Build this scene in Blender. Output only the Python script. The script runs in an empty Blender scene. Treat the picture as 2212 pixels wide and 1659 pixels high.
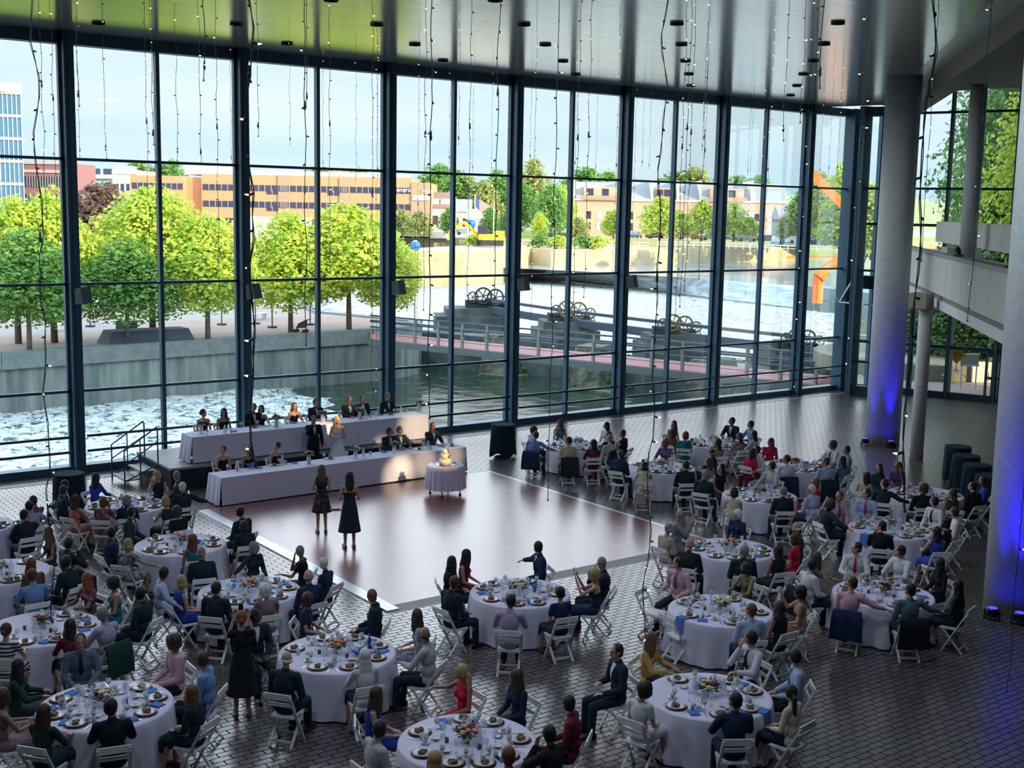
import bpy, bmesh, math, random
import numpy as np
from mathutils import Vector, Matrix, Euler
random.seed(7)
S = bpy.context.scene
C = S.collection
PI = math.pi
# ---------------------------------------------------------------- camera
CX, CY, FOC, PITCH, ROLL, YAW, HC = 1106.0, 829.5, 2650.0, .1415, .0189, .6367, 7.85
Fv = Vector((math.sin(YAW)*math.cos(PITCH), math.cos(YAW)*math.cos(PITCH), -math.sin(PITCH)))
Rv = Vector((math.cos(YAW), -math.sin(YAW), 0)); Uv = Rv.cross(Fv)
R2 = Rv*math.cos(ROLL)+Uv*math.sin(ROLL); U2 = Uv*math.cos(ROLL)-Rv*math.sin(ROLL)
cd = bpy.data.cameras.new('camera'); cam = bpy.data.objects.new('camera', cd); C.objects.link(cam)
cd.sensor_fit = 'HORIZONTAL'; cd.sensor_width = 36; cd.lens = FOC*36/2212; cd.clip_end = 3000; cd.clip_start = .1
cam.matrix_world = Matrix(((R2.x, U2.x, -Fv.x, 0), (R2.y, U2.y, -Fv.y, 0), (R2.z, U2.z, -Fv.z, HC), (0, 0, 0, 1)))
S.camera = cam
# ---------------------------------------------------------------- world
W = bpy.data.worlds.new('sky'); S.world = W; W.use_nodes = True
nt = W.node_tree; nt.nodes.clear()
def N(nt, t, **k):
    n = nt.nodes.new(t)
    for a, v in k.items():
        if a.startswith('_'): n.inputs[a[1:]].default_value = v
        else: setattr(n, a, v)
    return n
tc = N(nt, 'ShaderNodeTexCoord'); sx = N(nt, 'ShaderNodeSeparateXYZ'); rp = N(nt, 'ShaderNodeValToRGB')
nt.links.new(tc.outputs['Generated'], sx.inputs[0]); nt.links.new(sx.outputs['Z'], rp.inputs[0])
e = rp.color_ramp.elements; e[0].position = 0; e[0].color = (.50, .74, .86, 1); e[1].position = .6; e[1].color = (.42, .63, .85, 1)
x = rp.color_ramp.elements.new(.07); x.color = (.66, .82, .90, 1)
x = rp.color_ramp.elements.new(.15); x.color = (.72, .84, .89, 1)
x = rp.color_ramp.elements.new(.26); x.color = (.82, .81, .88, 1)
mp = N(nt, 'ShaderNodeMapping'); mp.inputs['Scale'].default_value = (2.2, 2.2, 16)
nz = N(nt, 'ShaderNodeTexNoise'); nz.inputs['Scale'].default_value = 1.6; nz.inputs['Detail'].default_value = 5
nt.links.new(tc.outputs['Generated'], mp.inputs[0]); nt.links.new(mp.outputs[0], nz.inputs['Vector'])
cr = N(nt, 'ShaderNodeValToRGB'); cr.color_ramp.elements[0].position = .42; cr.color_ramp.elements[1].position = .7
cr.color_ramp.elements[0].color = (0, 0, 0, 1); cr.color_ramp.elements[1].color = (.6, .6, .6, 1)
nt.links.new(nz.outputs['Fac'], cr.inputs[0])
mx = N(nt, 'ShaderNodeMix', data_type='RGBA'); nt.links.new(cr.outputs[0], mx.inputs[0]); nt.links.new(rp.outputs[0], mx.inputs[6])
mx.inputs[7].default_value = (.88, .93, .93, 1)
bg = N(nt, 'ShaderNodeBackground')
mr = N(nt, 'ShaderNodeMapRange', interpolation_type='SMOOTHSTEP'); mr.inputs['From Min'].default_value = .14; mr.inputs['From Max'].default_value = .34; mr.inputs['To Min'].default_value = .66; mr.inputs['To Max'].default_value = 3.2
m2 = N(nt, 'ShaderNodeMapRange', interpolation_type='SMOOTHSTEP'); m2.inputs['From Min'].default_value = .40; m2.inputs['From Max'].default_value = .62; m2.inputs['To Min'].default_value = 1; m2.inputs['To Max'].default_value = .55
mm = N(nt, 'ShaderNodeMath', operation='MULTIPLY'); nt.links.new(sx.outputs['Z'], mr.inputs['Value']); nt.links.new(sx.outputs['Z'], m2.inputs['Value']); nt.links.new(mr.outputs[0], mm.inputs[0]); nt.links.new(m2.outputs[0], mm.inputs[1]); nt.links.new(mm.outputs[0], bg.inputs[1])
nt.links.new(mx.outputs[2], bg.inputs[0])
wo = N(nt, 'ShaderNodeOutputWorld'); nt.links.new(bg.outputs[0], wo.inputs[0])
# ---------------------------------------------------------------- sun (low evening sun from behind the hall)
sd = bpy.data.lights.new('sun', 'SUN'); sd.energy = 4.3; sd.color = (1, .80, .44); sd.angle = .01
sun = bpy.data.objects.new('sun', sd); C.objects.link(sun)
sdir = Vector((-.34, .92, -.285)); sun.rotation_euler = sdir.to_track_quat('-Z', 'Y').to_euler()
# portal so the sky is sampled through the glass wall
pd = bpy.data.lights.new('window_portal', 'AREA'); pd.shape = 'RECTANGLE'; pd.size = 62; pd.size_y = 12.3; pd.cycles.is_portal = True
po = bpy.data.objects.new('window_portal', pd); C.objects.link(po); po.location = (15.5, 36.6, 6.2); po.rotation_euler = (-PI/2, 0, 0)
S.view_settings.view_transform = 'Standard'; S.view_settings.look = 'None'; S.view_settings.gamma = 1
S.view_settings.use_curve_mapping = False; S.view_settings.exposure = 0.85
cy = S.cycles; cy.max_bounces = 6; cy.diffuse_bounces = 3; cy.glossy_bounces = 3; cy.transmission_bounces = 2; cy.transparent_max_bounces = 24
cy.use_denoising = True; cy.sample_clamp_indirect = 4; cy.caustics_reflective = False; cy.caustics_refractive = False
try: cy.denoiser = 'OPENIMAGEDENOISE'
except Exception: pass
cy.use_adaptive_sampling = True; cy.adaptive_threshold = .03
# ---------------------------------------------------------------- measuring helpers: where a line of sight meets the floor, a level or a wall
def ray(x, y): return Fv+R2*((x-CX)/FOC)-U2*((y-CY)/FOC)
def G(x, y, z=0.0):
    d = ray(x, y); t = (z-HC)/d.z
    return Vector((d.x*t, d.y*t, z))
def ontoY(x, y, Y):
    d = ray(x, y); return Vector((0, 0, HC))+d*(Y/d.y)
def hgt(x, y, b):
    d = ray(x, y); return HC+d.z*math.hypot(b[0], b[1])/math.hypot(d.x, d.y)
def atdepth(x, y, Z): return Vector((0, 0, HC))+ray(x, y)*Z
# ---------------------------------------------------------------- materials
MATS = {}
def mat(name, col, rough=.6, metal=0, spec=.5, emit=0, bump=None, var=None, coat=0, alpha=1):
    if name in MATS: return MATS[name]
    m = bpy.data.materials.new(name); m.use_nodes = True; t = m.node_tree; b = t.nodes['Principled BSDF']
    b.inputs['Base Color'].default_value = (*col, 1); b.inputs['Roughness'].default_value = rough
    b.inputs['Metallic'].default_value = metal; b.inputs['Specular IOR Level'].default_value = spec
    if coat: b.inputs['Coat Weight'].default_value = coat; b.inputs['Coat Roughness'].default_value = .12
    if emit: b.inputs['Emission Color'].default_value = (*col, 1); b.inputs['Emission Strength'].default_value = emit
    if alpha < 1: b.inputs['Alpha'].default_value = alpha
    if var:  # (scale, second colour, contrast lo, hi, stretch)
        co = N(t, 'ShaderNodeTexCoord'); mpn = N(t, 'ShaderNodeMapping'); n = N(t, 'ShaderNodeTexNoise'); r = N(t, 'ShaderNodeValToRGB')
        mpn.inputs['Scale'].default_value = var[4] if len(var) > 4 else (1, 1, 1)
        n.inputs['Scale'].default_value = var[0]; n.inputs['Detail'].default_value = 5
        t.links.new(co.outputs['Object'], mpn.inputs[0]); t.links.new(mpn.outputs[0], n.inputs['Vector']); t.links.new(n.outputs['Fac'], r.inputs[0])
        r.color_ramp.elements[0].position = var[2]; r.color_ramp.elements[1].position = var[3]
        r.color_ramp.elements[0].color = (*col, 1); r.color_ramp.elements[1].color = (*var[1], 1)
        t.links.new(r.outputs[0], b.inputs['Base Color'])
    if bump:
        co = N(t, 'ShaderNodeTexCoord'); n = N(t, 'ShaderNodeTexNoise'); n.inputs['Scale'].default_value = bump[0]; n.inputs['Detail'].default_value = 3
        bn = N(t, 'ShaderNodeBump'); bn.inputs['Strength'].default_value = bump[1]; bn.inputs['Distance'].default_value = bump[2] if len(bump) > 2 else .02
        t.links.new(co.outputs['Object'], n.inputs['Vector']); t.links.new(n.outputs['Fac'], bn.inputs['Height']); t.links.new(bn.outputs[0], b.inputs['Normal'])
    MATS[name] = m
    return m
def leafmat(name, c1, c2):
    if name in MATS: return MATS[name]
    m = mat(name, c1, .55, spec=.3, var=(1.1, c2, .35, .65)); t = m.node_tree; b = t.nodes['Principled BSDF']
    tr = N(t, 'ShaderNodeBsdfTranslucent'); tr.inputs[0].default_value = (*[min(1, v*1.3) for v in c2], 1)
    a = N(t, 'ShaderNodeMixShader'); a.inputs[0].default_value = .3
    t.links.new(b.outputs[0], a.inputs[1]); t.links.new(tr.outputs[0], a.inputs[2]); t.links.new(a.outputs[0], t.nodes['Material Output'].inputs[0])
    return m
def glassmat(name, tint, refl=1.0, rough=.0):
    if name in MATS: return MATS[name]
    m = bpy.data.materials.new(name); m.use_nodes = True; t = m.node_tree; t.nodes.remove(t.nodes['Principled BSDF'])
    tr = N(t, 'ShaderNodeBsdfTransparent'); tr.inputs[0].default_value = (*tint, 1)
    gl = N(t, 'ShaderNodeBsdfGlossy'); gl.inputs['Roughness'].default_value = rough; gl.inputs[0].default_value = (1, 1, 1, 1)
    fr = N(t, 'ShaderNodeFresnel'); fr.inputs[0].default_value = 1.45
    mu = N(t, 'ShaderNodeMath', operation='MULTIPLY'); mu.inputs[1].default_value = refl
    a = N(t, 'ShaderNodeMixShader'); t.links.new(fr.outputs[0], mu.inputs[0]); t.links.new(mu.outputs[0], a.inputs[0])
    t.links.new(tr.outputs[0], a.inputs[1]); t.links.new(gl.outputs[0], a.inputs[2]); t.links.new(a.outputs[0], t.nodes['Material Output'].inputs[0])
    MATS[name] = m; return m
# ---------------------------------------------------------------- mesh builder
class MB:
    def __init__(s): s.v = []; s.f = []; s.m = []; s.k = 0
    def mat(s, k): s.k = k; return s
    def add(s, vs, fs):
        o = len(s.v); s.v.extend([tuple(v) for v in vs]); s.f.extend([tuple(i+o for i in f) for f in fs]); s.m.extend([s.k]*len(fs)); return s
    def box(s, x0, x1, y0, y1, z0, z1):
        return s.add([(x0,y0,z0),(x1,y0,z0),(x1,y1,z0),(x0,y1,z0),(x0,y0,z1),(x1,y0,z1),(x1,y1,z1),(x0,y1,z1)],
                     [(0,3,2,1),(4,5,6,7),(0,1,5,4),(1,2,6,5),(2,3,7,6),(3,0,4,7)])
    def bar(s, p, q, w, h=None, up=(0, 0, 1)):
        h = h or w; p = Vector(p); q = Vector(q); d = (q-p).normalized(); u = Vector(up)
        if abs(d.dot(u)) > .98: u = Vector((0, 1, 0))
        a = d.cross(u).normalized()*w/2; b = a.cross(d).normalized()*h/2
        return s.add([p-a-b, p+a-b, p+a+b, p-a+b, q-a-b, q+a-b, q+a+b, q-a+b], [(0,1,2,3),(7,6,5,4),(0,4,5,1),(1,5,6,2),(2,6,7,3),(3,7,4,0)])
    def tube(s, pts, rs, n=8, cap=True):
        pts = [Vector(p) for p in pts]
        if not hasattr(rs, '__len__'): rs = [rs]*len(pts)
        vs = []; fs = []; prev = None
        for i, p in enumerate(pts):
            d = (pts[min(i+1, len(pts)-1)]-pts[max(i-1, 0)]).normalized()
            u = Vector((0, 0, 1)) if abs(d.z) < .95 else Vector((1, 0, 0))
            a = d.cross(u).normalized() if prev is None else (prev-d*prev.dot(d)).normalized()
            prev = a; b = d.cross(a)
            for j in range(n):
                t = 2*PI*j/n; vs.append(p+a*math.cos(t)*rs[i]+b*math.sin(t)*rs[i])
        for i in range(len(pts)-1):
            for j in range(n):
                k = (j+1) % n; fs.append((i*n+j, i*n+k, (i+1)*n+k, (i+1)*n+j))
        if cap: fs.append(tuple(range(n-1, -1, -1))); fs.append(tuple((len(pts)-1)*n+j for j in range(n)))
        return s.add(vs, fs)
    def lathe(s, prof, n=20, c=(0, 0, 0), cap=True):
        vs = []; fs = []
        for r, z in prof:
            for j in range(n):
                t = 2*PI*j/n; vs.append((c[0]+r*math.cos(t), c[1]+r*math.sin(t), c[2]+z))
        for i in range(len(prof)-1):
            for j in range(n):
                k = (j+1) % n; fs.append((i*n+j, i*n+k, (i+1)*n+k, (i+1)*n+j))
        if cap: fs.append(tuple(range(n-1, -1, -1))); fs.append(tuple((len(prof)-1)*n+j for j in range(n)))
        return s.add(vs, fs)
    def ell(s, c, r, n=12, m=8, rot=None):
        vs = [(0, 0, 1)]; fs = []
        for i in range(1, m):
            a = PI*i/m
            for j in range(n):
                t = 2*PI*j/n; vs.append((math.sin(a)*math.cos(t), math.sin(a)*math.sin(t), math.cos(a)))
        vs.append((0, 0, -1)); L = len(vs)-1
        for j in range(n): fs.append((0, 1+j, 1+(j+1) % n)); fs.append((L, L-n+(j+1) % n, L-n+j))
        for i in range(m-2):
            for j in range(n):
                a = 1+i*n+j; b = 1+i*n+(j+1) % n; fs.append((a, a+n, b+n, b))
        r = r if hasattr(r, '__len__') else (r, r, r)
        out = []
        for v in vs:
            q = Vector((v[0]*r[0], v[1]*r[1], v[2]*r[2]))
            if rot: q = rot @ q
            out.append(q+Vector(c))
        return s.add(out, fs)
    def cap(s, p, q, r0, r1, n=10):
        p = Vector(p); q = Vector(q); d = (q-p); L = d.length or 1e-6; d /= L
        pts = []; rs = []
        for a in (85, 60, 30): t = math.radians(a); pts.append(p-d*r0*math.sin(t)); rs.append(max(.001, r0*math.cos(t)))
        pts += [p, q]; rs += [r0, r1]
        for a in (30, 60, 85): t = math.radians(a); pts.append(q+d*r1*math.sin(t)); rs.append(max(.001, r1*math.cos(t)))
        return s.tube(pts, rs, n)
    def prism(s, poly, z0, z1):
        poly = [tuple(p) for p in poly]; n = len(poly)
        if sum(poly[i][0]*poly[(i+1) % n][1]-poly[(i+1) % n][0]*poly[i][1] for i in range(n)) < 0: poly = poly[::-1]
        vs = [(x, y, z0) for x, y in poly]+[(x, y, z1) for x, y in poly]
        return s.add(vs, [tuple(range(n-1, -1, -1)), tuple(range(n, 2*n))]+[(i, (i+1) % n, n+(i+1) % n, n+i) for i in range(n)])
    def mesh(s, name, mats, smooth=False):
        me = bpy.data.meshes.new(name); me.from_pydata(s.v, [], s.f)
        if not isinstance(mats, (list, tuple)): mats = [mats]
        for m in mats: me.materials.append(m)
        if len(mats) > 1: me.polygons.foreach_set('material_index', s.m)
        if smooth: me.polygons.foreach_set('use_smooth', [True]*len(me.polygons))
        me.update(); return me
    def obj(s, name, mats, parent=None, smooth=False, loc=None, rz=0):
        return link(name, s.mesh(name, mats, smooth), parent, loc, rz)
def link(name, me, parent=None, loc=None, rz=0):
    o = bpy.data.objects.new(name, me); C.objects.link(o)
    if parent: o.parent = parent
    if loc is not None: o.location = loc
    o.rotation_euler = (0, 0, rz); return o
def tag(o, label, cat, group=None, kind=None):
    o['label'] = label; o['category'] = cat
    if group: o['group'] = group
    if kind: o['kind'] = kind
    return o
def thing(name, label, cat, loc=(0, 0, 0), rz=0, group=None):
    o = link(name, None, None, loc, rz); o.empty_display_size = .2; return tag(o, label, cat, group)
def struct(name, mb, m, parent=None, smooth=False, label=None):
    o = mb.obj(name, m, parent, smooth)
    if parent is None: o['kind'] = 'structure'
    if label and parent is None: o['label'] = label
    return o
def copytree(o, parent=None, loc=None, rz=None):
    c = o.copy(); C.objects.link(c)
    if parent: c.parent = parent
    if loc is not None: c.location = loc
    if rz is not None: c.rotation_euler = (0, 0, rz)
    for ch in KIDS.get(o.name, ()): copytree(ch, c)
    KIDS[c.name] = [x for x in C.objects if False]
    return c
KIDS = {}
# ================================================================= HALL SHELL
navy = mat('hazed_steel', (.035, .10, .16), .45, .1)  # dark steel, with the blue haze over it put into the colour
navy2 = mat('dark_steel', (.02, .055, .085), .4, .1)
conc = mat('pale_concrete', (.60, .62, .58), .8, var=(1.3, (.50, .53, .50), .3, .7, (1, 1, .35)), bump=(30, .15))
colm = mat('column_concrete', (.58, .60, .58), .8, var=(9, (.48, .50, .50), .3, .7), bump=(40, .2))
pane = glassmat('window_glass', (.965, .985, .99), .28)
WY, ZT, ZC = 35.7, 12.17, 12.5
MX = [10.7078+5.2006*i for i in range(-5, 8)]
# floor of clay pavers
def brickfloor():
    m = bpy.data.materials.new('clay_pavers'); m.use_nodes = True; t = m.node_tree; b = t.nodes['Principled BSDF']
    co = N(t, 'ShaderNodeTexCoord'); br = N(t, 'ShaderNodeTexBrick'); br.offset = .5
    br.inputs['Scale'].default_value = 1; br.inputs['Brick Width'].default_value = .30; br.inputs['Row Height'].default_value = .135
    br.inputs['Mortar Size'].default_value = .011; br.inputs['Mortar Smooth'].default_value = .3; br.inputs['Bias'].default_value = -.2
    br.inputs['Color1'].default_value = (.17, .125, .115, 1); br.inputs['Color2'].default_value = (.115, .095, .09, 1); br.inputs['Mortar'].default_value = (.02, .02, .022, 1)
    n = N(t, 'ShaderNodeTexNoise'); n.inputs['Scale'].default_value = .6; n.inputs['Detail'].default_value = 6
    t.links.new(co.outputs['Object'], br.inputs['Vector']); t.links.new(co.outputs['Object'], n.inputs['Vector'])
    mxx = N(t, 'ShaderNodeMix', data_type='RGBA', blend_type='MULTIPLY'); mxx.inputs[0].default_value = .6
    t.links.new(br.outputs['Color'], mxx.inputs[6]); t.links.new(n.outputs['Color'], mxx.inputs[7]); 
    hs = N(t, 'ShaderNodeHueSaturation'); hs.inputs['Saturation'].default_value = .75; hs.inputs['Value'].default_value = 1.15
    t.links.new(mxx.outputs[2], hs.inputs['Color']); t.links.new(hs.outputs[0], b.inputs['Base Color'])
    ra = N(t, 'ShaderNodeMapRange'); ra.inputs['From Min'].default_value = 0; ra.inputs['From Max'].default_value = 1
    ra.inputs['To Min'].default_value = .26; ra.inputs['To Max'].default_value = .8
    t.links.new(br.outputs['Fac'], ra.inputs['Value']); t.links.new(ra.outputs[0], b.inputs['Roughness'])
    for nm_, wv in (('Specular IOR Level', 1.0), ('Coat Weight', .4)):
        q_ = N(t, 'ShaderNodeMapRange'); q_.inputs['To Min'].default_value = wv; q_.inputs['To Max'].default_value = 0; t.links.new(br.outputs['Fac'], q_.inputs['Value']); t.links.new(q_.outputs[0], b.inputs[nm_])
    bn = N(t, 'ShaderNodeBump', invert=True); bn.inputs['Strength'].default_value = .5; bn.inputs['Distance'].default_value = .006
    t.links.new(br.outputs['Fac'], bn.inputs['Height']); t.links.new(bn.outputs[0], b.inputs['Normal'])
    b.inputs['Specular IOR Level'].default_value = 1.0; b.inputs['Coat Weight'].default_value = .35; b.inputs['Coat Roughness'].default_value = .32
    return m
CO = (45.2, 36.2); DW = (.35, -.937)     # corner and direction of the angled end wall
def endw(s, o=0): return (CO[0]+DW[0]*s+.937*o, CO[1]+DW[1]*s+.35*o)
fl = MB(); fl.prism([(-16, -3), (56, -3), (56, 9), endw(29), endw(0), (45.2, 36.5), (-16, 36.5)], -.25, 0)
struct('floor', fl, brickfloor())
# dance floor
def dancemat():
    m = bpy.data.materials.new('cherry_parquet'); m.use_nodes = True; t = m.node_tree; b = t.nodes['Principled BSDF']
    co = N(t, 'ShaderNodeTexCoord'); br = N(t, 'ShaderNodeTexBrick'); br.offset = 0
    br.inputs['Scale'].default_value = 1; br.inputs['Brick Width'].default_value = 1.16; br.inputs['Row Height'].default_value = 1.18
    br.inputs['Mortar Size'].default_value = .011; br.inputs['Mortar Smooth'].default_value = 0
    br.inputs['Color1'].default_value = (.30, .10, .10, 1); br.inputs['Color2'].default_value = (.27, .09, .09, 1); br.inputs['Mortar'].default_value = (.42, .26, .26, 1)
    mp = N(t, 'ShaderNodeMapping'); mp.inputs['Scale'].default_value = (30, 2, 1)
    n = N(t, 'ShaderNodeTexNoise'); n.inputs['Scale'].default_value = 1; n.inputs['Detail'].default_value = 4
    t.links.new(co.outputs['Object'], br.inputs['Vector']); t.links.new(co.outputs['Object'], mp.inputs[0]); t.links.new(mp.outputs[0], n.inputs['Vector'])
    mxx = N(t, 'ShaderNodeMix', data_type='RGBA', blend_type='MULTIPLY'); mxx.inputs[0].default_value = .35
    t.links.new(br.outputs['Color'], mxx.inputs[6]); t.links.new(n.outputs['Color'], mxx.inputs[7]); t.links.new(mxx.outputs[2], b.inputs['Base Color'])
    b.inputs['Roughness'].default_value = .30; b.inputs['Specular IOR Level'].default_value = .7
    b.inputs['Coat Weight'].default_value = .6; b.inputs['Coat Roughness'].default_value = .26; b.inputs['Coat IOR'].default_value = 1.5
    return m
df = thing('dance_floor', 'reddish wooden panel dance floor laid over the brick paving', 'dance floor', (11.85, 20.0, 0))
MB().box(.28, 9.1, .24, 9.5, .0, .03).obj('floor_panel', dancemat(), df)
silv = mat('aluminium_edge', (.75, .77, .8), .3, .4)
dkw = mat('dark_edge', (.22, .19, .19), .5)
MB().prism([(0, 0), (.28, .0), (.28, 9.5), (0, 9.5)], 0, .03).obj('edge_strip', silv, df)
MB().prism([(9.1, 0), (9.22, 0), (9.22, 9.5), (9.1, 9.5)], 0, .032).obj('edge_strip', silv, df)
MB().add([(0, -.12, 0), (9.22, -.12, 0), (9.22, .24, .03), (0, .24, .03), (0, .24, 0), (9.22, .24, 0)], [(0, 1, 2, 3), (0, 3, 4), (1, 5, 2), (4, 3, 2, 5), (0, 4, 5, 1)]).obj('near_ramp', dkw, df)
# ceiling of narrow glossy metal strips
def ceilmat(name, base, lines=True, rough=.16):
    m = bpy.data.materials.new(name); m.use_nodes = True; t = m.node_tree; b = t.nodes['Principled BSDF']
    b.inputs['Base Color'].default_value = (*base, 1); b.inputs['Metallic'].default_value = .55; b.inputs['Roughness'].default_value = rough
    if lines:
        co = N(t, 'ShaderNodeTexCoord'); w = N(t, 'ShaderNodeTexWave', wave_type='BANDS', bands_direction='Y'); w.inputs['Scale'].default_value = 1.55
        w.inputs['Distortion'].default_value = 0
        n = N(t, 'ShaderNodeTexNoise'); mp = N(t, 'ShaderNodeMapping'); mp.inputs['Scale'].default_value = (.5, 14, 1); n.inputs['Scale'].default_value = 1; n.inputs['Detail'].default_value = 4
        t.links.new(co.outputs['Object'], w.inputs['Vector']); t.links.new(co.outputs['Object'], mp.inputs[0]); t.links.new(mp.outputs[0], n.inputs['Vector'])
        r = N(t, 'ShaderNodeValToRGB'); r.color_ramp.elements[0].position = .3; r.color_ramp.elements[1].position = .62
        r.color_ramp.elements[0].color = (*[c*.72 for c in base], 1); r.color_ramp.elements[1].color = (*base, 1)
        t.links.new(n.outputs['Fac'], r.inputs[0]); t.links.new(r.outputs[0], b.inputs['Base Color'])
        bn = N(t, 'ShaderNodeBump'); bn.inputs['Strength'].default_value = .12; bn.inputs['Distance'].default_value = .01
        t.links.new(n.outputs['Fac'], bn.inputs['Height']); t.links.new(bn.outputs[0], b.inputs['Normal'])
    return m
LP, LD = (34.3, 23.6), (.741, .672)      # line of the gallery and its columns
def Lp(s, o=0): return (LP[0]+LD[0]*s+LD[1]*o, LP[1]+LD[1]*s-LD[0]*o)
struct('ceiling', MB().prism([(-16, -3), Lp(-42, -.9), Lp(13.8, -.9), (43, 36.6), (-16, 36.6)], ZC, ZC+.4), ceilmat('strip_ceiling', (.84, .80, .74)))
struct('ceiling', MB().prism([Lp(-42, -.9), Lp(-42, .3), Lp(15.6, .3), Lp(13.8, -.9)], ZC, ZC+.35), ceilmat('soffit', (.75, .79, .77), False, .3), label='smooth ceiling border along the gallery beam')
struct('trim_1', MB().prism([Lp(-42, -.25), Lp(-42, .35), Lp(15.2, .35), Lp(15.2, -.25)], 11.9, ZC+.4), mat('beam_paint', (.16, .15, .16), .6), label='long diagonal ceiling beam over the gallery columns')
struct('ceiling', MB().prism([Lp(-42, .3), (62, -3), (62, 36), (46, 36.5), Lp(15.6, .3)], 14.2, 14.5), mat('hall_soffit', (.25, .27, .27), .7))
# unseen roof, raised and extended to throw shade on the river and trees
struct('roof', MB().box(-16, 44.5, -3, 37.1, 12.92, 13.0).box(44.5, 70, -3, 36, 14.55, 14.7).box(-16, 43.5, -3, 37.1, 13.0, 16.0), mat('roof_membrane', (.2, .2, .2), .9))
# header, sill, mullions, rails
tr = MB()
tr.box(-16, 44.6, WY-.05, WY+.35, ZT, ZC).box(-16, 44.6, WY-.1, WY+.3, 0, .22)
struct('trim_2', tr, navy, label='dark steel header and sill of the glass wall')
struct('trim_3', MB().box(-16, 44.5, WY-1.02, WY-.94, 0, .012), mat('pale_strip', (.5, .5, .48), .5), label='pale strip let into the floor along the glass wall')
ROW = [9.02, 5.497, 2.408]
for i, x0 in enumerate(MX):
    mb = MB(); mb.box(x0-.14, x0+.14, WY-.32, WY+.2, 0, ZC); mb.box(x0-.22, x0-.14, WY-.05, WY+.12, 0, ZC).box(x0+.14, x0+.22, WY-.05, WY+.12, 0, ZC)
    mb.box(x0-.04, x0+.04, WY-.35, WY-.32, 0, ZC)
    struct('trim_%d' % (4+i), mb, navy, label='main dark steel mullion of the glass wall')
    x1 = x0+5.2006 if i < 12 else x0
    if i == 11: x1 = x0+2.95
    if i >= 12: continue
    win = link('window_%d' % (i+1), None); win['kind'] = 'structure'
    fr = MB(); xm = x0+2.6
    if i < 11: fr.box(xm-.055, xm+.055, WY-.1, WY+.1, .2, ZT)
    for z in ROW: fr.box(x0+.14, x1-.14, WY-.05, WY+.05, z-.04, z+.04)
    fr.obj('window_frame', navy, win)
    rl = MB()
    for z in (.68, 1.12): rl.box(x0+.2, x1-.2, WY-.32, WY-.26, z-.035, z+.035)
    for xx in ([xm] if i < 11 else []):
        for z in (.68, 1.12): rl.box(xx-.03, xx+.03, WY-.3, WY-.1, z-.03, z+.03)
    rl.obj('guard_rail', navy2, win)
    MB().box(x0+.2, x1-.2, WY-.012, WY+.012, .2, ZT).obj('pane', pane, win)
# corner cluster and narrow angled pane by the big column
xc = MX[11]+2.95
struct('trim_20', MB().box(xc-.2, xc+.15, WY-.3, WY+.25, 0, ZC), navy, label='dark corner post of the glass wall')
a = Vector((xc+.05, WY-.2)); b_ = Vector(G(1838, 850)[:2]); 
struct('wall_corner', MB().prism([(xc+.15, WY-.1), (xc+.05, WY-.75), (xc+.35, WY-.8), (xc+.5, WY)], 0, ZC), colm, label='narrow concrete pier in the glass corner')
def wallseg(name, p, q, z0, z1, th, m, lab=None, parent=None):
    p = Vector(p[:2]); q = Vector(q[:2]); d = (q-p).normalized(); n = Vector((d.y, -d.x))*th/2
    return struct(name, MB().prism([tuple(p-n), tuple(q-n), tuple(q+n), tuple(p+n)], z0, z1), m, parent, label=lab)
P0 = Vector(G(1836, 852)[:2]); P1 = Vector(G(1893, 857)[:2])
win = link('window_14', None); win['kind'] = 'structure'
dP = (P1-P0).normalized()
mb = MB()
for s, w in ((0, .45), ((P1-P0).length*.97, .25)):
    q = P0+dP*s; mb.bar((q.x, q.y, 0), (q.x, q.y, ZC), w, .3)
mb.bar((P0.x, P0.y, .18), (P1.x, P1.y, .18), .3, .5); mb.bar((P0.x, P0.y, ZT+.1), (P1.x, P1.y, ZT+.1), .3, .4)
for z in (9.02, 5.497, 2.408, 1.5): mb.bar((P0.x, P0.y, z), (P1.x, P1.y, z), .12, .1)
mb.obj('window_frame', navy, win)
mb = MB(); mb.bar((P0.x, P0.y, 6), (P1.x, P1.y, 6), .02, 11.5); mb.obj('pane', pane, win)
wallseg('wall_pier', P1+dP*.1, P1+dP*.75, 0, ZC, .5, colm, 'concrete pier between the narrow pane and the big column')
t_ = thing('wall_strut', 'thin steel tie rods braced off the corner mullion', 'brace', tuple(Vector(G(1803, 842)[:3])))
b0 = Vector(t_.location); zz = hgt(1803, 652, b0); A = Vector((0, 0, zz)); 
qa = Vector(G(1893, 857)); B1 = qa-b0+Vector((0, 0, zz)); MB().bar(A, B1, .06).obj('rod', silv, t_)
MB().bar(A, Vector((B1.x*.6, B1.y*.6, zz+2.2)), .06).obj('rod', silv, t_)
# angled end wall: doors below, tall glazing above the gallery
def W3(s, z, o=0): return (CO[0]+DW[0]*s+.937*o, CO[1]+DW[1]*s+.35*o, z)
def sW(px, py):  # distance along the end wall seen at a pixel
    d = ray(px, py); n = Vector((-DW[1], DW[0])); t = (CO[0]*n.x+CO[1]*n.y)/(d.x*n.x+d.y*n.y); return (d.x*t-CO[0])*DW[0]+(d.y*t-CO[1])*DW[1]
up = link('window_15', None); up['kind'] = 'structure'
mb = MB(); s1, s2 = sW(2060, 243), sW(2205, 243); st = s2-s1
for k in range(-1, 8):
    s = s1+st*k; mb.bar(W3(s, 5), W3(s, 14.2), .14)
for z, h in ((7.5, .12), (9.07, .1), (12.3, .1), (13.5, .5)): mb.bar(W3(.2, z), W3(27, z), .16, h)
mb.obj('window_frame', navy2, up)
MB().bar(W3(.2, 9.7), W3(27, 9.7), .02, 9).obj('pane', pane, up)
dn = link('window_16', None); dn['kind'] = 'structure'
mb = MB()
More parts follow.
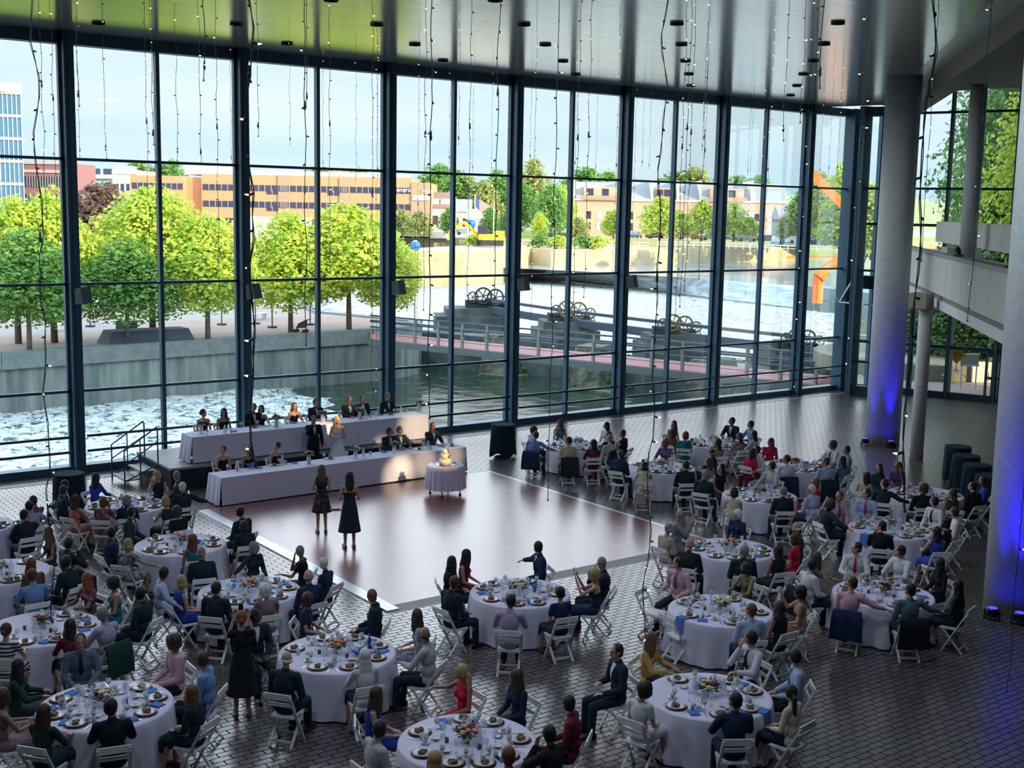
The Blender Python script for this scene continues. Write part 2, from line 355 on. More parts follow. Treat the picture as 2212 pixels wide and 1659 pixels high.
for px, w in ((1962, .14), (1997, .18), (2045, .24), (2146, .2), (2160, .12)):
    s = sW(px, 840); mb.bar(W3(s, 0), W3(s, 5.2), w, .2)
mb.bar(W3(.3, 2.25), W3(27, 2.25), .14, .16).bar(W3(.3, .14), W3(sW(2150, 850), .14), .2, .28).bar(W3(.3, 4.9), W3(27, 4.9), .2, .6)
mb.obj('window_frame', navy2, dn)
MB().bar(W3(.3, 2.6), W3(27, 2.6), .02, 5).obj('pane', pane, dn)
sd_ = sW(2128, 840)
door = link('door_1', None); door['kind'] = 'structure'
mb = MB(); 
for s in (sd_, sd_+.9): mb.bar(W3(s, 0, -.05), W3(s, 2.2, -.05), .1, .08)
for z in (.1, 1.05, 2.15): mb.bar(W3(sd_, z, -.05), W3(sd_+.9, z, -.05), .08, .12)
mb.obj('door_frame', navy2, door)
MB().bar(W3(sd_+.12, .9, -.12), W3(sd_+.12, 1.3, -.12), .03).obj('door_handle', silv, door)
# gallery: two parapets, soffit slab, columns
def band(name, o0, o1, z0, z1, m, lab, s0=-42, s1=12.5):
    return struct(name, MB().prism([Lp(s0, o0), Lp(s1, o0), Lp(s1, o1), Lp(s0, o1)], z0, z1), m, label=lab)
band('wall_gallery', 0, .22, 5.42, 6.67, conc, 'lower concrete parapet of the gallery')
band('trim_21', -.06, .3, 6.62, 6.72, mat('coping_grey', (.3, .31, .30), .7), 'coping on the lower gallery parapet')  # coping in a darker grey than the parapet
band('trim_22', .12, .4, 5.25, 5.42, mat('recess', (.2, .2, .2), .8), 'recessed joint under the gallery parapet')
band('wall_soffit', .05, 1.0, 4.95, 5.25, mat('white_paint', (.62, .64, .66), .6), 'white edge beam under the gallery')
band('floor_gallery', 1.0, 9, 5.0, 5.25, conc, 'concrete gallery slab', -42, 11)
band('wall_gallery_upper', 1.5, 1.72, 6.85, 7.68, conc, 'upper concrete parapet set back behind the gallery')
band('shelf_gallery', .22, 1.5, 6.45, 6.55, mat('ledge_blue', (.45, .52, .58), .5), 'pale ledge between the two gallery parapets')
def column(name, c, r, z0, z1, lab):
    o = MB().lathe([(r, 0), (r, z1-z0)], 40, (0, 0, 0)).obj(name, colm, None, True, (c[0], c[1], z0)); o['kind'] = 'structure'; o['label'] = lab
    for p in o.data.polygons:
        if len(p.vertices) > 4: p.use_smooth = False
    return o
bc = G(1905, 957); column('column', bc, .585, 0, ZC, 'thick round concrete column lit blue, behind the far tables')
sc_ = Lp(.06, -.28); column('column.001', sc_, .215, 0, 5.25, 'slim round concrete column carrying the gallery')
column('column.002', Lp(.3, .9), .26, 6.5, 12.0, 'slim round concrete column standing on the gallery')
rc = G(2189, 1318); column('column.003', rc, .585, 0, ZC, 'thick round concrete column at the right edge of the picture, lit blue')
struct('trim_23', MB().prism([Lp(.1, .25), Lp(1.5, .25), Lp(1.5, 1.3), Lp(.1, 1.3)], 6.5, 6.9), colm, label='short concrete block between the parapets')
# room shell behind and beside the camera
dkwall = mat('back_wall', (.22, .22, .23), .8)
struct('wall_back', MB().box(-16, 60, -3.3, -3, 0, 14.5), dkwall)
struct('wall_left', MB().box(-16.3, -16, -3.3, 36.6, 0, 13), dkwall)
struct('wall_right', MB().prism([endw(27), (60, -3), (60.3, -3), (60.3, 12), endw(27, .3)], 0, 14.5), dkwall)
# recessed downlights in the ceiling
dl = [(620,95),(814,54),(511,52.6),(715,1),(896,97),(957,131.6),(1131.6,53.7),(1178,97.5),(1216,133),(1244,161.5),(1462,52),(1472,97),(1480.5,132.7),(1488,161),(1492,186),(1810,50.6),(1780,96),(1757,132),(1735.5,161),(1721.5,186),(1707.6,206.6),(213,51),(1070,1)]
dm = mat('downlight_black', (.01, .012, .015), .5)
lm = MB().lathe([(.17, 0), (.17, .05), (.12, .05), (.10, 0)], 20, (0, 0, -.03), False).mesh('downlight', dm)
for k, (x, y) in enumerate(dl):
    p = G(x, y, ZC-.03)
    o = link('downlight', lm, None, (p.x, p.y, ZC-.02)); tag(o, 'small dark recessed downlight in the strip ceiling', 'ceiling light', 'recessed downlights in the strip ceiling')
# small box speakers on the main mullions
spk = mat('speaker_grey', (.10, .14, .17), .6)
for k, (px, py) in enumerate(((161, 625), (536, 617), (853, 610), (1122, 604), (1356, 598))):
    x0 = MX[5+k]
    t_ = thing('wall_speaker', 'small grey box speaker on the %s main mullion counted from the left' % ['first', 'second', 'third', 'fourth', 'fifth'][k], 'speaker', (x0+.12, WY-.42, 5.18), .35, 'box speakers on the mullions')
    MB().add([(-.17, -.28, -.2), (.17, -.28, -.2), (.17, .06, -.24), (-.17, .06, -.24), (-.17, -.18, .26), (.17, -.18, .26), (.17, .1, .2), (-.17, .1, .2)],
             [(0, 3, 2, 1), (4, 5, 6, 7), (0, 1, 5, 4), (1, 2, 6, 5), (2, 3, 7, 6), (3, 0, 4, 7)]).obj('cabinet', spk, t_)
    MB().bar((0, .0, 0), (0, .25, 0), .05).obj('bracket', navy, t_)
# speaker box under the gallery and two small lamps on the ledge
p = Lp(-.1, -.45)
t_ = thing('wall_speaker', 'pale box speaker on top of the slim column under the gallery', 'speaker', (p[0], p[1], 4.95), .2)
MB().box(-.3, .3, -.28, .28, 0, .5).obj('cabinet', mat('speaker_tan', (.36, .33, .24), .7), t_)
for px, py in ((2062, 553), (2174, 580)):
    d = ray(px, py); n = Vector((-LD[1], LD[0])); t = (LP[0]*n.x+LP[1]*n.y)/(d.x*n.x+d.y*n.y)
    o = MB().box(-.1, .1, -.1, .1, 0, .06).cap((0, 0, .12), (0, .05, .2), .07, .09).obj('floodlight', dm, None, False, (d.x*t+.08, d.y*t-.08, 6.72))
    tag(o, 'small black floodlight on the gallery coping, %s' % ('farther one by the slim column' if px < 2100 else 'nearer one by the thick column'), 'floodlight')

# added soft cool fill lamps, unseen, over the camera's half of the hall
for k, (x, y) in enumerate(((2, 9), (5, 17), (10, 10), (13, 18), (19, 14))):
    l = bpy.data.lights.new('hall_fill', 'AREA'); l.shape = 'DISK'; l.size = 1.2; l.energy = 105; l.color = (.66, .80, 1); o = bpy.data.objects.new('hall_fill', l); C.objects.link(o); o.location = (x, y, ZC-.05)

for src, tg, en in (((24, 29, 12.3), (34.5, 24.5, 5.5), 900), ((13, 20, 12.3), (23, 13.5, 6), 600)):  # added spots to brighten the columns and gallery, no fixtures there
    l = bpy.data.lights.new('column_fill', 'SPOT'); l.spot_size = math.radians(62); l.spot_blend = 1; l.shadow_soft_size = .4; l.energy = en; l.color = (.84, .93, 1); o = bpy.data.objects.new('column_fill', l); C.objects.link(o); o.location = src
    o.rotation_euler = (Vector(tg)-Vector(src)).to_track_quat('-Z', 'Y').to_euler()
# ================================================================= OUTSIDE
ZW, ZU, ZP, ZF = -4.7, -2.1, -1.0, 2.3     # tail water, head water, plaza, far bank
def watermat(name, deep, foam, thr, sc, rough=.12, str_=.5, dist=.12, stretch=(1, 1, 1), emitfoam=0):
    m = bpy.data.materials.new(name); m.use_nodes = True; t = m.node_tree; b = t.nodes['Principled BSDF']
    co = N(t, 'ShaderNodeTexCoord'); mp = N(t, 'ShaderNodeMapping'); mp.inputs['Scale'].default_value = stretch
    n = N(t, 'ShaderNodeTexNoise'); n.inputs['Scale'].default_value = sc; n.inputs['Detail'].default_value = 7; n.inputs['Roughness'].default_value = .62; n.inputs['Distortion'].default_value = .6
    r = N(t, 'ShaderNodeValToRGB'); r.color_ramp.elements[0].position = thr[0]; r.color_ramp.elements[1].position = thr[1]
    r.color_ramp.elements[0].color = (*deep, 1); r.color_ramp.elements[1].color = (*foam, 1)
    t.links.new(co.outputs['Object'], mp.inputs[0]); t.links.new(mp.outputs[0], n.inputs['Vector']); t.links.new(n.outputs['Fac'], r.inputs[0])
    t.links.new(r.outputs[0], b.inputs['Base Color']); b.inputs['Roughness'].default_value = rough
    bn = N(t, 'ShaderNodeBump'); bn.inputs['Strength'].default_value = str_; bn.inputs['Distance'].default_value = dist
    t.links.new(n.outputs['Fac'], bn.inputs['Height']); t.links.new(bn.outputs[0], b.inputs['Normal']); b.inputs['IOR'].default_value = 1.33
    return m
calm = watermat('calm_river', (.02, .045, .025), (.14, .20, .17), (.55, .75), .8, .05, .45, .10, (1, 1, 1))
foamw = watermat('white_rapids', (.06, .15, .15), (.92, .94, .90), (.38, .50), 1.7, .5, 1.0, .5)
pool = watermat('upper_pool', (.22, .27, .29), (.42, .47, .48), (.40, .75), .25, .12, .25, .08, (1, .4, 1))
def grid(mb, x0, x1, y0, y1, nx, ny, fz):
    vs = [(x0+(x1-x0)*i/nx, y0+(y1-y0)*j/ny) for j in range(ny+1) for i in range(nx+1)]
    return mb.add([(x, y, fz(x, y)) for x, y in vs], [(j*(nx+1)+i, j*(nx+1)+i+1, (j+1)*(nx+1)+i+1, (j+1)*(nx+1)+i) for j in range(ny) for i in range(nx)])
def sand(x, y): return .5*math.sin(x*1.3+y*.7)*math.sin(y*1.1-x*.4)+.3*math.sin(x*3.1+1)*math.sin(y*2.7)
struct('water', MB().add([(-90, 36.9, ZW), (140, 36.9, ZW), (190, 205, ZW), (-90, 205, ZW)], [(0, 1, 2, 3)]), calm, label='calm green river below the hall')
# white water: near the hall on the left, and below the weir
foamf = watermat('far_rapids', (.20, .25, .27), (.46, .46, .41), (.40, .56), 1.3, .5, .8, .3)
def along_(P_, u):
    k = min(len(P_)-2, int(u*(len(P_)-1))); f = u*(len(P_)-1)-k; return P_[k]*(1-f)+P_[k+1]*f
def polyfoam(name, near, farp, nx, ny, lab, amp, m):
    mb = MB(); rr = random.Random(3); vs = []
    for j in range(ny+1):
        for i in range(nx+1):
            u, v = i/nx, j/ny; p = along_(near, u)*(1-v)+along_(farp, u)*v
            ed = min(1, 6*min(u, 1-u, v+.05, 1-v)); g = 1+3*(1-ed); p = Vector((p.x+g*.5*sand(p.y*.7, p.x), p.y+g*.5*sand(p.x, p.y), 0))
            z = ZW+.02+ed*amp*(.5+.5*sand(p.x, p.y)+.35*rr.random()); vs.append((p.x+.2*rr.random(), p.y+.2*rr.random(), z))
    mb.add(vs, [(j*(nx+1)+i, j*(nx+1)+i+1, (j+1)*(nx+1)+i+1, (j+1)*(nx+1)+i) for j in range(ny) for i in range(nx)])
    o = mb.obj(name, m, None, True); tag(o, lab, 'white water', None, 'stuff'); return o
polyfoam('white_water', [G(-400, 930, ZW), G(-60, 1090, ZW), G(600, 1100, ZW), G(880, 985, ZW)], [G(-100, 905, ZW), G(200, 862, ZW), G(560, 820, ZW), G(690, 870, ZW)], 170, 120, 'rushing white rapids under the plaza wall, seen through the glass', .32, foamw)
polyfoam('white_water', [G(600, 745, ZW), G(1000, 760, ZW), G(1400, 770, ZW), G(1860, 790, ZW)], [G(x, y, ZW) for x, y in ((620, 622), (900, 618), (1148, 606), (1250, 613), (1400, 631), (1550, 649), (1750, 672), (1850, 680))], 150, 90, 'pale foaming water below the weir, beyond the stone piers', .12, foamf)
# plaza, its river wall, rock ledge
pw = [G(-700, 800, ZP), G(0, 765, ZP), G(515, 731, ZP), G(850, 711, ZP), G(905, 704, ZP), G(900, 696, ZP), G(700, 677, ZP), G(640, 655, ZP), G(605, 625, ZP)]
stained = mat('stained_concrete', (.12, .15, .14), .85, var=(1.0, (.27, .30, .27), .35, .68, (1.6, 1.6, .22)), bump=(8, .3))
pl = MB(); A_ = [tuple(p[:2]) for p in pw]
plz = mat('plaza_paving', (.40, .24, .18), .85, var=(.09, (.34, .30, .26), .45, .56, (1, 2.5, 1)))
pl.prism(A_+[tuple(G(605, 585, ZP)[:2]), (110, 420), (-260, 420), (-260, 60)], ZP-.3, ZP)
struct('plaza', pl, plz, label='pink and grey paved plaza across the river')
wl = MB(); cp = MB()
for i in range(len(A_)-1):
    p, q = Vector(A_[i]), Vector(A_[i+1]); d = (q-p).normalized(); n = Vector((-d.y, d.x))
    if n.y < 0: n = -n
    wl.prism([tuple(p), tuple(q), tuple(q+n*.6), tuple(p+n*.6)], ZW-1, ZP-.9)
    cp.prism([tuple(p-n*.25), tuple(q-n*.25), tuple(q+n*.7), tuple(p+n*.7)], ZP-.9, ZP+.12)
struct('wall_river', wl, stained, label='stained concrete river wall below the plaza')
struct('trim_30', cp, mat('coping_concrete', (.22, .25, .24), .85, var=(2, (.17, .20, .20), .4, .6)), label='concrete lip along the top of the river wall')
rk = MB(); p0, p1 = G(-200, 930, ZW), G(560, 818, ZW); rr = random.Random(5); L_ = []
for i in range(41):
    u = i/40; p = p0*(1-u)+p1*u; w = 2.3*(1-u*.55)
    L_.append([Vector((p.x, p.y-w*.1+rr.random()*.5, ZW+.05)), Vector((p.x, p.y+w*.25, ZW+.55+.3*rr.random())), Vector((p.x, p.y+w*.6+.3*rr.random(), ZW+.95+.3*rr.random())), Vector((p.x, p.y+w+1.5, ZW+1.5+.15*rr.random()))])
rk.add([v for r_ in L_ for v in r_], [(i*4+j, (i+1)*4+j, (i+1)*4+j+1, i*4+j+1) for i in range(40) for j in range(3)])
struct('rock_ledge', rk, mat('mossy_rock', (.24, .22, .09), .9, var=(1.1, (.16, .18, .17), .4, .6), bump=(3, .6, .1)), smooth=True, label='mossy rock ledge at the foot of the river wall')
# head water, weir, far bank wall and land
CR_ = [G(1186+549*i/24, 583+35*(i/24)**1.15, ZU) for i in range(25)]
struct('water', MB().add(CR_+[(175, 92, ZU), (330, 60, ZU), (330, 330, ZU), (60, 330, ZU)], [tuple(range(29))]), pool, label='still pool of river water above the weir')
we = MB(); n_ = 24; rows_ = []
for i in range(n_+1):
    u = i/n_; cx_ = 1186+(1735-1186)*u; ct = G(cx_, 583+35*u**1.15, ZU+.05); ft = G(cx_-22+10*u, 603+62*u**1.1, ZW+.05)
    if i == 0: ft = ft
    rows_.append([ct+(ct-ft).normalized()*2*Vector((1, 1, 0)).length*0+Vector((0, 0, 0)), ct*.8+ft*.2+Vector((0, 0, .25)), ct*.5+ft*.5+Vector((0, 0, .1)), ct*.2+ft*.8-Vector((0, 0, .25)), ft])
we.add([v for r_ in rows_ for v in r_], [(i*5+j, i*5+j+1, (i+1)*5+j+1, (i+1)*5+j) for i in range(n_) for j in range(4)])
struct('weir', we, watermat('weir_water', (.28, .36, .40), (.60, .66, .68), (.42, .6), .8, .3, .5, .1, (3, .35, 1)), smooth=True, label='long curved weir with water sliding over it')
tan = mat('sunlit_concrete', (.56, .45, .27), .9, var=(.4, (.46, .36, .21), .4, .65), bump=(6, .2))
def pline(name, pix, z, zb, zt, th, m, lab):
    P_ = [G(x, y, z).xy for x, y in pix]; B_ = []
    for i in range(len(P_)):
        d = (P_[min(i+1, len(P_)-1)]-P_[max(i-1, 0)]).normalized(); n = Vector((-d.y, d.x))
        if n.y < 0: n = -n
        B_.append(P_[i]+n*th)
    return struct(name, MB().prism([tuple(p) for p in P_+B_[::-1]], zb, zt), m, label=lab)
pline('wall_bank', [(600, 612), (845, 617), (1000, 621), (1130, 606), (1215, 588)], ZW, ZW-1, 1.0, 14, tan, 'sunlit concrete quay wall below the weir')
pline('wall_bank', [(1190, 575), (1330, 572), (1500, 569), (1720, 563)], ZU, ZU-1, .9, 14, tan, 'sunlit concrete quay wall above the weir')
struct('ground_far', MB().prism([(58, 232), (118, 240), (205, 214), (260, 190), (900, 150), (900, 900), (-400, 900), (-400, 150), (0, 150)], -2, 1.2), mat('far_land', (.30, .26, .15), .95, var=(.03, (.22, .32, .10), .45, .55)), label='far bank of grass and gravel')
FB = 2.2
struct('ground_far', MB().prism([(30, 262), (150, 262), (250, 215), (900, 170), (900, 900), (-400, 900), (-400, 200)], 1.0, FB), mat('far_road', (.32, .29, .24), .95, var=(.02, (.25, .34, .13), .5, .56)), label='parking lots and lawns on the far bank')
# ------------------------------------------------ trees
def leafmesh(name, blobs, n, size, seed, mats_, trunk=None):
    rr = random.Random(seed); mb = MB(); tot = sum(b[3]*b[3] for b in blobs)
    for (x, y, z, r, *q) in blobs:
        fz = q[0] if q else .8
        for _ in range(int(n*r*r/tot)):
            u = rr.gauss(0, 1); v = rr.gauss(0, 1); w = rr.gauss(0, 1); l = math.sqrt(u*u+v*v+w*w) or 1; k = r*(.62+.42*rr.random())/l
            if w < 0 and rr.random() < .35: continue
            c = Vector((x+u*k, y+v*k, z+w*k*fz)); a = Vector((rr.gauss(0, 1), rr.gauss(0, 1), rr.gauss(0, .6))).normalized(); nn = Vector((u, v, w+.5)).normalized()
            b = a.cross(nn).normalized() if abs(a.dot(nn)) < .95 else Vector((1, 0, 0)); s = size*(.6+.8*rr.random())
            mb.add([c-a*s, c+b*s*.7, c+a*s, c-b*s*.7], [(0, 1, 2, 3)])
    return mb.mesh(name, mats_)
def blobs(h, r, seed, k=14, low=.28, cone=.35):
    rr = random.Random(seed); out = []; k = int(k*1.8)
    for i in range(k):
        t = (i+rr.random())/k; z = h*(low+(.95-low)*t); R_ = r*max(.12, math.sin(PI*min(.97, .24+t*.74))**.9)*(1-.25*t); a = i*2.4+rr.random(); d = R_*(.45+.3*rr.random())
        out.append((d*math.cos(a), d*math.sin(a), z, R_*.34+.16*r*rr.random()+.12*r, .7+.3*rr.random()))
    out.append((0, 0, h*(low+.26), r*.62, .8)); out.append((0, 0, h*.66, r*.5, 1.0)); out.append((0, 0, h*.86, r*.25, 1.4)); return out
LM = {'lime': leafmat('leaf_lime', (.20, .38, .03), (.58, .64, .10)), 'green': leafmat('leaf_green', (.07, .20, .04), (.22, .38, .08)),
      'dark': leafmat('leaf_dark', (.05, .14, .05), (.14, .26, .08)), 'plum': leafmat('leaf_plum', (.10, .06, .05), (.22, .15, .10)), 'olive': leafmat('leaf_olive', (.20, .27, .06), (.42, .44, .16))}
bark = mat('bark', (.16, .12, .09), .9, bump=(12, .4)); 
TREE = {}
def treemesh(kind, col):
    k = (kind, col)
    if k not in TREE:
        if kind < 3: me = leafmesh('foliage', blobs(8.2, 3.2, 11+kind, 20, .33), 15000, .125, kind, LM[col])
        elif kind < 6: me = leafmesh('foliage', blobs(10, 4.2, 30+kind, 14, .2), 5000, .27, kind, LM[col])
        elif kind == 6: me = leafmesh('foliage', blobs(3, 2.0, 50, 6, .15, .1), 700, .24, kind, LM[col])
        elif kind == 9: me = leafmesh('foliage', blobs(7, 3.6, 70, 20, .03), 16000, .13, kind, LM[col])
        else: me = leafmesh('foliage', blobs(20, 6.5, 60+kind, 24, .12), 42000, .16, kind, LM[col])
        TREE[k] = me
    return TREE[k]
tk = {}
def trunk(kind):
    if kind not in tk:
        mb = MB(); h = 8 if kind < 3 else 9; r = .17 if kind < 3 else .25
        mb.tube([(0, 0, -.1), (.02, 0, h*.25), (0, .05, h*.45), (.05, 0, h*.8)], [r*1.15, r*.9, r*.7, r*.2], 10)
        rr = random.Random(kind)
        for i in range(9):
            a = rr.random()*6.28; z = h*(.27+.4*rr.random()); L = h*.26
            mb.tube([(0, 0, z), (L*.5*math.cos(a), L*.5*math.sin(a), z+L*.35), (L*math.cos(a), L*math.sin(a), z+L*.75)], [r*.4, r*.28, r*.1], 6)
        tk[kind] = mb.mesh('trunk', bark, True)
    return tk[kind]
def tree(b, h, kind, col, lab, group=None, w=1.0, tr_=True, rz=None, cat='tree'):
    t = thing('tree' if kind != 6 else 'shrub', lab, cat, tuple(b), random.random()*6 if rz is None else rz, group)
    base = 8.2 if kind < 3 else (10 if kind < 6 else 3); s = h/base
    if kind > 6: s = h/(7 if kind == 9 else 20)
    f = link('foliage', treemesh(kind, col), t); f['kind'] = 'stuff'; f.scale = (s*w, s*w, s)
    if tr_ and kind != 6: k = link('trunk', trunk(kind), t); k.scale = (s, s, s) if kind < 6 else (s*.6, s*.6, s*.6) if kind == 9 else (s*1.9, s*1.9, s*1.9)
    return t
for i, (x, y, ty, col, lab, w) in enumerate([  # green marks the same kind of tree, its shade put into the leaf colour
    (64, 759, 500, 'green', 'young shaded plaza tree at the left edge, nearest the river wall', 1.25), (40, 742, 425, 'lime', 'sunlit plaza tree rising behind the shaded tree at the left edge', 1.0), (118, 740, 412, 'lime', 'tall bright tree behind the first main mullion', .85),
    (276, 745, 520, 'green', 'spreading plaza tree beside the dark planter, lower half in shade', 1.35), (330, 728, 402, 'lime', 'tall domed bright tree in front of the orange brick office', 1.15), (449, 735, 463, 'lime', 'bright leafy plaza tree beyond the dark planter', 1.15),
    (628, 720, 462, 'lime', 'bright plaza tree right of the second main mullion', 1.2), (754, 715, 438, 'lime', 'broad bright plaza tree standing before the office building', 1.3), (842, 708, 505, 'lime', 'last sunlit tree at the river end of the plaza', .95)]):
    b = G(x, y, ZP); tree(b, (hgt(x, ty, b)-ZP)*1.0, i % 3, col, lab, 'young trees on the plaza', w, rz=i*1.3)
# ------------------------------------------------ plaza furniture
b0 = G(235, 748, ZP); b1 = G(424, 738, ZP); d = (b1-b0); L = d.length; ang = math.atan2(d.y, d.x)
o = MB().add([(0, 0, 0), (L, 0, 0), (L, 2.2, 0), (0, 2.2, 0), (.35, .35, .85), (L-.35, .35, .85), (L-.35, 1.9, .85), (.35, 1.9, .85)], [(0, 3, 2, 1), (4, 5, 6, 7), (0, 1, 5, 4), (1, 2, 6, 5), (2, 3, 7, 6), (3, 0, 4, 7)]).obj('planter', mat('planter_slate', (.05, .07, .10), .7), None, False, tuple(b0), ang)
tag(o, 'long dark slate planter box on the plaza by the river wall', 'planter')
o = MB().box(-.6, .6, -.4, .4, 0, .8).box(-.65, .65, -.45, .45, .8, .9).obj('planter', MATS['planter_slate'], None, False, tuple(G(274, 722, ZP)), .5); tag(o, 'small dark box behind the long planter', 'planter')
post = mat('lamp_post', (.12, .13, .14), .5)
for k, (x, y, ty) in enumerate(((195, 706, 620), (290, 705, 640), (479, 702, 650), (552, 700, 600), (588, 708, 640), (670, 702, 600))):
    b = G(x, y, ZP); t = thing('lamp_post', 'thin lamp post on the plaza, %s' % ['behind the first shaded trees', 'behind the spreading tree', 'beyond the bright planter tree', 'just right of the second main mullion', 'left of the stroller', 'before the broad bright tree'][k], 'lamp post', tuple(b), 0, 'plaza lamp posts')
    h = 3.6; MB().tube([(0, 0, 0), (0, 0, h)], .05, 8).obj('pole', post, t); MB().lathe([(.22, 0), (.22, .1), (.05, .25)], 12, (0, 0, h)).obj('lamp_head', post, t)
    MB().lathe([(.35, 0), (.35, .12)], 14).obj('base', MATS['planter_slate'], t)
def bench(b, rz, lab):
    t = thing('bench', lab, 'bench', tuple(b), rz); MB().box(-.9, .9, -.25, .25, .42, .48).obj('seat', silv, t)
    for s in (-.75, .75): MB().box(s-.04, s+.04, -.22, .22, 0, .42).obj('leg', silv, t)
bench(G(134, 714, ZP), .6, 'pale bench behind the first main mullion'); bench(G(560, 690, ZP), .6, 'bench in the sun beside the second main mullion')
b = G(633, 722, ZP); t = thing('stroller', 'dark stroller parked by the plaza tree right of the second mullion', 'stroller', (b.x+.6, b.y, b.z), .8)
mbk = mat('stroller_black', (.03, .03, .04), .7)
MB().add([(-.25, -.35, .45), (.25, -.35, .45), (.25, .3, .4), (-.25, .3, .4), (-.25, -.4, 1.0), (.25, -.4, 1.0), (.25, .1, .75), (-.25, .1, .75)], [(0, 3, 2, 1), (0, 1, 5, 4), (1, 2, 6, 5), (2, 3, 7, 6), (3, 0, 4, 7), (4, 5, 6, 7)]).obj('seat', mbk, t)
for x, y in ((-.28, -.3), (.28, -.3), (-.25, .35), (.25, .35)): MB().lathe([(.17, -.02), (.17, .02)], 16).obj('wheel', mbk, t, False, (x, y, .17)).rotation_euler = (0, PI/2, 0)
MB().tube([(-.25, -.35, .9), (-.25, -.65, 1.05), (.25, -.65, 1.05), (.25, -.35, .9)], .02, 6).obj('handle', mbk, t)
# ------------------------------------------------ footbridge with red deck
red = mat('red_deck', (.42, .17, .15), .7, var=(3, (.36, .15, .14), .4, .6)); rail = mat('rail_steel', (.045, .07, .10), .5); postm = mat('rail_post', (.20, .22, .18), .7)
f0, f1 = G(800, 731, ZP), G(1840, 838, ZP); k0, k1 = G(800, 716, ZP), G(1840, 816, ZP)
br_ = thing('footbridge', 'long footbridge with red deck and steel railings across the river', 'footbridge', tuple(f0))
MB().prism([tuple((p-f0)[:2]) for p in (f0, f1, k1, k0)], -.12, .0).obj('deck', red, br_)
e1 = MB(); 
for p, q in ((f0, f1), (k0, k1)): e1.bar(p-f0-Vector((0, 0, .25)), q-f0-Vector((0, 0, .25)), .3, .4)
e1.obj('edge_beam', mat('bridge_beam', (.10, .13, .13), .8), br_)
for sgn, (p, q) in enumerate(((f0, f1), (k0, k1))):
    for h in (1.15, .8): MB().bar(p-f0+Vector((0, 0, h)), q-f0+Vector((0, 0, h)), .13 if h > 1 else .09, .1).obj('railing', rail, br_)
    MB().tube([p-f0+Vector((0, 0, .35)), q-f0+Vector((0, 0, .35))], .02, 6).obj('cable', rail, br_)
    for j in range(1, 17):
        r_ = p-f0+(q-p)*(j/17); MB().box(-.08, .08, -.08, .08, -.1, 1.15).obj('railing_post', postm, br_, False, tuple(r_), .3)
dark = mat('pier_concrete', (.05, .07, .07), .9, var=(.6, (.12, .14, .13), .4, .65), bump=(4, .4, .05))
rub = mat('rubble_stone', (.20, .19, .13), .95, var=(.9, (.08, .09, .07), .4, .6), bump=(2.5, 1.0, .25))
grm = mat('moss_green', (.10, .26, .06), .9, bump=(6, .5))
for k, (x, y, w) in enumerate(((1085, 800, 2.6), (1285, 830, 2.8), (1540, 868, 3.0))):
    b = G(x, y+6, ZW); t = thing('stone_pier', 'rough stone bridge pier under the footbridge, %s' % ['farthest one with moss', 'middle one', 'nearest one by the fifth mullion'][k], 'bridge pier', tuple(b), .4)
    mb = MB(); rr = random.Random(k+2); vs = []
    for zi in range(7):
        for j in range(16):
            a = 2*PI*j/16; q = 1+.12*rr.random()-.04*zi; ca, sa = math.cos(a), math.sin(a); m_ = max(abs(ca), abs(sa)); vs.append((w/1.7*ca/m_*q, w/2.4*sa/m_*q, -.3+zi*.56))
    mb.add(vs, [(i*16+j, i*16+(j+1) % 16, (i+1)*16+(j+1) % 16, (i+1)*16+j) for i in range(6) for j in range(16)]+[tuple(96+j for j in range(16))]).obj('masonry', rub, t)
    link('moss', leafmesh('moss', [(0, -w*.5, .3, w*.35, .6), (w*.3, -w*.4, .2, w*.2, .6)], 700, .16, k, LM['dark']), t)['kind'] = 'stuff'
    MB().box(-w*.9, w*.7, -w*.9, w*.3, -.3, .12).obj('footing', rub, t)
# abutment at the plaza end and low wall under the bridge
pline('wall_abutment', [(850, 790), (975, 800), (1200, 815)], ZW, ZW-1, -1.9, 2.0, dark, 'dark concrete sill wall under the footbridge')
pline('wall_abutment', [(1200, 815), (1500, 850), (1800, 880)], ZW, ZW-1, -3.0, 2.0, dark, 'low dark sill wall under the near end of the footbridge')
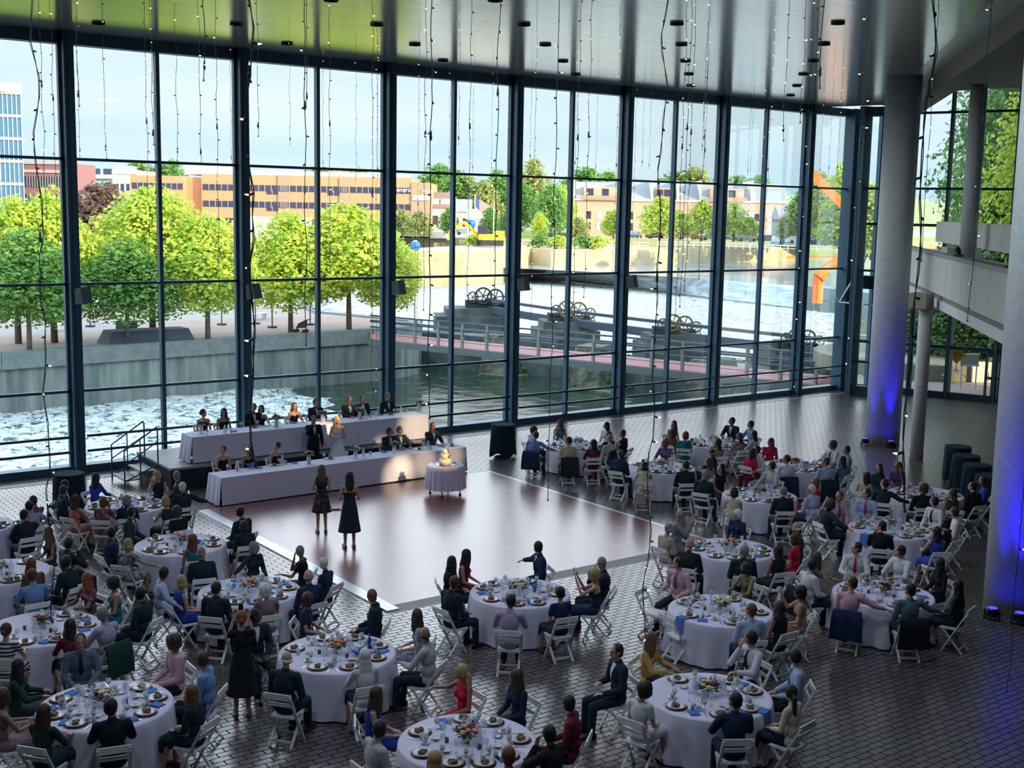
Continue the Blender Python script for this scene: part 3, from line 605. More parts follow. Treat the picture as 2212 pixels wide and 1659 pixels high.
# gate piers with hand wheels
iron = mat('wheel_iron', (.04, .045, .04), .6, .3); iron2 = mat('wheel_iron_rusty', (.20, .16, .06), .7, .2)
def wheel(mb, c, r, axis):
    pts = [Vector(c)+Vector((axis.x*math.cos(a), axis.y*math.cos(a), math.sin(a)))*r for a in [2*PI*i/24 for i in range(25)]]; mb.tube(pts, r*.13, 6, False)
    for k in range(6):
        a = PI*k/3+.2; mb.tube([Vector(c), Vector(c)+Vector((axis.x*math.cos(a), axis.y*math.cos(a), math.sin(a)))*r], r*.075, 5)
    mb.ell(c, r*.14, 8, 6)
gp = [(1050, 665, 640, 1.0), (1228, 693, 655, 1.05), (1455, 722, 678, 1.05), (1718, 752, 703, 1.05)]
tops = []
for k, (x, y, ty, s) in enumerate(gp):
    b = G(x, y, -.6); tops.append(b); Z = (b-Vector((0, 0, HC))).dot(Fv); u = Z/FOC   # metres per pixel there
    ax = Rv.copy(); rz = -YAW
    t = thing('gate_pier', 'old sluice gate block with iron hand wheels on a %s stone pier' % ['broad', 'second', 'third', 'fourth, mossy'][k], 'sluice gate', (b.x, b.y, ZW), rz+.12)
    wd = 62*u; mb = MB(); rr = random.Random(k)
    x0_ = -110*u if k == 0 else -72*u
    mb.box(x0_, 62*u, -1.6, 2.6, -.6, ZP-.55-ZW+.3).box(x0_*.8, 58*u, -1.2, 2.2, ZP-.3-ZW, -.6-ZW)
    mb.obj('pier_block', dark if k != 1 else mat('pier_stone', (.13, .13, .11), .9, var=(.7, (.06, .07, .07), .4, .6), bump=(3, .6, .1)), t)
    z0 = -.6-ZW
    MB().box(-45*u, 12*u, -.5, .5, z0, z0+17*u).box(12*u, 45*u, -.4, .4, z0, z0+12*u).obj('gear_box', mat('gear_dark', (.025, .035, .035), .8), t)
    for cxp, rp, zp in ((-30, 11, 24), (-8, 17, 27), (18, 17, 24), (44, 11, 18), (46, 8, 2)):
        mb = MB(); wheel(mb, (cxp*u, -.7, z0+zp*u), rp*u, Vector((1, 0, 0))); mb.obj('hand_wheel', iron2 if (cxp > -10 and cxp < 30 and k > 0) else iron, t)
gb = thing('gate_gangway', 'dark steel beams running between the sluice gate piers', 'gangway', tuple(tops[0]))
for hz, w in ((.75, .22), (-.1, .6)):
    for i in range(3):
        MB().bar(tops[i]-tops[0]+Vector((0, 0, hz)), tops[i+1]-tops[0]+Vector((0, 0, hz)), .25, w).obj('beam', rail, gb)
    e_ = tops[3]+(tops[3]-tops[2])*.8; MB().bar(tops[3]-tops[0]+Vector((0, 0, hz)), e_-tops[0]+Vector((0, 0, hz)), .25, w).obj('beam', rail, gb)
# ------------------------------------------------ buildings across the river
def facade(name, lab, px0, px1, by, ty, Zd, col, bands, depth=25, rz=None, zb=None, cat='building'):
    """box building facing the river; px0..px1 its width, Zd its distance"""
    u = Zd/FOC; xm = (px0+px1)/2; zb = FB if zb is None else zb
    c = atdepth(xm, by, Zd); w = (px1-px0)*u; zt = atdepth(xm, ty, Zd).z
    t = thing(name, lab, cat, (c.x, c.y, zb), -YAW if rz is None else rz)
    return t, w, zt-zb, u
whitep = mat('cream_wall', (.78, .74, .60), .8); dkwin = mat('office_window', (.06, .06, .11), .2, .3, .8); orange = mat('orange_brick', (.62, .30, .16), .85, var=(3, (.56, .27, .15), .4, .6)); obr2 = mat('brown_brick', (.45, .26, .18), .85)
t, w, h, u = facade('office_building', 'long orange brick office building with dark ribbon windows', 290, 928, 505, 379, 262, None, None)
# three stepped faces
def rib(t, x0, x1, yf, h, z, hh, name='window_band', n=8):
    f = MB().box(x0, x1, yf-.12, yf+.05, z, z+hh).obj(name, dkwin, t); mb = MB()
    for i in range(1, n): xx = x0+(x1-x0)*i/n; mb.box(xx-.06, xx+.06, yf-.2, yf-.1, z, z+hh)
    mb.obj('mullion', mat('window_bar', (.42, .36, .34), .6), f)
X = lambda p: (p-609)*u
body = MB().box(X(290), X(404), -2, 24, 0, h-.6).box(X(404), X(437), 1.5, 24, 0, h-.8).box(X(437), X(888), 0, 24, 0, h).box(X(888), X(928), 0, 24, 0, h-1.0)
body.obj('wall', orange, t)
MB().box(X(602), X(627), -.35, .2, 0, h).box(X(734), X(755), -.35, .2, 0, h-.3).box(X(888), X(928), -.3, .2, 0, h-1.0).obj('wall_pier', obr2, t)
MB().box(X(437), X(870), 4, 20, h, h+1.0).box(X(380), X(470), 8, 20, h, h+2.2).obj('roof_plant', whitep, t)
for zz_, hh in ((9.3, 1.15), (5.5, 1.15), (1.6, 1.15)):
    rib(t, X(440), X(600), 0, h, zz_*h/13, hh*h/11, n=12); rib(t, X(628), X(732), 0, h, zz_*h/13, hh*h/11, n=8); rib(t, X(757), X(886), 0, h, zz_*h/13, hh*h/11, n=10)
    rib(t, X(294), X(402), -2, h, zz_*h/13, hh*h/11, n=9); rib(t, X(604), X(625), -.35, h, zz_*h/13, hh*h/11, n=6); rib(t, X(736), X(753), -.35, h, zz_*h/13, hh*h/11, n=5)
for xa in (577, 709):
    for zz_ in (8.6, 4.8): rib(t, X(xa), X(xa+24), -.02, h, zz_*h/13, .9*h/11, n=2)
MB().box(X(890), X(927), -.5, -.2, h*.60, h*.60+1.1).obj('awning', mat('awning_grey', (.45, .52, .50), .8), t)
def text3(s, size, m, parent, loc, rot=(PI/2, 0, 0), name='lettering', ext=.03, al='CENTER'):
    c = bpy.data.curves.new(name, 'FONT'); c.body = s; c.size = size; c.extrude = ext; c.align_x = al; c.materials.append(m)
    o = bpy.data.objects.new(name, c); C.objects.link(o); me = bpy.data.meshes.new_from_object(o.evaluated_get(bpy.context.evaluated_depsgraph_get())); bpy.data.objects.remove(o)
    o = link(name, me, parent, loc); o.rotation_euler = rot
    return o
wl_ = mat('sign_white', (.95, .93, .85), .6)
text3('General', 1.35, wl_, t, (X(868), -.15, h-3.0)); text3('Med', 1.35, wl_, t, (X(921), -.45, h-3.3))
# glass office tower, brick block, blue flats, cream block
t, w, h, u = facade('glass_tower', 'tall blue glass office block at the left edge', -60, 50, 470, 182, 230, None, None, rz=-YAW+.42)
gl_ = mat('tower_glass', (.08, .20, .34), .15, .2, .8); fr_ = mat('tower_frame', (.48, .50, .50), .6)
MB().box(-w/2, w/2, 0, 20, 0, h-2).obj('glazing', gl_, t); mb = MB()
for i in range(13): mb.box(-w/2+w*i/12-.08, -w/2+w*i/12+.08, -.2, 0, 0, h-2)
for i in range(7): mb.box(-w/2, w/2+.1, -.3, 0, (h-2)*i/6.0, (h-2)*i/6+.5)
mb.obj('mullion', fr_, t); MB().box(-w/2, w/2+.2, -.3, 20, h-2, h).obj('parapet', mat('tower_cream', (.82, .76, .60), .7), t)
t, w, h, u = facade('office_building', 'dull red brick office block beside the glass tower', 53, 138, 470, 350, 250, None, None)
MB().box(-w/2, w/2, 0, 20, 0, h).obj('wall', mat('maroon_brick', (.28, .14, .16), .8), t)
for z in (.05, .35, .62): rib(t, -w/2+.3, w/2-.3, 0, h, h*z, h*.16, n=14)
MB().box(-w/2, w/2, -.3, 0, h-2.2, h-1.6).box(-w/2, w/2, -.3, 0, h-.5, h).obj('cornice', mat('pink_stone', (.55, .38, .40), .8), t)
t, w, h, u = facade('apartment_building', 'blue grey block of flats with white balconies', 168, 250, 500, 354, 330, None, None)
MB().box(-w/2, w/2, 0, 20, 0, h).obj('wall', mat('blue_cladding', (.26, .40, .46), .8), t)
for i in range(3):
    for j, xx in enumerate((-.28, .02, .34)): f = MB().box(w*xx-1.6, w*xx+1.6, -1.2, 0, h*(.25+.25*i), h*(.25+.25*i)+1).obj('balcony', wl_, t); MB().box(w*xx-1.2, w*xx+1.2, -.1, 0, h*(.25+.25*i)+1, h*(.25+.25*i)+2.6).obj('window', dkwin, f)
t, w, h, u = facade('apartment_building', 'cream commercial block between the flats and the orange office', 246, 300, 500, 368, 310, None, None)
MB().box(-w/2, w/2, 0, 20, 0, h).box(-w/2, w/2, -.4, 0, h-1, h).obj('wall', whitep, t)
for i in range(4): MB().box(-w*.4+w*.22*i, -w*.4+w*.22*i+.9, -.1, 0, h*.62, h*.75).obj('window', dkwin, t)
t, w, h, u = facade('warehouse', 'low pale building under the orange office', 505, 640, 520, 470, 232, None, None)
MB().box(-w/2, w/2, 0, 18, -3, h).obj('wall', whitep, t)
o = MB().box(-14, 14, 0, 8, 0, 6).obj('shed', mat('shed_blue', (.06, .09, .16), .8), None, False, tuple(Vector((*atdepth(235, 500, 210).xy, ZP))), -YAW); tag(o, 'dark blue shed behind the plum coloured tree', 'shed')
# white houses and church between office and townhouses
def house(px0, px1, by, ty, Zd, lab, wallm, roofm, k=0, dorm=False):
    t, w, h, u = facade('house', lab, px0, px1, by, ty, Zd, None, None)
    hh = h*.62; MB().box(-w/2, w/2, 0, 9, -1, hh).obj('wall', wallm, t)
    MB().add([(-w/2-.3, -.4, hh), (w/2+.3, -.4, hh), (w/2+.3, 9.4, hh), (-w/2-.3, 9.4, hh), (-w/2-.3, 4.5, h), (w/2+.3, 4.5, h)], [(0, 1, 5, 4), (2, 3, 4, 5), (0, 4, 3), (1, 2, 5), (0, 3, 2, 1)]).obj('roof', roofm, t)
    for i in range(max(2, int(w/4))): xx = -w/2+w*(i+.5)/max(2, int(w/4)); MB().box(xx-.6, xx+.6, -.08, 0, hh*.3, hh*.7).obj('window', dkwin, t)
    if dorm:
        for xx in (-w*.3, w*.15): MB().box(xx-1, xx+1, .8, 3, hh+.4, hh+2).obj('dormer', whitep, t)
roofb = mat('brown_roof', (.24, .17, .15), .8); roofg = mat('grey_roof', (.30, .31, .33), .8); redr = mat('red_roof', (.55, .17, .09), .8)
house(928, 978, 490, 415, 270, 'cream house with brown roof and dormers beside the office', whitep, roofb, dorm=True)
house(975, 1015, 490, 430, 285, 'small white house behind the flag', whitep, roofg)
house(1068, 1150, 480, 432, 330, 'long low building with red roof behind the flagpoles', whitep, redr)
house(1010, 1050, 486, 452, 255, 'bright white hut below the flag', wl_, wl_)
# townhouse terrace: four joined units, each a thing
pinkb = mat('pink_brick', (.66, .40, .30), .85, var=(4, (.58, .34, .25), .4, .6))
edges = [1238, 1347, 1405, 1460, 1510, 1620, 1700]
for k in range(6):
    a, b = edges[k], edges[k+1]
    t, w, h, u = facade('townhouse', 'brick townhouse with grey roof, %s of the terrace' % ['first unit with roof balcony', 'second unit', 'third unit', 'fourth unit', 'fifth unit', 'last unit'][k], a, b, 503, 392+k*.8, 300, None, None)
    hw = h*.66; MB().box(-w/2, w/2, 0, 12, -1.5, hw).obj('wall', pinkb, t)
    MB().add([(-w/2, -.3, hw), (w/2, -.3, hw), (w/2, 12, hw), (-w/2, 12, hw), (-w/2, 6, h), (w/2, 6, h)], [(0, 1, 5, 4), (2, 3, 4, 5), (0, 4, 3), (1, 2, 5), (0, 3, 2, 1)]).obj('roof', roofg, t)
    MB().box(-w/2, w/2, -.35, 0, hw-.35, hw+.15).box(-w/2-.15, -w/2+.3, -.4, 12, hw, h+.4).obj('cornice', whitep, t)
    if k in (0, 2, 4):
        MB().box(-w*.3, w*.35, .2, 4, hw+.1, hw+3).obj('dormer', pinkb, t)
        bl = MB().box(-w*.34, w*.38, -.9, -.8, hw-.1, hw+.9).obj('balcony_rail', obr2, t)
        for xx in (-w*.18, w*.12): MB().box(xx-.8, xx+.8, .1, .25, hw+.6, hw+2.6).obj('window', dkwin, t)
    for fl_ in (.10, .42):
        n = max(2, int(w/2.4))
        for i in range(n):
            xx = -w/2+w*(i+.5)/n; f = MB().box(xx-.55, xx+.55, -.1, 0, hw*fl_+.2, hw*fl_+2.0).obj('window', dkwin if (i+k) % 2 else whitep, t)
house(1685, 1800, 505, 445, 262, 'dark porch house behind the parking lot trees', mat('slate_wall', (.22, .27, .33), .8), roofg)
o = MB().box(-2.2, 2.2, 0, 4, 0, 7).box(-1.5, -.6, 0, 3, 7, 8.2).obj('chimney_tower', obr2, None, False, tuple(Vector((*atdepth(1371, 400, 520).xy, 13))), -YAW); tag(o, 'brick tower poking above the townhouse roofs', 'tower')
# hill line of trees, nearer trees
hill = MB(); pts = []; rr = random.Random(9)
for i in range(70):
    a = -.35+1.75*i/69; R_ = 620; pts.append((R_*math.sin(a), R_*math.cos(a)))
hz = [16+2.5*math.sin(i*.8)+1.5*rr.random() for i in range(70)]
hill.add([(x, y, 0) for x, y in pts]+[(x*1.02, y*1.02, z) for (x, y), z in zip(pts, hz)]+[(x*1.5, y*1.5, 14) for x, y in pts], [(i, i+1, 71+i, 70+i) for i in range(69)]+[(70+i, 71+i, 141+i, 140+i) for i in range(69)])
struct('hills', hill, mat('hill_green', (.20, .32, .16), .95, var=(.03, (.30, .40, .18), .4, .6)), smooth=True, label='wooded rise closing the view behind the town')
# px, base y, top y, distance, kind, colour, width
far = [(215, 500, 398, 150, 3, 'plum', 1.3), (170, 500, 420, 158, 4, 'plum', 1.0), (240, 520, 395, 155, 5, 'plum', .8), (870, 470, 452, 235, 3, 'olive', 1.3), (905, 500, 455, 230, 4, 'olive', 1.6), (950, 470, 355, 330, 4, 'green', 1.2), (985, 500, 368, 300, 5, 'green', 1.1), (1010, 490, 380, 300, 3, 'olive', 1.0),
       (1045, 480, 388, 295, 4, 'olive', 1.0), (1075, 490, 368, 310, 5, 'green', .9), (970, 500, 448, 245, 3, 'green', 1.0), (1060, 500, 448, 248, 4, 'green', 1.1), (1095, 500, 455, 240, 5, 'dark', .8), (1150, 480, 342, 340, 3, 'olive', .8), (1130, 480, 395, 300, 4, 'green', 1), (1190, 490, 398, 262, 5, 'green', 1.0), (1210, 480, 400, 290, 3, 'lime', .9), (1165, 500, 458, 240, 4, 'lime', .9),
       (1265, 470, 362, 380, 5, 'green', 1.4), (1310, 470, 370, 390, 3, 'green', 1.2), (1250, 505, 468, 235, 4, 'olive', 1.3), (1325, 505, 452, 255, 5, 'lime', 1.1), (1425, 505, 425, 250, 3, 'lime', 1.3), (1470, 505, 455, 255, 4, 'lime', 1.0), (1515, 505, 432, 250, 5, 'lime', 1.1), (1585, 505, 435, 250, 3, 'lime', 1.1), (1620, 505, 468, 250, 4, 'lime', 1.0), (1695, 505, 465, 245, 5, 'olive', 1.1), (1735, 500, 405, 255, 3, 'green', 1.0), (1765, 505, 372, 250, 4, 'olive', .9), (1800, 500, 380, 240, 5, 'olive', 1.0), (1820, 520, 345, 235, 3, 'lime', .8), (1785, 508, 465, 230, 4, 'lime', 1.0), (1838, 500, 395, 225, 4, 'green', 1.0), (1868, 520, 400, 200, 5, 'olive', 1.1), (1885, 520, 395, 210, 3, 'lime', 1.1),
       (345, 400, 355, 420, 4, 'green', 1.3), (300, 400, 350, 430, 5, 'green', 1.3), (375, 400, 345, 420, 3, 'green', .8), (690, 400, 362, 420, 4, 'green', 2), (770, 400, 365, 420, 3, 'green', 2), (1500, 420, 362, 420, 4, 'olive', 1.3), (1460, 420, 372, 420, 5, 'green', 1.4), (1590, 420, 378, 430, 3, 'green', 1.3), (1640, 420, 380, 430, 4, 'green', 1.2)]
adj = ['far', 'bushy', 'rounded', 'broad', 'slim', 'loose', 'sunny', 'small', 'thick']
for k, (x, y, ty, Zd, kind, col, w) in enumerate(far):
    p = atdepth(x, y, Zd); zt = atdepth(x, ty, Zd).z; zb = FB if Zd > 228 else (ZP if x < 300 else 0.5)
    where = 'behind the left plaza trees' if x < 300 else 'over the office roof' if x < 800 else 'by the office end' if x < 940 else 'behind the flags' if x < 1110 else 'left of the townhouses' if x < 1235 else 'before the townhouses' if Zd < 300 and x < 1640 else 'above the townhouse roofs' if x < 1680 else 'at the far right bank'
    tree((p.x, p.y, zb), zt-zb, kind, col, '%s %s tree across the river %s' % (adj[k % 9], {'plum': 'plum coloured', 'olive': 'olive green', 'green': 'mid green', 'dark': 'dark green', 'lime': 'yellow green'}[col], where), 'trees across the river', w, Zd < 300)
for k, (x, y) in enumerate(((1025, 508), (1165, 520), (1205, 522), (1260, 522), (1290, 520))):
    p = atdepth(x, y, 226); tree((p.x, p.y, .9), 2.3, 6, 'green' if k % 2 else 'lime', 'clipped round shrub on the far quay, %s from the left' % ['first', 'second', 'third', 'fourth', 'fifth'][k], 'clipped shrubs on the far quay', 1.6, cat='shrub')
# cars, excavator, flags, blue balls
carc = [(.08, .1, .16), (.6, .6, .58), (.35, .1, .08), (.75, .75, .72), (.10, .16, .30), (.05, .05, .06), (.30, .33, .36)]
def carmesh(i):
    m = mat('car_paint_%d' % i, carc[i % 7], .3, .2); mb = MB()
    mb.prism([(-2.2, .2), (2.2, .2), (2.25, .6), (1.4, .85), (.8, 1.4), (-1.2, 1.42), (-1.9, .95), (-2.25, .85)], -.85, .85)
    mb.v = [(x, z, y) for x, y, z in mb.v]; return mb.mesh('body', m)
cars = [(1203+0, 455), ] if 0 else []
CP = [(170, 516, 150), (150, 512, 155), (187, 520, 148), (212, 516, 152), (228, 514, 156), (140, 517, 148), (1373, 502, 262), (1418, 502, 262), (1485, 504, 262), (1508, 505, 258), (1535, 506, 255), (1572, 507, 258), (1600, 500, 268), (1612, 507, 250), (1660, 506, 250), (1680, 506, 246), (1700, 504, 260), (1722, 508, 243), (1757, 508, 240), (1775, 508, 236), (1795, 510, 232), (1815, 511, 228), (1005, 480, 262), (1250, 490, 258)]
cn = ['navy', 'silver', 'dark red', 'white', 'blue', 'black', 'grey']
pos_ = ['left of the group', 'second', 'third', 'fourth', 'fifth', 'sixth', 'seventh', 'eighth']
for k, (x, y, Zd) in enumerate(CP):
    p = atdepth(x, y, Zd); zb = FB if Zd > 200 else ZP
    t = thing('car', '%s car parked %s, number %d from the left there' % (cn[k % 7], 'behind the left plaza trees' if x < 300 else 'below the townhouses' if x > 1300 else 'near the flags', k+1 if x < 300 else k-5), 'car', (p.x, p.y, zb), -YAW+(.2 if k % 3 else 1.2), 'cars parked across the river')
    link('body', carmesh(k), t)
    MB().add([(-1.15, -.8, .95), (.75, -.8, .95), (.6, -.7, 1.42), (-1.0, -.7, 1.42), (-1.15, .8, .95), (.75, .8, .95), (.6, .7, 1.42), (-1.0, .7, 1.42)], [(0, 1, 2, 3), (7, 6, 5, 4), (1, 5, 6, 2), (4, 0, 3, 7)]).obj('glass', dkwin, t)
    for xx in (-1.4, 1.4):
        for yy in (-.8, .8): MB().tube([(xx, yy-.1, .33), (xx, yy+.1, .33)], .33, 12).obj('wheel', mbk, t)
yel = mat('digger_yellow', (.85, .52, .03), .5)
p = atdepth(1040, 520, 222); t = thing('excavator', 'yellow excavator with folded arm on the far bank', 'excavator', (p.x, p.y, 1.2), -YAW)
MB().box(-.5, 4.2, -1.2, 1.2, 1.1, 2.1).box(2.4, 4.2, -1.2, 1.2, 2.0, 2.7).obj('body', yel, t); MB().box(-.7, 1.1, -1.1, .2, 1.8, 3.6).obj('cab', dkwin, t)
MB().bar((-.5, .3, 1.7), (-3.2, .3, 4.2), .4, .6).obj('boom', yel, t); MB().bar((-3.2, .3, 4.2), (-5.6, .3, 2.6), .35, .5).obj('stick', yel, t); MB().bar((-5.6, .3, 2.8), (-6.0, .3, .9), .8, .5).obj('bucket', yel, t)
for yy in (-1.1, 1.1): MB().tube([(-.6, yy-.25, .55), (-.6, yy+.25, .55)], .55, 12).bar((-.8, yy, .5), (4, yy, .5), .5, .95).obj('track', mbk, t)
flagm = bpy.data.materials.new('flag_cloth'); flagm.use_nodes = True; t_ = flagm.node_tree; b_ = t_.nodes['Principled BSDF']
p = atdepth(1025, 500, 250); t = thing('flagpole', 'white flagpole flying a striped american flag', 'flag', (p.x, p.y, FB), -YAW)
zt = atdepth(1026, 420, 250).z-FB
MB().tube([(0, 0, 0), (0, 0, zt)], .1, 8).obj('pole', wl_, t)
MB().add([(0, 0, zt-.3), (.9, 0, zt-.9), (.9, 0, zt-3.3), (0, 0, zt-2.2)], [(0, 1, 2, 3)]).obj('canton', mat('flag_blue', (.08, .10, .30), .8), t)
for i in range(7):
    s = i/7; MB().add([(.9 if i < 3.5 else 0, .02, zt-.9-2.6*s*.9-(0 if i < 3.5 else -.6)), (8.2*.25*4*.24+3, .02, zt-3.6-2.4*s), (8.2*.24+3, .02, zt-3.6-2.4*s-.2), (.9 if i < 3.5 else 0, .02, zt-.9-2.6*s*.9-.2-(0 if i < 3.5 else -.6))], [(0, 1, 2, 3)]).obj('stripe', redr, t)
MB().add([(.0, .05, zt-2.2), (.9, .05, zt-.9), (5, .05, zt-3.5), (5, .05, zt-6), (.2, .05, zt-3.4)], [(0, 1, 2, 3, 4)]).obj('flag', wl_, t)
for k, (x, ty) in enumerate(((984, 425), (1066, 435))):
    p = atdepth(x, 505, 240); zt = atdepth(x, ty, 240).z-FB; t = thing('flagpole', 'bare white flagpole %s of the striped flag' % ('left', 'right')[k], 'flagpole', (p.x, p.y, FB)); MB().tube([(0, 0, 0), (0, 0, zt)], .09, 8).obj('pole', wl_, t)
bl = mat('ball_blue', (.01, .16, .75), .4)
for k, (x, y, Zd, r) in enumerate(((897, 531, 100, .42), (1018, 483, 240, .9))):
    p = atdepth(x, y, Zd); t = thing('buoy', ('round blue and white ball hanging beyond the third mullion', 'blue drum shape beside the excavator')[k], 'ball', tuple(p)); MB().ell((0, 0, 0), r, 16, 10).obj('ball', bl, t, True); MB().lathe([(r*.8, r*.5), (r*.3, r*1.05)], 14).obj('cap', wl_, t)
    MB().tube([(0, 0, -r), (0, 0, (-p.z+(ZW if k == 0 else FB)))], .05, 6).obj('pole', postm, t)
# quay railings and street posts
for k, (pix, z) in enumerate(([[(1100, 536), (1240, 533), (1400, 531)], 1.0], [[(1420, 520), (1560, 515), (1720, 520), (1830, 522)], 1.2])):
    P_ = [atdepth(x, y, 236-12*k*(x > 1600)) for x, y in pix]; t = thing('railing', 'pale quay railing across the river, %s' % ('before the shrubs', 'below the parking lot')[k], 'railing', (P_[0].x, P_[0].y, z-.1))
    mb = MB(); o0 = Vector((P_[0].x, P_[0].y, 0))
    for i in range(len(P_)-1):
        a = Vector((P_[i].x, P_[i].y, 0))-o0; b = Vector((P_[i+1].x, P_[i+1].y, 0))-o0
        for hz_ in (.55, 1.1): mb.bar(a+Vector((0, 0, hz_)), b+Vector((0, 0, hz_)), .1)
        n = int((b-a).length/1.6)
        for j in range(n+1): q = a+(b-a)*j/n; mb.bar(q, q+Vector((0, 0, 1.1)), .1)
    mb.obj('rail', wl_, t)
# orange steel sculpture upriver
org = mat('sculpture_orange', (.95, .22, .03), .5)
p = Vector((*atdepth(1800, 600, 130).xy, ZU)); q = lambda x, y: atdepth(x, y, 130)-p
t = thing('sculpture', 'tall orange steel beam sculpture standing in the river', 'sculpture', tuple(p))
MB().bar(q(1750, 372), q(1826, 448), .75, .9).obj('beam', org, t); MB().tube([q(1768, 600), q(1790, 575), q(1815, 562)], [.7, .5, .5], 8).obj('beam', org, t)
MB().bar(q(1826, 448), q(1850, 600), .5).obj('beam', org, t); MB().bar(q(1700, 556), q(1860, 553), .25).obj('beam', org, t); MB().bar(q(1768, 598), q(1768, 604)-Vector((0, 0, 2.5)), .8).obj('foot', org, t)
# terrace outside the end door, with planter, sign and dark trees
struct('ground_terrace', MB().prism([W3(0, 0, .3)[:2], W3(29, 0, .3)[:2], (120, 10), (120, 50), (66, 47), (55, 40.5)], -1.6, -.02), mat('terrace_paving', (.42, .30, .26), .85, var=(.5, (.36, .30, .28), .4, .6)), label='pinkish paved terrace outside the end doors')
def T(px, py, z=0): return G(px, py, z)
pc = T(2070, 828)
o = MB().lathe([(5.4, 0), (5.4, .75), (5.0, .8)], 40).obj('planter', mat('planter_concrete', (.22, .22, .17), .9), None, False, (pc.x+Fv.x*6, pc.y+Fv.y*6, 0)); tag(o, 'low round concrete planter on the terrace, carrying the yellow sign', 'planter')
b = T(2064, 812, .8); b = Vector((b.x, b.y, .8))
t = thing('warning_sign', 'yellow diamond sign reading MAY BE ICY on a tripod stand', 'sign', tuple(b), -YAW+PI)
Zs = (b-Vector((0, 0, HC))).dot(Fv); us = Zs/FOC; zc = hgt(2067, 766, b)-.8
dia = [(0, -20*us), (20*us, 0), (0, 20*us), (-20*us, 0)]
mb = MB(); mb.prism(dia, -.02, .02); mb.v = [(x, z, y+zc) for x, y, z in mb.v]; mb.obj('panel', mat('sign_yellow', (.85, .48, .02), .5), t)
blk = mat('sign_black', (.02, .02, .02), .6)
for s_, zz_, sz in (('SIDEWALKS', 3.0, 3.9), ('MAY BE', -3.6, 6.2), ('ICY', -10.2, 6.2)): text3(s_, sz*us, blk, t, (0, .03, zc+zz_*us), (PI/2, 0, PI), ext=.003)
mb = MB(); mb.tube([(0, 0, .15), (0, 0, zc-18*us)], .03, 8)
mb.obj('pole', silv, t)
for a in (0, 2.1, 4.2): MB().tube([(0, 0, .35), (.6*math.cos(a), .6*math.sin(a), 0)], .03, 6).obj('leg', silv, t)
b = T(2092, 812, .6); t = thing('terrace_board', 'small pale framed board beside the yellow sign', 'sign board', (b.x, b.y, 0), -YAW)
zc = hgt(2092, 777, b); MB().box(-.42, .42, -.02, .02, zc-.25, zc+.25).obj('panel', mat('board_grey', (.42, .55, .52), .7), t); MB().box(-.46, .46, -.03, .03, zc+.22, zc+.3).box(-.46, .46, -.03, .03, zc-.3, zc-.22).obj('frame', wl_, t)
for s in (-.35, .35): MB().bar((s, 0, 0), (s, 0, zc-.25), .05).obj('leg', silv, t)
p0, p1 = T(2100, 826), T(2190, 828); d = p1-p0
o = MB().box(0, d.length, 0, .5, 0, .95).obj('low_wall', wl_, None, False, tuple(p0), math.atan2(d.y, d.x)); tag(o, 'low white wall outside the end door', 'low wall')
b = T(1969, 812); t = thing('patio_table', 'round white patio table outside, seen left of the slim column', 'table', tuple(b)); MB().lathe([(.7, .72), (.72, .76)], 24).obj('tabletop', wl_, t); MB().tube([(0, 0, 0), (0, 0, .72)], .06, 8).obj('leg', wl_, t)
b = T(1985, 765); t = thing('gate_pier', 'small set of iron gate wheels outside, left of the slim column', 'sluice gate', tuple(b), -YAW)
for k, xx in enumerate((-.5, .45)): mb = MB(); wheel(mb, (xx, 0, 1.2), .5, Vector((1, 0, 0))); mb.obj('hand_wheel', iron, t)
MB().box(-1, 1, -.2, .2, 0, .7).obj('gear_box', MATS['gear_dark'], t)
for k, (px, Zd, s, kind, col, w, lab) in enumerate(((2225, 80, 22, 7, 'green', .75, 'tall tree filling the upper end windows, nearest the slim column'), (2290, 70, 24, 8, 'dark', .8, 'tallest dark tree behind the right upper end windows'), (2165, 95, 15, 7, 'lime', .7, 'bright tree low in the upper end windows'), (2350, 62, 20, 8, 'lime', .8, 'sunlit tree at the very right edge'), (2150, 68, 11, 8, 'dark', .8, 'dark tree behind the gallery parapet'), (2072, 64, 6.5, 9, 'dark', 1.1, 'low dark bushy tree beyond the yellow sign'), (2108, 66, 7.0, 9, 'dark', 1.2, 'low bushy tree beyond the framed board'), (2165, 63, 7, 9, 'dark', 1.2, 'low dark bushy tree beyond the white wall'), (2042, 72, 5, 9, 'dark', .8, 'thin bushy tree just right of the slim column'))):
    p = atdepth(px, 500, Zd); tree((p.x, p.y, 0), s, kind, col, lab, None, w, True, k*1.1)
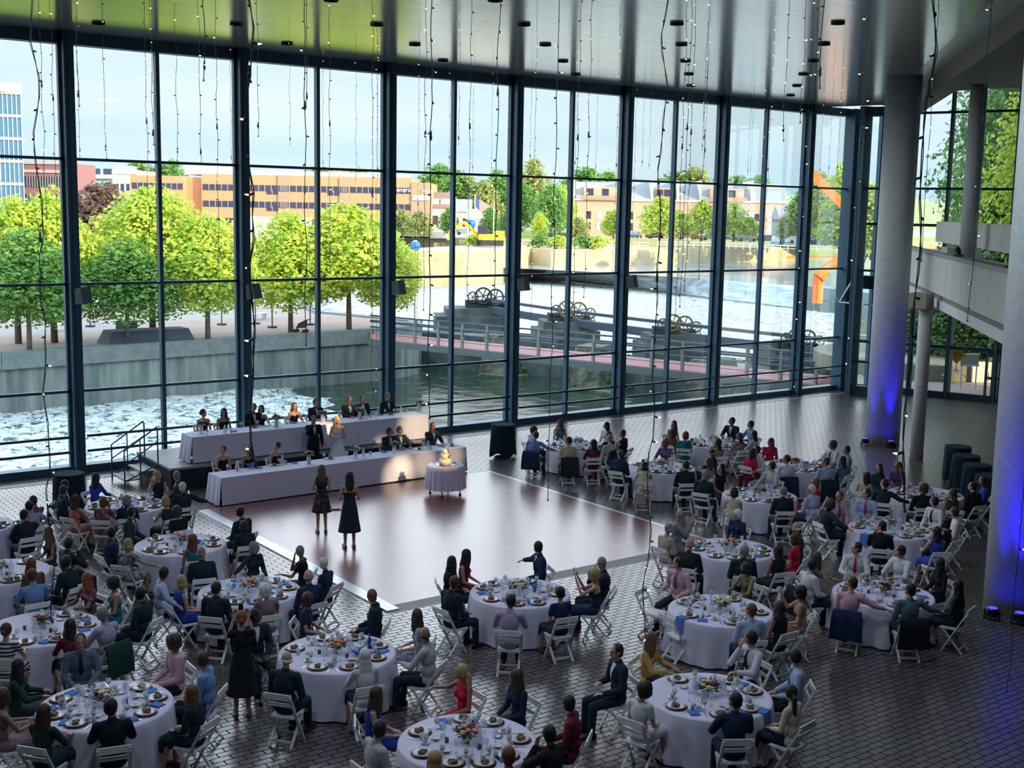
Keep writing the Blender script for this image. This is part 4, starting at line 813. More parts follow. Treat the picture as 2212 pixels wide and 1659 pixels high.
# ================================================================= FIGURES
def V3(*a): return Vector(a)
def remesh(mb, name, mats, vox=.011, it=3, fn=None, disp=None):
    me = bpy.data.meshes.new('tmp'); me.from_pydata([tuple(v) for v in mb.v], [], mb.f); me.update()
    o = bpy.data.objects.new('tmp', me); C.objects.link(o)
    r = o.modifiers.new('r', 'REMESH'); r.mode = 'VOXEL'; r.voxel_size = vox; r.use_smooth_shade = True
    if it: s = o.modifiers.new('s', 'SMOOTH'); s.iterations = it; s.factor = .5
    dg = bpy.context.evaluated_depsgraph_get(); nm = bpy.data.meshes.new_from_object(o.evaluated_get(dg)); nm.name = name
    bpy.data.objects.remove(o); bpy.data.meshes.remove(me)
    nm.materials.clear()
    for m in mats: nm.materials.append(m)
    n = len(nm.vertices); co = np.empty(n*3); nm.vertices.foreach_get('co', co); co = co.reshape(-1, 3)
    if disp is not None: co = disp(co); nm.vertices.foreach_set('co', co.ravel())
    if fn is not None:
        mi = np.zeros(len(nm.polygons), int); c = np.empty(len(nm.polygons)*3); nm.polygons.foreach_get('center', c); mi = fn(c.reshape(-1, 3)); nm.polygons.foreach_set('material_index', mi.astype(np.int32))
    nm.polygons.foreach_set('use_smooth', [True]*len(nm.polygons)); nm.update(); return nm
SEAT = {'hip': (.095, .02, .545), 'knee': (.12, .44, .50), 'ank': (.13, .46, .11), 'toe': (.14, .60, .035), 'pel': (0, -.01, .56), 'wai': (0, -.035, .72), 'che': (0, -.03, .92), 'shz': 1.045, 'neck': (0, -.005, 1.16), 'head': (0, .03, 1.275)}
STAND = {'hip': (.09, 0, .93), 'knee': (.095, .03, .50), 'ank': (.10, -.01, .10), 'toe': (.12, .15, .035), 'pel': (0, 0, .96), 'wai': (0, 0, 1.12), 'che': (0, -.01, 1.32), 'shz': 1.445, 'neck': (0, .01, 1.56), 'head': (0, .035, 1.675)}
# arm poses: elbow, wrist, finger direction for each side (x mirrored for the left arm), heights from the shoulder line
ARM = {'lap': ((.245, .03, -.29), (.11, .27, -.37), (-.45, .85, -.1)), 'tab': ((.26, .15, -.245), (.14, .36, -.235), (-.35, .95, -.05)), 'chin': ((.20, .24, -.22), (.075, .16, .06), (-.1, -.1, .9)),
       'out': ((.40, .02, -.13), (.60, .13, -.20), (.7, .6, -.3)), 'up': ((.24, .22, -.14), (.12, .34, .12), (-.2, .3, .9)), 'rest': ((.255, -.03, -.29), (.22, .20, -.31), (-.1, .95, -.1)),
       'side': ((.25, -.02, -.30), (.26, .06, -.55), (0, .1, -1)), 'front': ((.25, .03, -.29), (.10, .24, -.27), (-.6, .7, .1)), 'back': ((.24, -.13, -.27), (.10, -.20, -.33), (-.8, -.3, 0))}
POSE = {'lap': ('lap', 'lap'), 'tab': ('tab', 'tab'), 'chin': ('chin', 'tab'), 'chinl': ('tab', 'chin'), 'over': ('out', 'lap'), 'overl': ('lap', 'out'), 'phone': ('up', 'up'), 'up1': ('up', 'lap'), 'rest': ('rest', 'rest'),
        'stand': ('side', 'side'), 'read': ('front', 'front'), 'mic': ('up', 'side'), 'hands': ('front', 'front'), 'cross': ('front', 'lap')}
def arms(k, pose, w):
    out = []
    for side, nm in ((1, POSE[pose][0]), (-1, POSE[pose][1])):
        e, wr, d = ARM[nm]; sz = k['shz']
        out.append((V3(side*(.185*w), -.02, sz), V3(side*e[0]*w, e[1], sz+e[2]), V3(side*wr[0], wr[1], sz+wr[2]), V3(side*d[0], d[1], d[2]).normalized(), side))
    return out
def body_mesh(k, pose, yaw, sex):
    mb = MB(); w = 1.0 if sex == 'm' else .88; f = 1.0 if sex == 'm' else .9
    p = k['pel']; mb.ell(p, (.165*(1 if sex == 'm' else 1.02), .115, .11)); mb.ell(k['wai'], (.145*w, .10*f, .16)); c = k['che']; mb.ell(c, (.165*w, .108*f, .17)); mb.cap((-.13*w, -.02, k['shz']-.005), (.13*w, -.02, k['shz']-.005), .062*f, .062*f)
    if sex == 'w':
        for s in (-1, 1): mb.ell((s*.07, c[1]+.075, c[2]+.0), (.062, .055, .06))
    n = V3(*k['neck']); mb.cap((0, -.02, k['shz']), n+V3(0, .01, .02), .062*f, .052*f); h = V3(*k['head'])
    R = Matrix.Rotation(yaw, 3, 'Z'); q = lambda x, y, z: h+R @ V3(x, y, z)
    mb.ell(h+R @ V3(0, -.008, .02), (.076, .094, .10), 14, 10, R); mb.ell(q(0, .03, -.045), (.058, .058, .072), 12, 8, R); mb.ell(q(0, .052, -.092), (.028, .024, .022), 8, 6)
    mb.ell(q(0, .094, -.022), (.013, .022, .020), 8, 6); mb.cap(q(0, .084, .018), q(0, .098, -.016), .009, .012, 6); mb.cap(q(-.035, .078, .024), q(.035, .078, .024), .012, .012, 6); mb.ell(q(0, .085, -.063), (.022, .012, .012), 8, 6)
    mb.add([q(-.014, .082, -.028), q(.014, .082, -.028), q(0, .112, -.026), q(0, .085, .022)], [(0, 1, 2), (0, 2, 3), (1, 3, 2), (0, 3, 1)])
    for s in (-1, 1): mb.ell(q(s*.078, -.005, -.008), (.012, .02, .030), 8, 6, R)
    for sh, el, wr, d, side in arms(k, pose, w):
        mb.cap(sh, el, .050*f, .038*f); mb.cap(el, wr, .039*f, .026*f)
        pc_ = wr+d*.045; up = V3(0, 0, 1) if abs(d.z) < .8 else V3(0, 1, 0); sd_ = d.cross(up).normalized(); nn = sd_.cross(d)
        for t in (-.026, 0, .024): mb.cap(wr+sd_*t*.6+d*.02, wr+d*.088+sd_*t, .0165, .013, 8)
        for j, t in enumerate((-.034, -.012, .011, .033)):
            L = (.062, .072, .068, .05)[j]; a = wr+d*.09+sd_*t; b = a+d*L*.55-nn*.01; c2 = b+d*L*.35-nn*L*.45; mb.cap(a, b, .0095, .009, 6); mb.cap(b, c2, .009, .0078, 6)
        th = wr+d*.03-sd_*.032*side; mb.cap(th, th+(d*.5-sd_*.6*side)*.05-nn*.01, .012, .0105, 6); mb.cap(th+(d*.5-sd_*.6*side)*.05-nn*.01, th+(d*.9-sd_*.45*side)*.075-nn*.015, .0105, .009, 6)
    for s in (-1, 1):
        m_ = lambda a: V3(s*a[0], a[1], a[2]); mb.cap(m_(k['hip']), m_(k['knee']), .083, .055); mb.cap(m_(k['knee']), m_(k['ank']), .054, .034); mid = m_(k['knee'])*.7+m_(k['ank'])*.3; mb.ell(mid+V3(0, -.02, 0), (.05, .055, .11))
        a = m_(k['ank']); mb.cap((a.x, a.y-.035, .045), m_(k['toe']), .036, .028)
    eyes = [q(s*.031, .082, .004) for s in (-1, 1)]; brow = [q(s*.031, .085, .026) for s in (-1, 1)]; lip = q(0, .092, -.062)
    def fn(c):
        mi = np.zeros(len(c), int)
        for e in eyes: mi[(np.linalg.norm((c-np.array(e))*np.array([1, 1, 1.5]), axis=1) < .017)] = 1
        mi[np.linalg.norm((c-np.array(lip))*np.array([.7, 1, 1.9]), axis=1) < .019] = 2
        return mi
    return remesh(mb, 'person', [skin, eyem, lipm], .0105, 2, fn)
skin = mat('skin', (.42, .22, .15), .5); eyem = mat('eye_dark', (.03, .025, .02), .3); lipm = mat('lips', (.30, .09, .08), .5)
def bell(mb, levels):  # closed ring stack: (cx, cy, z, rx, ry)
    n = 16; vs = []
    for (x, y, z, a, b) in levels:
        for j in range(n): t = 2*PI*j/n; vs.append((x+a*math.cos(t), y+b*math.sin(t), z))
    L = len(levels); return mb.add(vs, [(i*n+j, i*n+(j+1) % n, (i+1)*n+(j+1) % n, (i+1)*n+j) for i in range(L-1) for j in range(n)]+[tuple(range(n-1, -1, -1)), tuple((L-1)*n+j for j in range(n))])
def top_mesh(k, pose, sex, kind):
    """kind: jacket shirt tee sleeveless strapless"""
    mb = MB(); w = 1.0 if sex == 'm' else .88; f = 1.0 if sex == 'm' else .9; g = {'jacket': .020, 'shirt': .013}.get(kind, .010); c = k['che']; sz = k['shz']
    mb.ell(k['pel'], (.17+g, .12+g, .10+g)); mb.ell(k['wai'], (.147*w+g, .103*f+g, .165)); 
    if kind == 'strapless':
        mb.ell((c[0], c[1], c[2]-.035), (.163*w+g, .108*f+g, .13))
    else:
        mb.ell(c, (.167*w+g, .110*f+g, .17+g)); mb.cap((-.12*w, -.02, sz-.008), (.12*w, -.02, sz-.008), .062*f+g, .062*f+g)
    if sex == 'w':
        for s in (-1, 1): mb.ell((s*.07, c[1]+.075, c[2]), (.062+g, .055+g, .06+g))
    if kind in ('jacket', 'shirt'): mb.cap((0, -.02, sz+.02), (0, -.012, sz+.07), .064+g*.6, .060+g*.3)
    for sh, el, wr, d, side in arms(k, pose, w):
        if kind in ('jacket', 'shirt'):
            mb.cap(sh, el, .052*f+g, .041*f+g); e2 = el+(wr-el)*.90; mb.cap(el, e2, .042*f+g, .031*f+g*.8)
        elif kind == 'tee': mb.cap(sh, sh+(el-sh)*.5, .054*f+g, .05*f+g)
        elif kind == 'sleeveless': mb.ell(sh-V3(side*.03, 0, -.005), (.045, .05, .05))
    if kind == 'jacket' and k is STAND: bell(mb, [(0, -.005, .80, .20, .145), (0, 0, .95, .19, .14), (0, 0, 1.1, .17, .125)])
    return remesh(mb, kind, [None], .012, 3)
def skirt_mesh(k, kind):
    mb = MB()
    if k is SEAT:
        mb.ell((0, .02, .555), (.185, .16, .10)); 
        for s in (-1, 1): mb.cap((s*.085, .03, .55), (s*.105, .44, .515), .105, .085)
        mb.cap((0, .08, .55), (0, .42, .52), .10, .085)
        for s in (-1, 0, 1): mb.cap((s*.11, .46, .50), (s*.12, .47, .50-(.12 if kind == 'short' else .34)), .08, .075)
    elif kind == 'gown': bell(mb, [(0, -.02, .02, .48, .46), (0, -.02, .35, .36, .34), (0, -.01, .7, .24, .21), (0, 0, .98, .155, .125), (0, 0, 1.14, .14, .11)])
    elif kind == 'midi': bell(mb, [(0, 0, .40, .27, .22), (0, 0, .7, .215, .17), (0, 0, .92, .185, .145), (0, 0, 1.12, .14, .11)])
    else: bell(mb, [(0, 0, .56, .27, .21), (0, 0, .78, .215, .165), (0, 0, .93, .185, .145), (0, 0, 1.12, .14, .11)])
    return remesh(mb, 'skirt', [None], .013, 3)
def trouser_mesh(k):
    mb = MB(); mb.ell(k['pel'], (.178, .13, .10))
    for s in (-1, 1):
        m_ = lambda a: V3(s*a[0], a[1], a[2]); a = m_(k['ank']); mb.cap(m_(k['hip']), m_(k['knee']), .098, .074); mb.cap(m_(k['knee']), a, .073, .060); mb.cap(a, a-V3(0, 0, .04), .058, .056)
    return remesh(mb, 'trousers', [None], .013, 3)
def shoe_mesh(k, s):
    mb = MB(); a = k['ank']; t = k['toe']; mb.cap((s*a[0], a[1]-.045, .05), (s*t[0], t[1]+.02, .038), .046, .038); mb.box(s*a[0]-.035, s*a[0]+.035, a[1]-.08, t[1]+.03, .0, .02)
    return remesh(mb, 'shoe', [None], .012, 2)
rs_ = random.Random(4)
def strands(amp, fr):
    def d(co):
        x, y, z = co[:, 0], co[:, 1], co[:, 2]; a = np.arctan2(y, x); n = np.sin(a*fr+z*11)*np.cos(a*fr*.37+z*5+1); k = 1+amp*n/np.maximum(.06, np.hypot(x, y)); co[:, 0] *= k; co[:, 1] *= k; return co
    return d
def hair_mesh(kind):
    mb = MB(); base = lambda s=1.0: mb.ell((0, -.024, .026), (.087*s, .096*s, .104*s), 16, 12)
    if kind == 'bald': mb.ell((0, -.034, -.018), (.085, .083, .048), 14, 8)
    elif kind == 'curly': mb.ell((0, -.045, .03), (.118, .115, .12)); mb.ell((0, -.06, -.05), (.115, .085, .08)); 
    else: base(1.0 if kind == 'short' else 1.04)
    if kind == 'short': mb.ell((0, -.05, -.035), (.079, .06, .06))
    if kind in ('long', 'wavy'):
        L = 1.0 if kind == 'long' else 1.12
        mb.ell((0, -.072, -.09), (.088, .055, .13)); mb.ell((0, -.095, -.20), (.098*L, .042, .12)); mb.ell((0, -.105, -.30), (.085*L, .034, .09))
        for s in (-1, 1): mb.ell((s*.078, -.02, -.07), (.024, .045, .12)); mb.ell((s*.085, -.06, -.17), (.026, .04, .10))
    if kind == 'bob':
        mb.ell((0, -.055, -.055), (.094, .07, .085))
        for s in (-1, 1): mb.ell((s*.08, -.012, -.05), (.024, .052, .08))
    if kind == 'bun': mb.ell((0, -.125, -.01), (.042, .038, .042)); mb.ell((0, -.07, -.02), (.074, .05, .06))
    if kind == 'updo': mb.ell((0, -.10, .05), (.06, .055, .055)); mb.ell((0, -.065, -.02), (.078, .055, .065))
    if kind == 'pony': mb.ell((0, -.06, -.01), (.076, .052, .06)); mb.tube([(0, -.10, .02), (0, -.155, -.03), (0, -.155, -.16), (.01, -.14, -.30), (.02, -.13, -.38)], [.025, .036, .040, .030, .008], 10)
    amp = {'curly': .014, 'wavy': .008, 'long': .004, 'bob': .004, 'pony': .004}.get(kind, .003)
    return remesh(mb, 'hair', [None], .0085, 1, None, strands(amp, 9 if kind == 'curly' else 23))
CACHE = {}
def cached(key, fn):
    if key not in CACHE: CACHE[key] = fn()
    return CACHE[key]
COL = {'black': (.012, .015, .02), 'dark': (.016, .03, .045), 'navy': (.015, .03, .075), 'charcoal': (.03, .04, .05), 'grey': (.20, .21, .22), 'white': (.62, .62, .66), 'blue': (.16, .28, .52), 'paleblue': (.36, .46, .66),
       'royal': (.02, .06, .33), 'teal': (.02, .16, .20), 'darkteal': (.015, .075, .09), 'pink': (.62, .36, .44), 'lilac': (.40, .33, .48), 'red': (.50, .02, .05), 'burgundy': (.14, .018, .04), 'coral': (.45, .16, .12), 'mustard': (.52, .30, .08), 'cream': (.55, .50, .38), 'beige': (.46, .36, .27),
       'purple': (.14, .07, .20), 'green': (.012, .05, .035), 'olive': (.13, .14, .07), 'mauve': (.24, .15, .18), 'brown': (.15, .08, .05), 'patterned': (.10, .11, .13), 'floral': (.14, .06, .09), 'nightfloral': (.015, .03, .04), 'striped': (.6, .58, .55), 'tan': (.40, .24, .14), 'silver': (.45, .45, .46),
       'bluewhite': (.25, .28, .40), 'slate': (.10, .15, .20)}
HC_ = {'black': (.008, .009, .012), 'dark': (.02, .015, .012), 'brown': (.055, .032, .02), 'lightbrown': (.14, .08, .04), 'auburn': (.16, .05, .02), 'red': (.26, .06, .015), 'blonde': (.40, .28, .12), 'grey': (.20, .20, .19), 'white': (.62, .60, .56), 'golden': (.50, .30, .09)}
def cloth(c):
    if 'cloth_'+c in MATS: return MATS['cloth_'+c]
    var = {'patterned': (14, (.32, .32, .34), .45, .55), 'nightfloral': (11, (.20, .07, .06), .55, .6), 'floral': (12, (.34, .20, .16), .5, .58), 'bluewhite': (26, (.50, .52, .60), .45, .55)}.get(c)
    m = mat('cloth_'+c, COL[c], .85, 0, .2, var=var)
    if c == 'striped':
        t = m.node_tree; co = N(t, 'ShaderNodeTexCoord'); w = N(t, 'ShaderNodeTexWave', wave_type='BANDS', bands_direction='Z'); w.inputs['Scale'].default_value = 5; r = N(t, 'ShaderNodeValToRGB'); r.color_ramp.interpolation = 'CONSTANT'
        r.color_ramp.elements[1].position = .45; r.color_ramp.elements[0].color = (.02, .02, .03, 1); r.color_ramp.elements[1].color = (.62, .58, .54, 1)
        t.links.new(co.outputs['Object'], w.inputs['Vector']); t.links.new(w.outputs['Fac'], r.inputs[0]); t.links.new(r.outputs[0], t.nodes['Principled BSDF'].inputs['Base Color'])
    return m
def hairm(c): return mat('hair_'+c, HC_[c], .55, 0, .4)
def sk(tone): return mat('skin_%d' % tone, [(.42, .22, .15), (.52, .29, .20), (.30, .15, .095), (.10, .05, .035)][tone], .5)
def child(name, me, parent, m=None, loc=None, rz=0):
    o = link(name, me, parent, loc, rz)
    if m is not None:
        o.material_slots[0].link = 'OBJECT'; o.material_slots[0].material = m
    return o
def shirt_front(k):
    c = k['che']; mb = MB(); vs = []; n = 5
    for i in range(7):
        t = i/6; z = k['shz']+.055-t*.27; w = .055*(1-t)+.004
        for j in range(n):
            x = -w+2*w*j/(n-1); vs.append((x, 0, z))
    out = []
    for x, _, z in vs:
        q = 1-(x/.19)**2-((z-c[2])/.195)**2; y = c[1]+.135*math.sqrt(max(.08, q)); yn = .066-.012; y2 = max(y, -.012+yn if z > k['shz']+.01 else y); out.append((x, y2+.006, z))
    mb.add(out, [(i*n+j, (i+1)*n+j, (i+1)*n+j+1, i*n+j+1) for i in range(6) for j in range(n-1)])
    o2 = [(x, y-.03, z) for x, y, z in out]; b = len(out); mb.add(o2, [(i*n+j, i*n+j+1, (i+1)*n+j+1, (i+1)*n+j) for i in range(6) for j in range(n-1)])
    return mb.mesh('shirt_front', [None], True)
def tie_mesh(k, kind='tie'):
    c = k['che']; mb = MB(); z0 = k['shz']+.035
    if kind == 'bow':
        y = c[1]+.105; mb.add([(-.05, y, z0-.02), (-.05, y, z0+.02), (0, y+.012, z0+.006), (0, y+.012, z0-.006), (.05, y, z0-.02), (.05, y, z0+.02), (0, y-.02, z0)], [(0, 3, 2, 1), (4, 5, 2, 3), (1, 2, 6), (0, 6, 3), (5, 6, 2), (4, 3, 6)])
    else:
        L = []
        for t, w in ((0, .018), (.06, .014), (.3, .024), (.75, .035), (1, .004)):
            z = z0-t*.36; q = 1-((z-c[2])/.19)**2; y = c[1]+.14*math.sqrt(max(.25, q))+.012; L += [(-w, y, z), (w, y, z)]
        mb.add(L, [(2*i, 2*i+2, 2*i+3, 2*i+1) for i in range(4)]); n = len(L); mb.add([(x, y-.012, z) for x, y, z in L], [(2*i, 2*i+1, 2*i+3, 2*i+2) for i in range(4)])
    return mb.mesh(kind, [None], True)
USED = {}
def person(loc, rz, yaw, sex, pose, outfit, col, hair, hcol, label, stand=False, scale=1.0, tone=None, tie=None, legs=None):
    k = STAND if stand else SEAT; kn = 'st' if stand else 'se'
    yq = int(round(max(-70, min(70, math.degrees(yaw)))/35.0))*35; yr = math.radians(yq)
    me = cached(('b', kn, pose, yq, sex), lambda: body_mesh(k, pose, yr, sex))
    o = link('person', me, None, loc, rz); o.scale = (scale,)*3; tag(o, label, 'person', 'wedding guests' if not stand else None)
    tone = rs_.choice([0, 0, 1, 1, 2]) if tone is None else tone
    o.material_slots[0].link = 'OBJECT'; o.material_slots[0].material = sk(tone)
    hd = k['head']
    h = child('hair', cached(('h', hair), lambda: hair_mesh(hair)), o, hairm(hcol), hd, yr); 
    tk_ = outfit
    names = {'jacket': 'suit_jacket', 'shirt': 'shirt', 'tee': 'top', 'sleeveless': 'dress_top', 'strapless': 'dress_top'}
    t = child(names[tk_], cached(('t', kn, pose, sex, tk_), lambda: top_mesh(k, pose, sex, tk_)), o, cloth(col))
    if sex == 'm' or tk_ == 'shirtw':
        lg = legs or ('dark' if tk_ != 'jacket' else col)
        child('trousers', cached(('tr', kn), lambda: trouser_mesh(k)), o, cloth(lg))
        for s in (-1, 1): child('shoe', cached(('sh', kn, s), lambda: shoe_mesh(k, s)), o, mat('shoe_leather', (.012, .012, .015), .35))
        if tk_ == 'jacket': child('shirt_front', cached(('sf', kn), lambda: shirt_front(k)), o, cloth('white'))
        if tie: child('bow_tie' if tie == 'bow' else 'tie', cached(('ti', kn, tie == 'bow'), lambda: tie_mesh(k, 'bow' if tie == 'bow' else 'tie')), o, cloth('black' if tie == 'bow' else tie))
    else:
        sk_ = legs or 'short'; child('skirt', cached(('sk', kn, sk_), lambda: skirt_mesh(k, sk_)), o, cloth('dark' if tk_ == 'shirt' and legs is None else col))
        if sk_ != 'gown':
            for s in (-1, 1): child('shoe', cached(('sh', kn, s), lambda: shoe_mesh(k, s)), o, mat('shoe_tan', (.10, .06, .05), .4))
    return o
# ----------------------------------------------------------------- white folding chair
wht = mat('chair_white', (.78, .78, .76), .45); wht2 = mat('chair_pad', (.80, .80, .80), .7)
def chair_parts():
    P = []
    for s in (-1, 1):
        P.append(('leg', MB().bar((s*.20, -.27, .82), (s*.20, .17, .0), .026, .042, (1, 0, 0)).mesh('leg', wht)))       # back upright running to the front foot
        P.append(('leg', MB().bar((s*.175, .19, .44), (s*.175, -.20, .0), .024, .038, (1, 0, 0)).mesh('leg', wht)))
    P.append(('seat', MB().box(-.19, .19, -.14, .23, .425, .45).box(-.17, .17, -.12, .21, .45, .468).mesh('seat', wht2)))
    P.append(('backrest', MB().bar((-.215, -.262, .80), (.215, -.262, .80), .022, .095).mesh('backrest', wht)))
    P.append(('back_rail', MB().bar((-.2, -.205, .665), (.2, -.205, .665), .02, .055).mesh('back_rail', wht)))
    P.append(('stretcher', MB().bar((-.175, -.145, .07), (.175, -.145, .07), .02, .04).mesh('stretcher', wht)))
    P.append(('stretcher', MB().bar((-.2, .125, .10), (.2, .125, .10), .02, .03).mesh('stretcher', wht)))
    return P
CP_ = chair_parts()
def chair(x, y, rz, label, z=0, group='white folding chairs'):
    t = thing('folding_chair', label, 'chair', (x, y, z), rz, group)
    for n, me in CP_: link(n, me, t)
    return t
# ----------------------------------------------------------------- tables and tableware
clothw = mat('table_linen', (.70, .67, .80), .8, 0, .2)
def round_cloth(R=.93, h=.76, n=96, drop=.74, flare=.07):
    mb = MB(); prof = [(.0, 0), (.3*R, 0), (.6*R, 0), (.95*R, 0), (R, -.004), (R+.008, -.02)]; rings = []
    for r, z in prof[1:]: rings.append([(r*math.cos(2*PI*j/n), r*math.sin(2*PI*j/n), h+z) for j in range(n)])
    for i in range(1, 8):
        t = i/7; ring = []
        for j in range(n):
            a = 2*PI*j/n; w = math.sin(a*17+.5)*.7+math.sin(a*11+1.7)*.6; r = R+.012+flare*t+w*.042*t**1.1; ring.append((r*math.cos(a), r*math.sin(a), h-.02-(drop-.03)*t))
        rings.append(ring)
    vs = [(0, 0, h)]+[v for r in rings for v in r]; fs = [(0, 1+j, 1+(j+1) % n) for j in range(n)]
    for i in range(len(rings)-1):
        for j in range(n): k = (j+1) % n; fs.append((1+i*n+j, 1+(i+1)*n+j, 1+(i+1)*n+k, 1+i*n+k))
    mb.add(vs, fs); return mb
CLM = round_cloth().mesh('tablecloth', clothw, True)
def tableglass():
    m = bpy.data.materials.new('clear_glass'); m.use_nodes = True; t = m.node_tree; b = t.nodes['Principled BSDF']; b.inputs['Base Color'].default_value = (.85, .90, .95, 1); b.inputs['Roughness'].default_value = .08; b.inputs['Specular IOR Level'].default_value = 1
    tr = N(t, 'ShaderNodeBsdfTransparent'); tr.inputs[0].default_value = (.96, .98, 1, 1); lw = N(t, 'ShaderNodeLayerWeight'); lw.inputs[0].default_value = .45
    mr_ = N(t, 'ShaderNodeMapRange'); mr_.inputs['To Min'].default_value = .16; mr_.inputs['To Max'].default_value = .85; a = N(t, 'ShaderNodeMixShader')
    t.links.new(lw.outputs['Facing'], mr_.inputs['Value']); t.links.new(mr_.outputs[0], a.inputs[0]); t.links.new(tr.outputs[0], a.inputs[1]); t.links.new(b.outputs[0], a.inputs[2]); t.links.new(a.outputs[0], t.nodes['Material Output'].inputs[0])
    return m
clearg = tableglass(); winew = mat('white_wine', (.55, .50, .18), .2); wine = mat('red_wine', (.16, .01, .03), .2); por = mat('porcelain', (.62, .62, .66), .3)
bluen = mat('blue_napkin', (.05, .17, .50), .8); bluen2 = mat('blue_glass', (.01, .04, .35), .15)
foodA = mat('food_greens', (.10, .13, .03), .7, var=(28, (.30, .20, .07), .42, .58), bump=(60, 1, .02)); foodB = mat('food_meat', (.16, .07, .03), .7, var=(26, (.34, .22, .10), .42, .58), bump=(60, 1, .02))
charger = mat('charger_rim', (.20, .07, .04), .5); steel = mat('cutlery_steel', (.6, .62, .65), .25, .9); candle = mat('candle_cup', (.10, .05, .08), .3)
ME = {}
ME['plate'] = MB().lathe([(.03, 0), (.09, .004), (.135, .016), (.138, .020), (.09, .010), (.0, .008)], 28).mesh('plate', por, True)
ME['charger'] = MB().lathe([(.03, 0), (.16, .004), (.165, .008), (.0, .006)], 28).mesh('charger', charger, True)
def lump(seed, m, s=1.0):
    mb = MB(); r = random.Random(seed)
    for _ in range(9): a = r.random()*6.28; d = r.random()*.055; mb.ell((d*math.cos(a), d*math.sin(a), .018+r.random()*.02), (.03+r.random()*.015, .03, .018+r.random()*.016), 8, 5)
    return mb.mesh('food', m, True)
ME['foodA'] = lump(1, foodA); ME['foodB'] = lump(2, foodB)
ME['goblet'] = MB().lathe([(.034, 0), (.03, .004), (.006, .01), (.005, .075), (.012, .085), (.034, .11), (.038, .14), (.032, .175), (.029, .175), (.034, .14), (.028, .11), (.0, .09)], 16).mesh('glass', clearg, True)
ME['tumbler'] = MB().lathe([(.028, 0), (.034, .10), (.031, .10), (.026, .006), (.0, .006)], 16).mesh('glass', clearg, True)
ME['drinkr'] = MB().lathe([(.012, .088), (.031, .108), (.035, .135), (.0, .136)], 14).mesh('drink', wine, True)
ME['drinkw'] = MB().lathe([(.012, .088), (.031, .108), (.035, .135), (.0, .136)], 14).mesh('drink', winew, True)
ME['drinkt'] = MB().lathe([(.026, .007), (.030, .06), (.0, .061)], 14).mesh('drink', mat('water_tint', (.35, .42, .45), .1), True)
ME['carafe'] = MB().lathe([(.05, 0), (.055, .02), (.052, .12), (.03, .18), (.02, .21), (.024, .25), (.020, .25), (.016, .21), (.026, .18), (.046, .12), (.0, .01)], 18).mesh('carafe', clearg, True)
ME['bowl'] = MB().lathe([(.03, 0), (.06, .035), (.075, .04), (.055, .035), (.0, .012)], 20).mesh('bowl', por, True)
ME['saucer'] = MB().lathe([(.03, 0), (.07, .012), (.0, .006)], 20).mesh('saucer', por, True)
ME['cup'] = MB().lathe([(.025, .008), (.038, .05), (.040, .065), (.036, .065), (.03, .04), (.0, .035)], 16).lathe([(.03, 0), (.072, .012), (.07, .015), (.0, .006)], 20).mesh('cup_and_saucer', por, True)
ME['candle'] = MB().lathe([(.026, 0), (.03, .065), (.026, .065), (.0, .03)], 14).mesh('candle', candle, True)
nb = MB(); 
for i in range(8):
    a0, a1 = 2*PI*i/8, 2*PI*(i+1)/8; r0, r1 = (.13, .09) if i % 2 else (.09, .13); nb.add([(0, 0, .01), (r0*math.cos(a0), r0*.8*math.sin(a0), .07+.02*(i % 2)), (r1*math.cos(a1), r1*.8*math.sin(a1), .07+.02*((i+1) % 2)), (0, 0, .0)], [(0, 1, 2), (3, 2, 1), (0, 3, 1), (0, 2, 3)])
ME['napfan'] = nb.mesh('napkin', bluen)
ME['napflat'] = MB().add([(-.09, -.07, .0), (.09, -.08, .0), (.10, .07, .0), (-.08, .08, .0), (-.085, -.065, .018), (.085, -.075, .025), (.095, .065, .012), (-.075, .075, .02)], [(0, 3, 2, 1), (4, 5, 6, 7), (0, 1, 5, 4), (1, 2, 6, 5), (2, 3, 7, 6), (3, 0, 4, 7)]).mesh('napkin', bluen)
ME['naphang'] = MB().add([(-.10, -.12, .006), (.10, -.12, .006), (.10, .02, .006), (-.10, .02, .006), (-.11, .05, -.26), (.10, .05, -.22), (-.10, .03, .0), (.10, .03, .0), (-.11, .06, -.26), (.10, .06, -.22), (-.1, .03, .014), (.1, .03, .014), (-.1, -.12, .014), (.1, -.12, .014)], [(12, 13, 11, 10), (0, 3, 2, 1), (10, 11, 9, 8), (3, 4, 5, 2), (8, 9, 5, 4), (10, 8, 4, 3), (11, 2, 5, 9), (12, 10, 3, 0), (13, 1, 2, 11), (12, 0, 1, 13)]).mesh('napkin', bluen)
def fork_():
    mb = MB().box(-.006, .006, -.10, .03, 0, .004).box(-.011, .011, .03, .05, 0, .004)
    for x in (-.010, -.004, .002, .008): mb.box(x, x+.0035, .05, .09, 0, .004)
    return mb
ME['fork'] = fork_().mesh('fork', steel); ME['knife'] = MB().box(-.007, .007, -.11, 0, 0, .005).add([(-.009, 0, 0), (.009, 0, 0), (.008, .10, 0), (-.002, .115, 0), (-.009, 0, .003), (.009, 0, .003), (.008, .10, .003), (-.002, .115, .003)], [(0, 3, 2, 1), (4, 5, 6, 7), (0, 1, 5, 4), (1, 2, 6, 5), (2, 3, 7, 6), (3, 0, 4, 7)]).mesh('knife', steel)
flm = {'orange': mat('petal_orange', (.75, .28, .08), .7), 'pink': mat('petal_pink', (.70, .30, .30), .7), 'white': mat('petal_white', (.75, .70, .60), .7), 'peach': mat('petal_peach', (.78, .45, .28), .7), 'burg': mat('petal_burgundy', (.22, .02, .05), .7), 'purple': mat('petal_purple', (.35, .22, .45), .7), 'yellow': mat('petal_yellow', (.65, .60, .20), .7)}
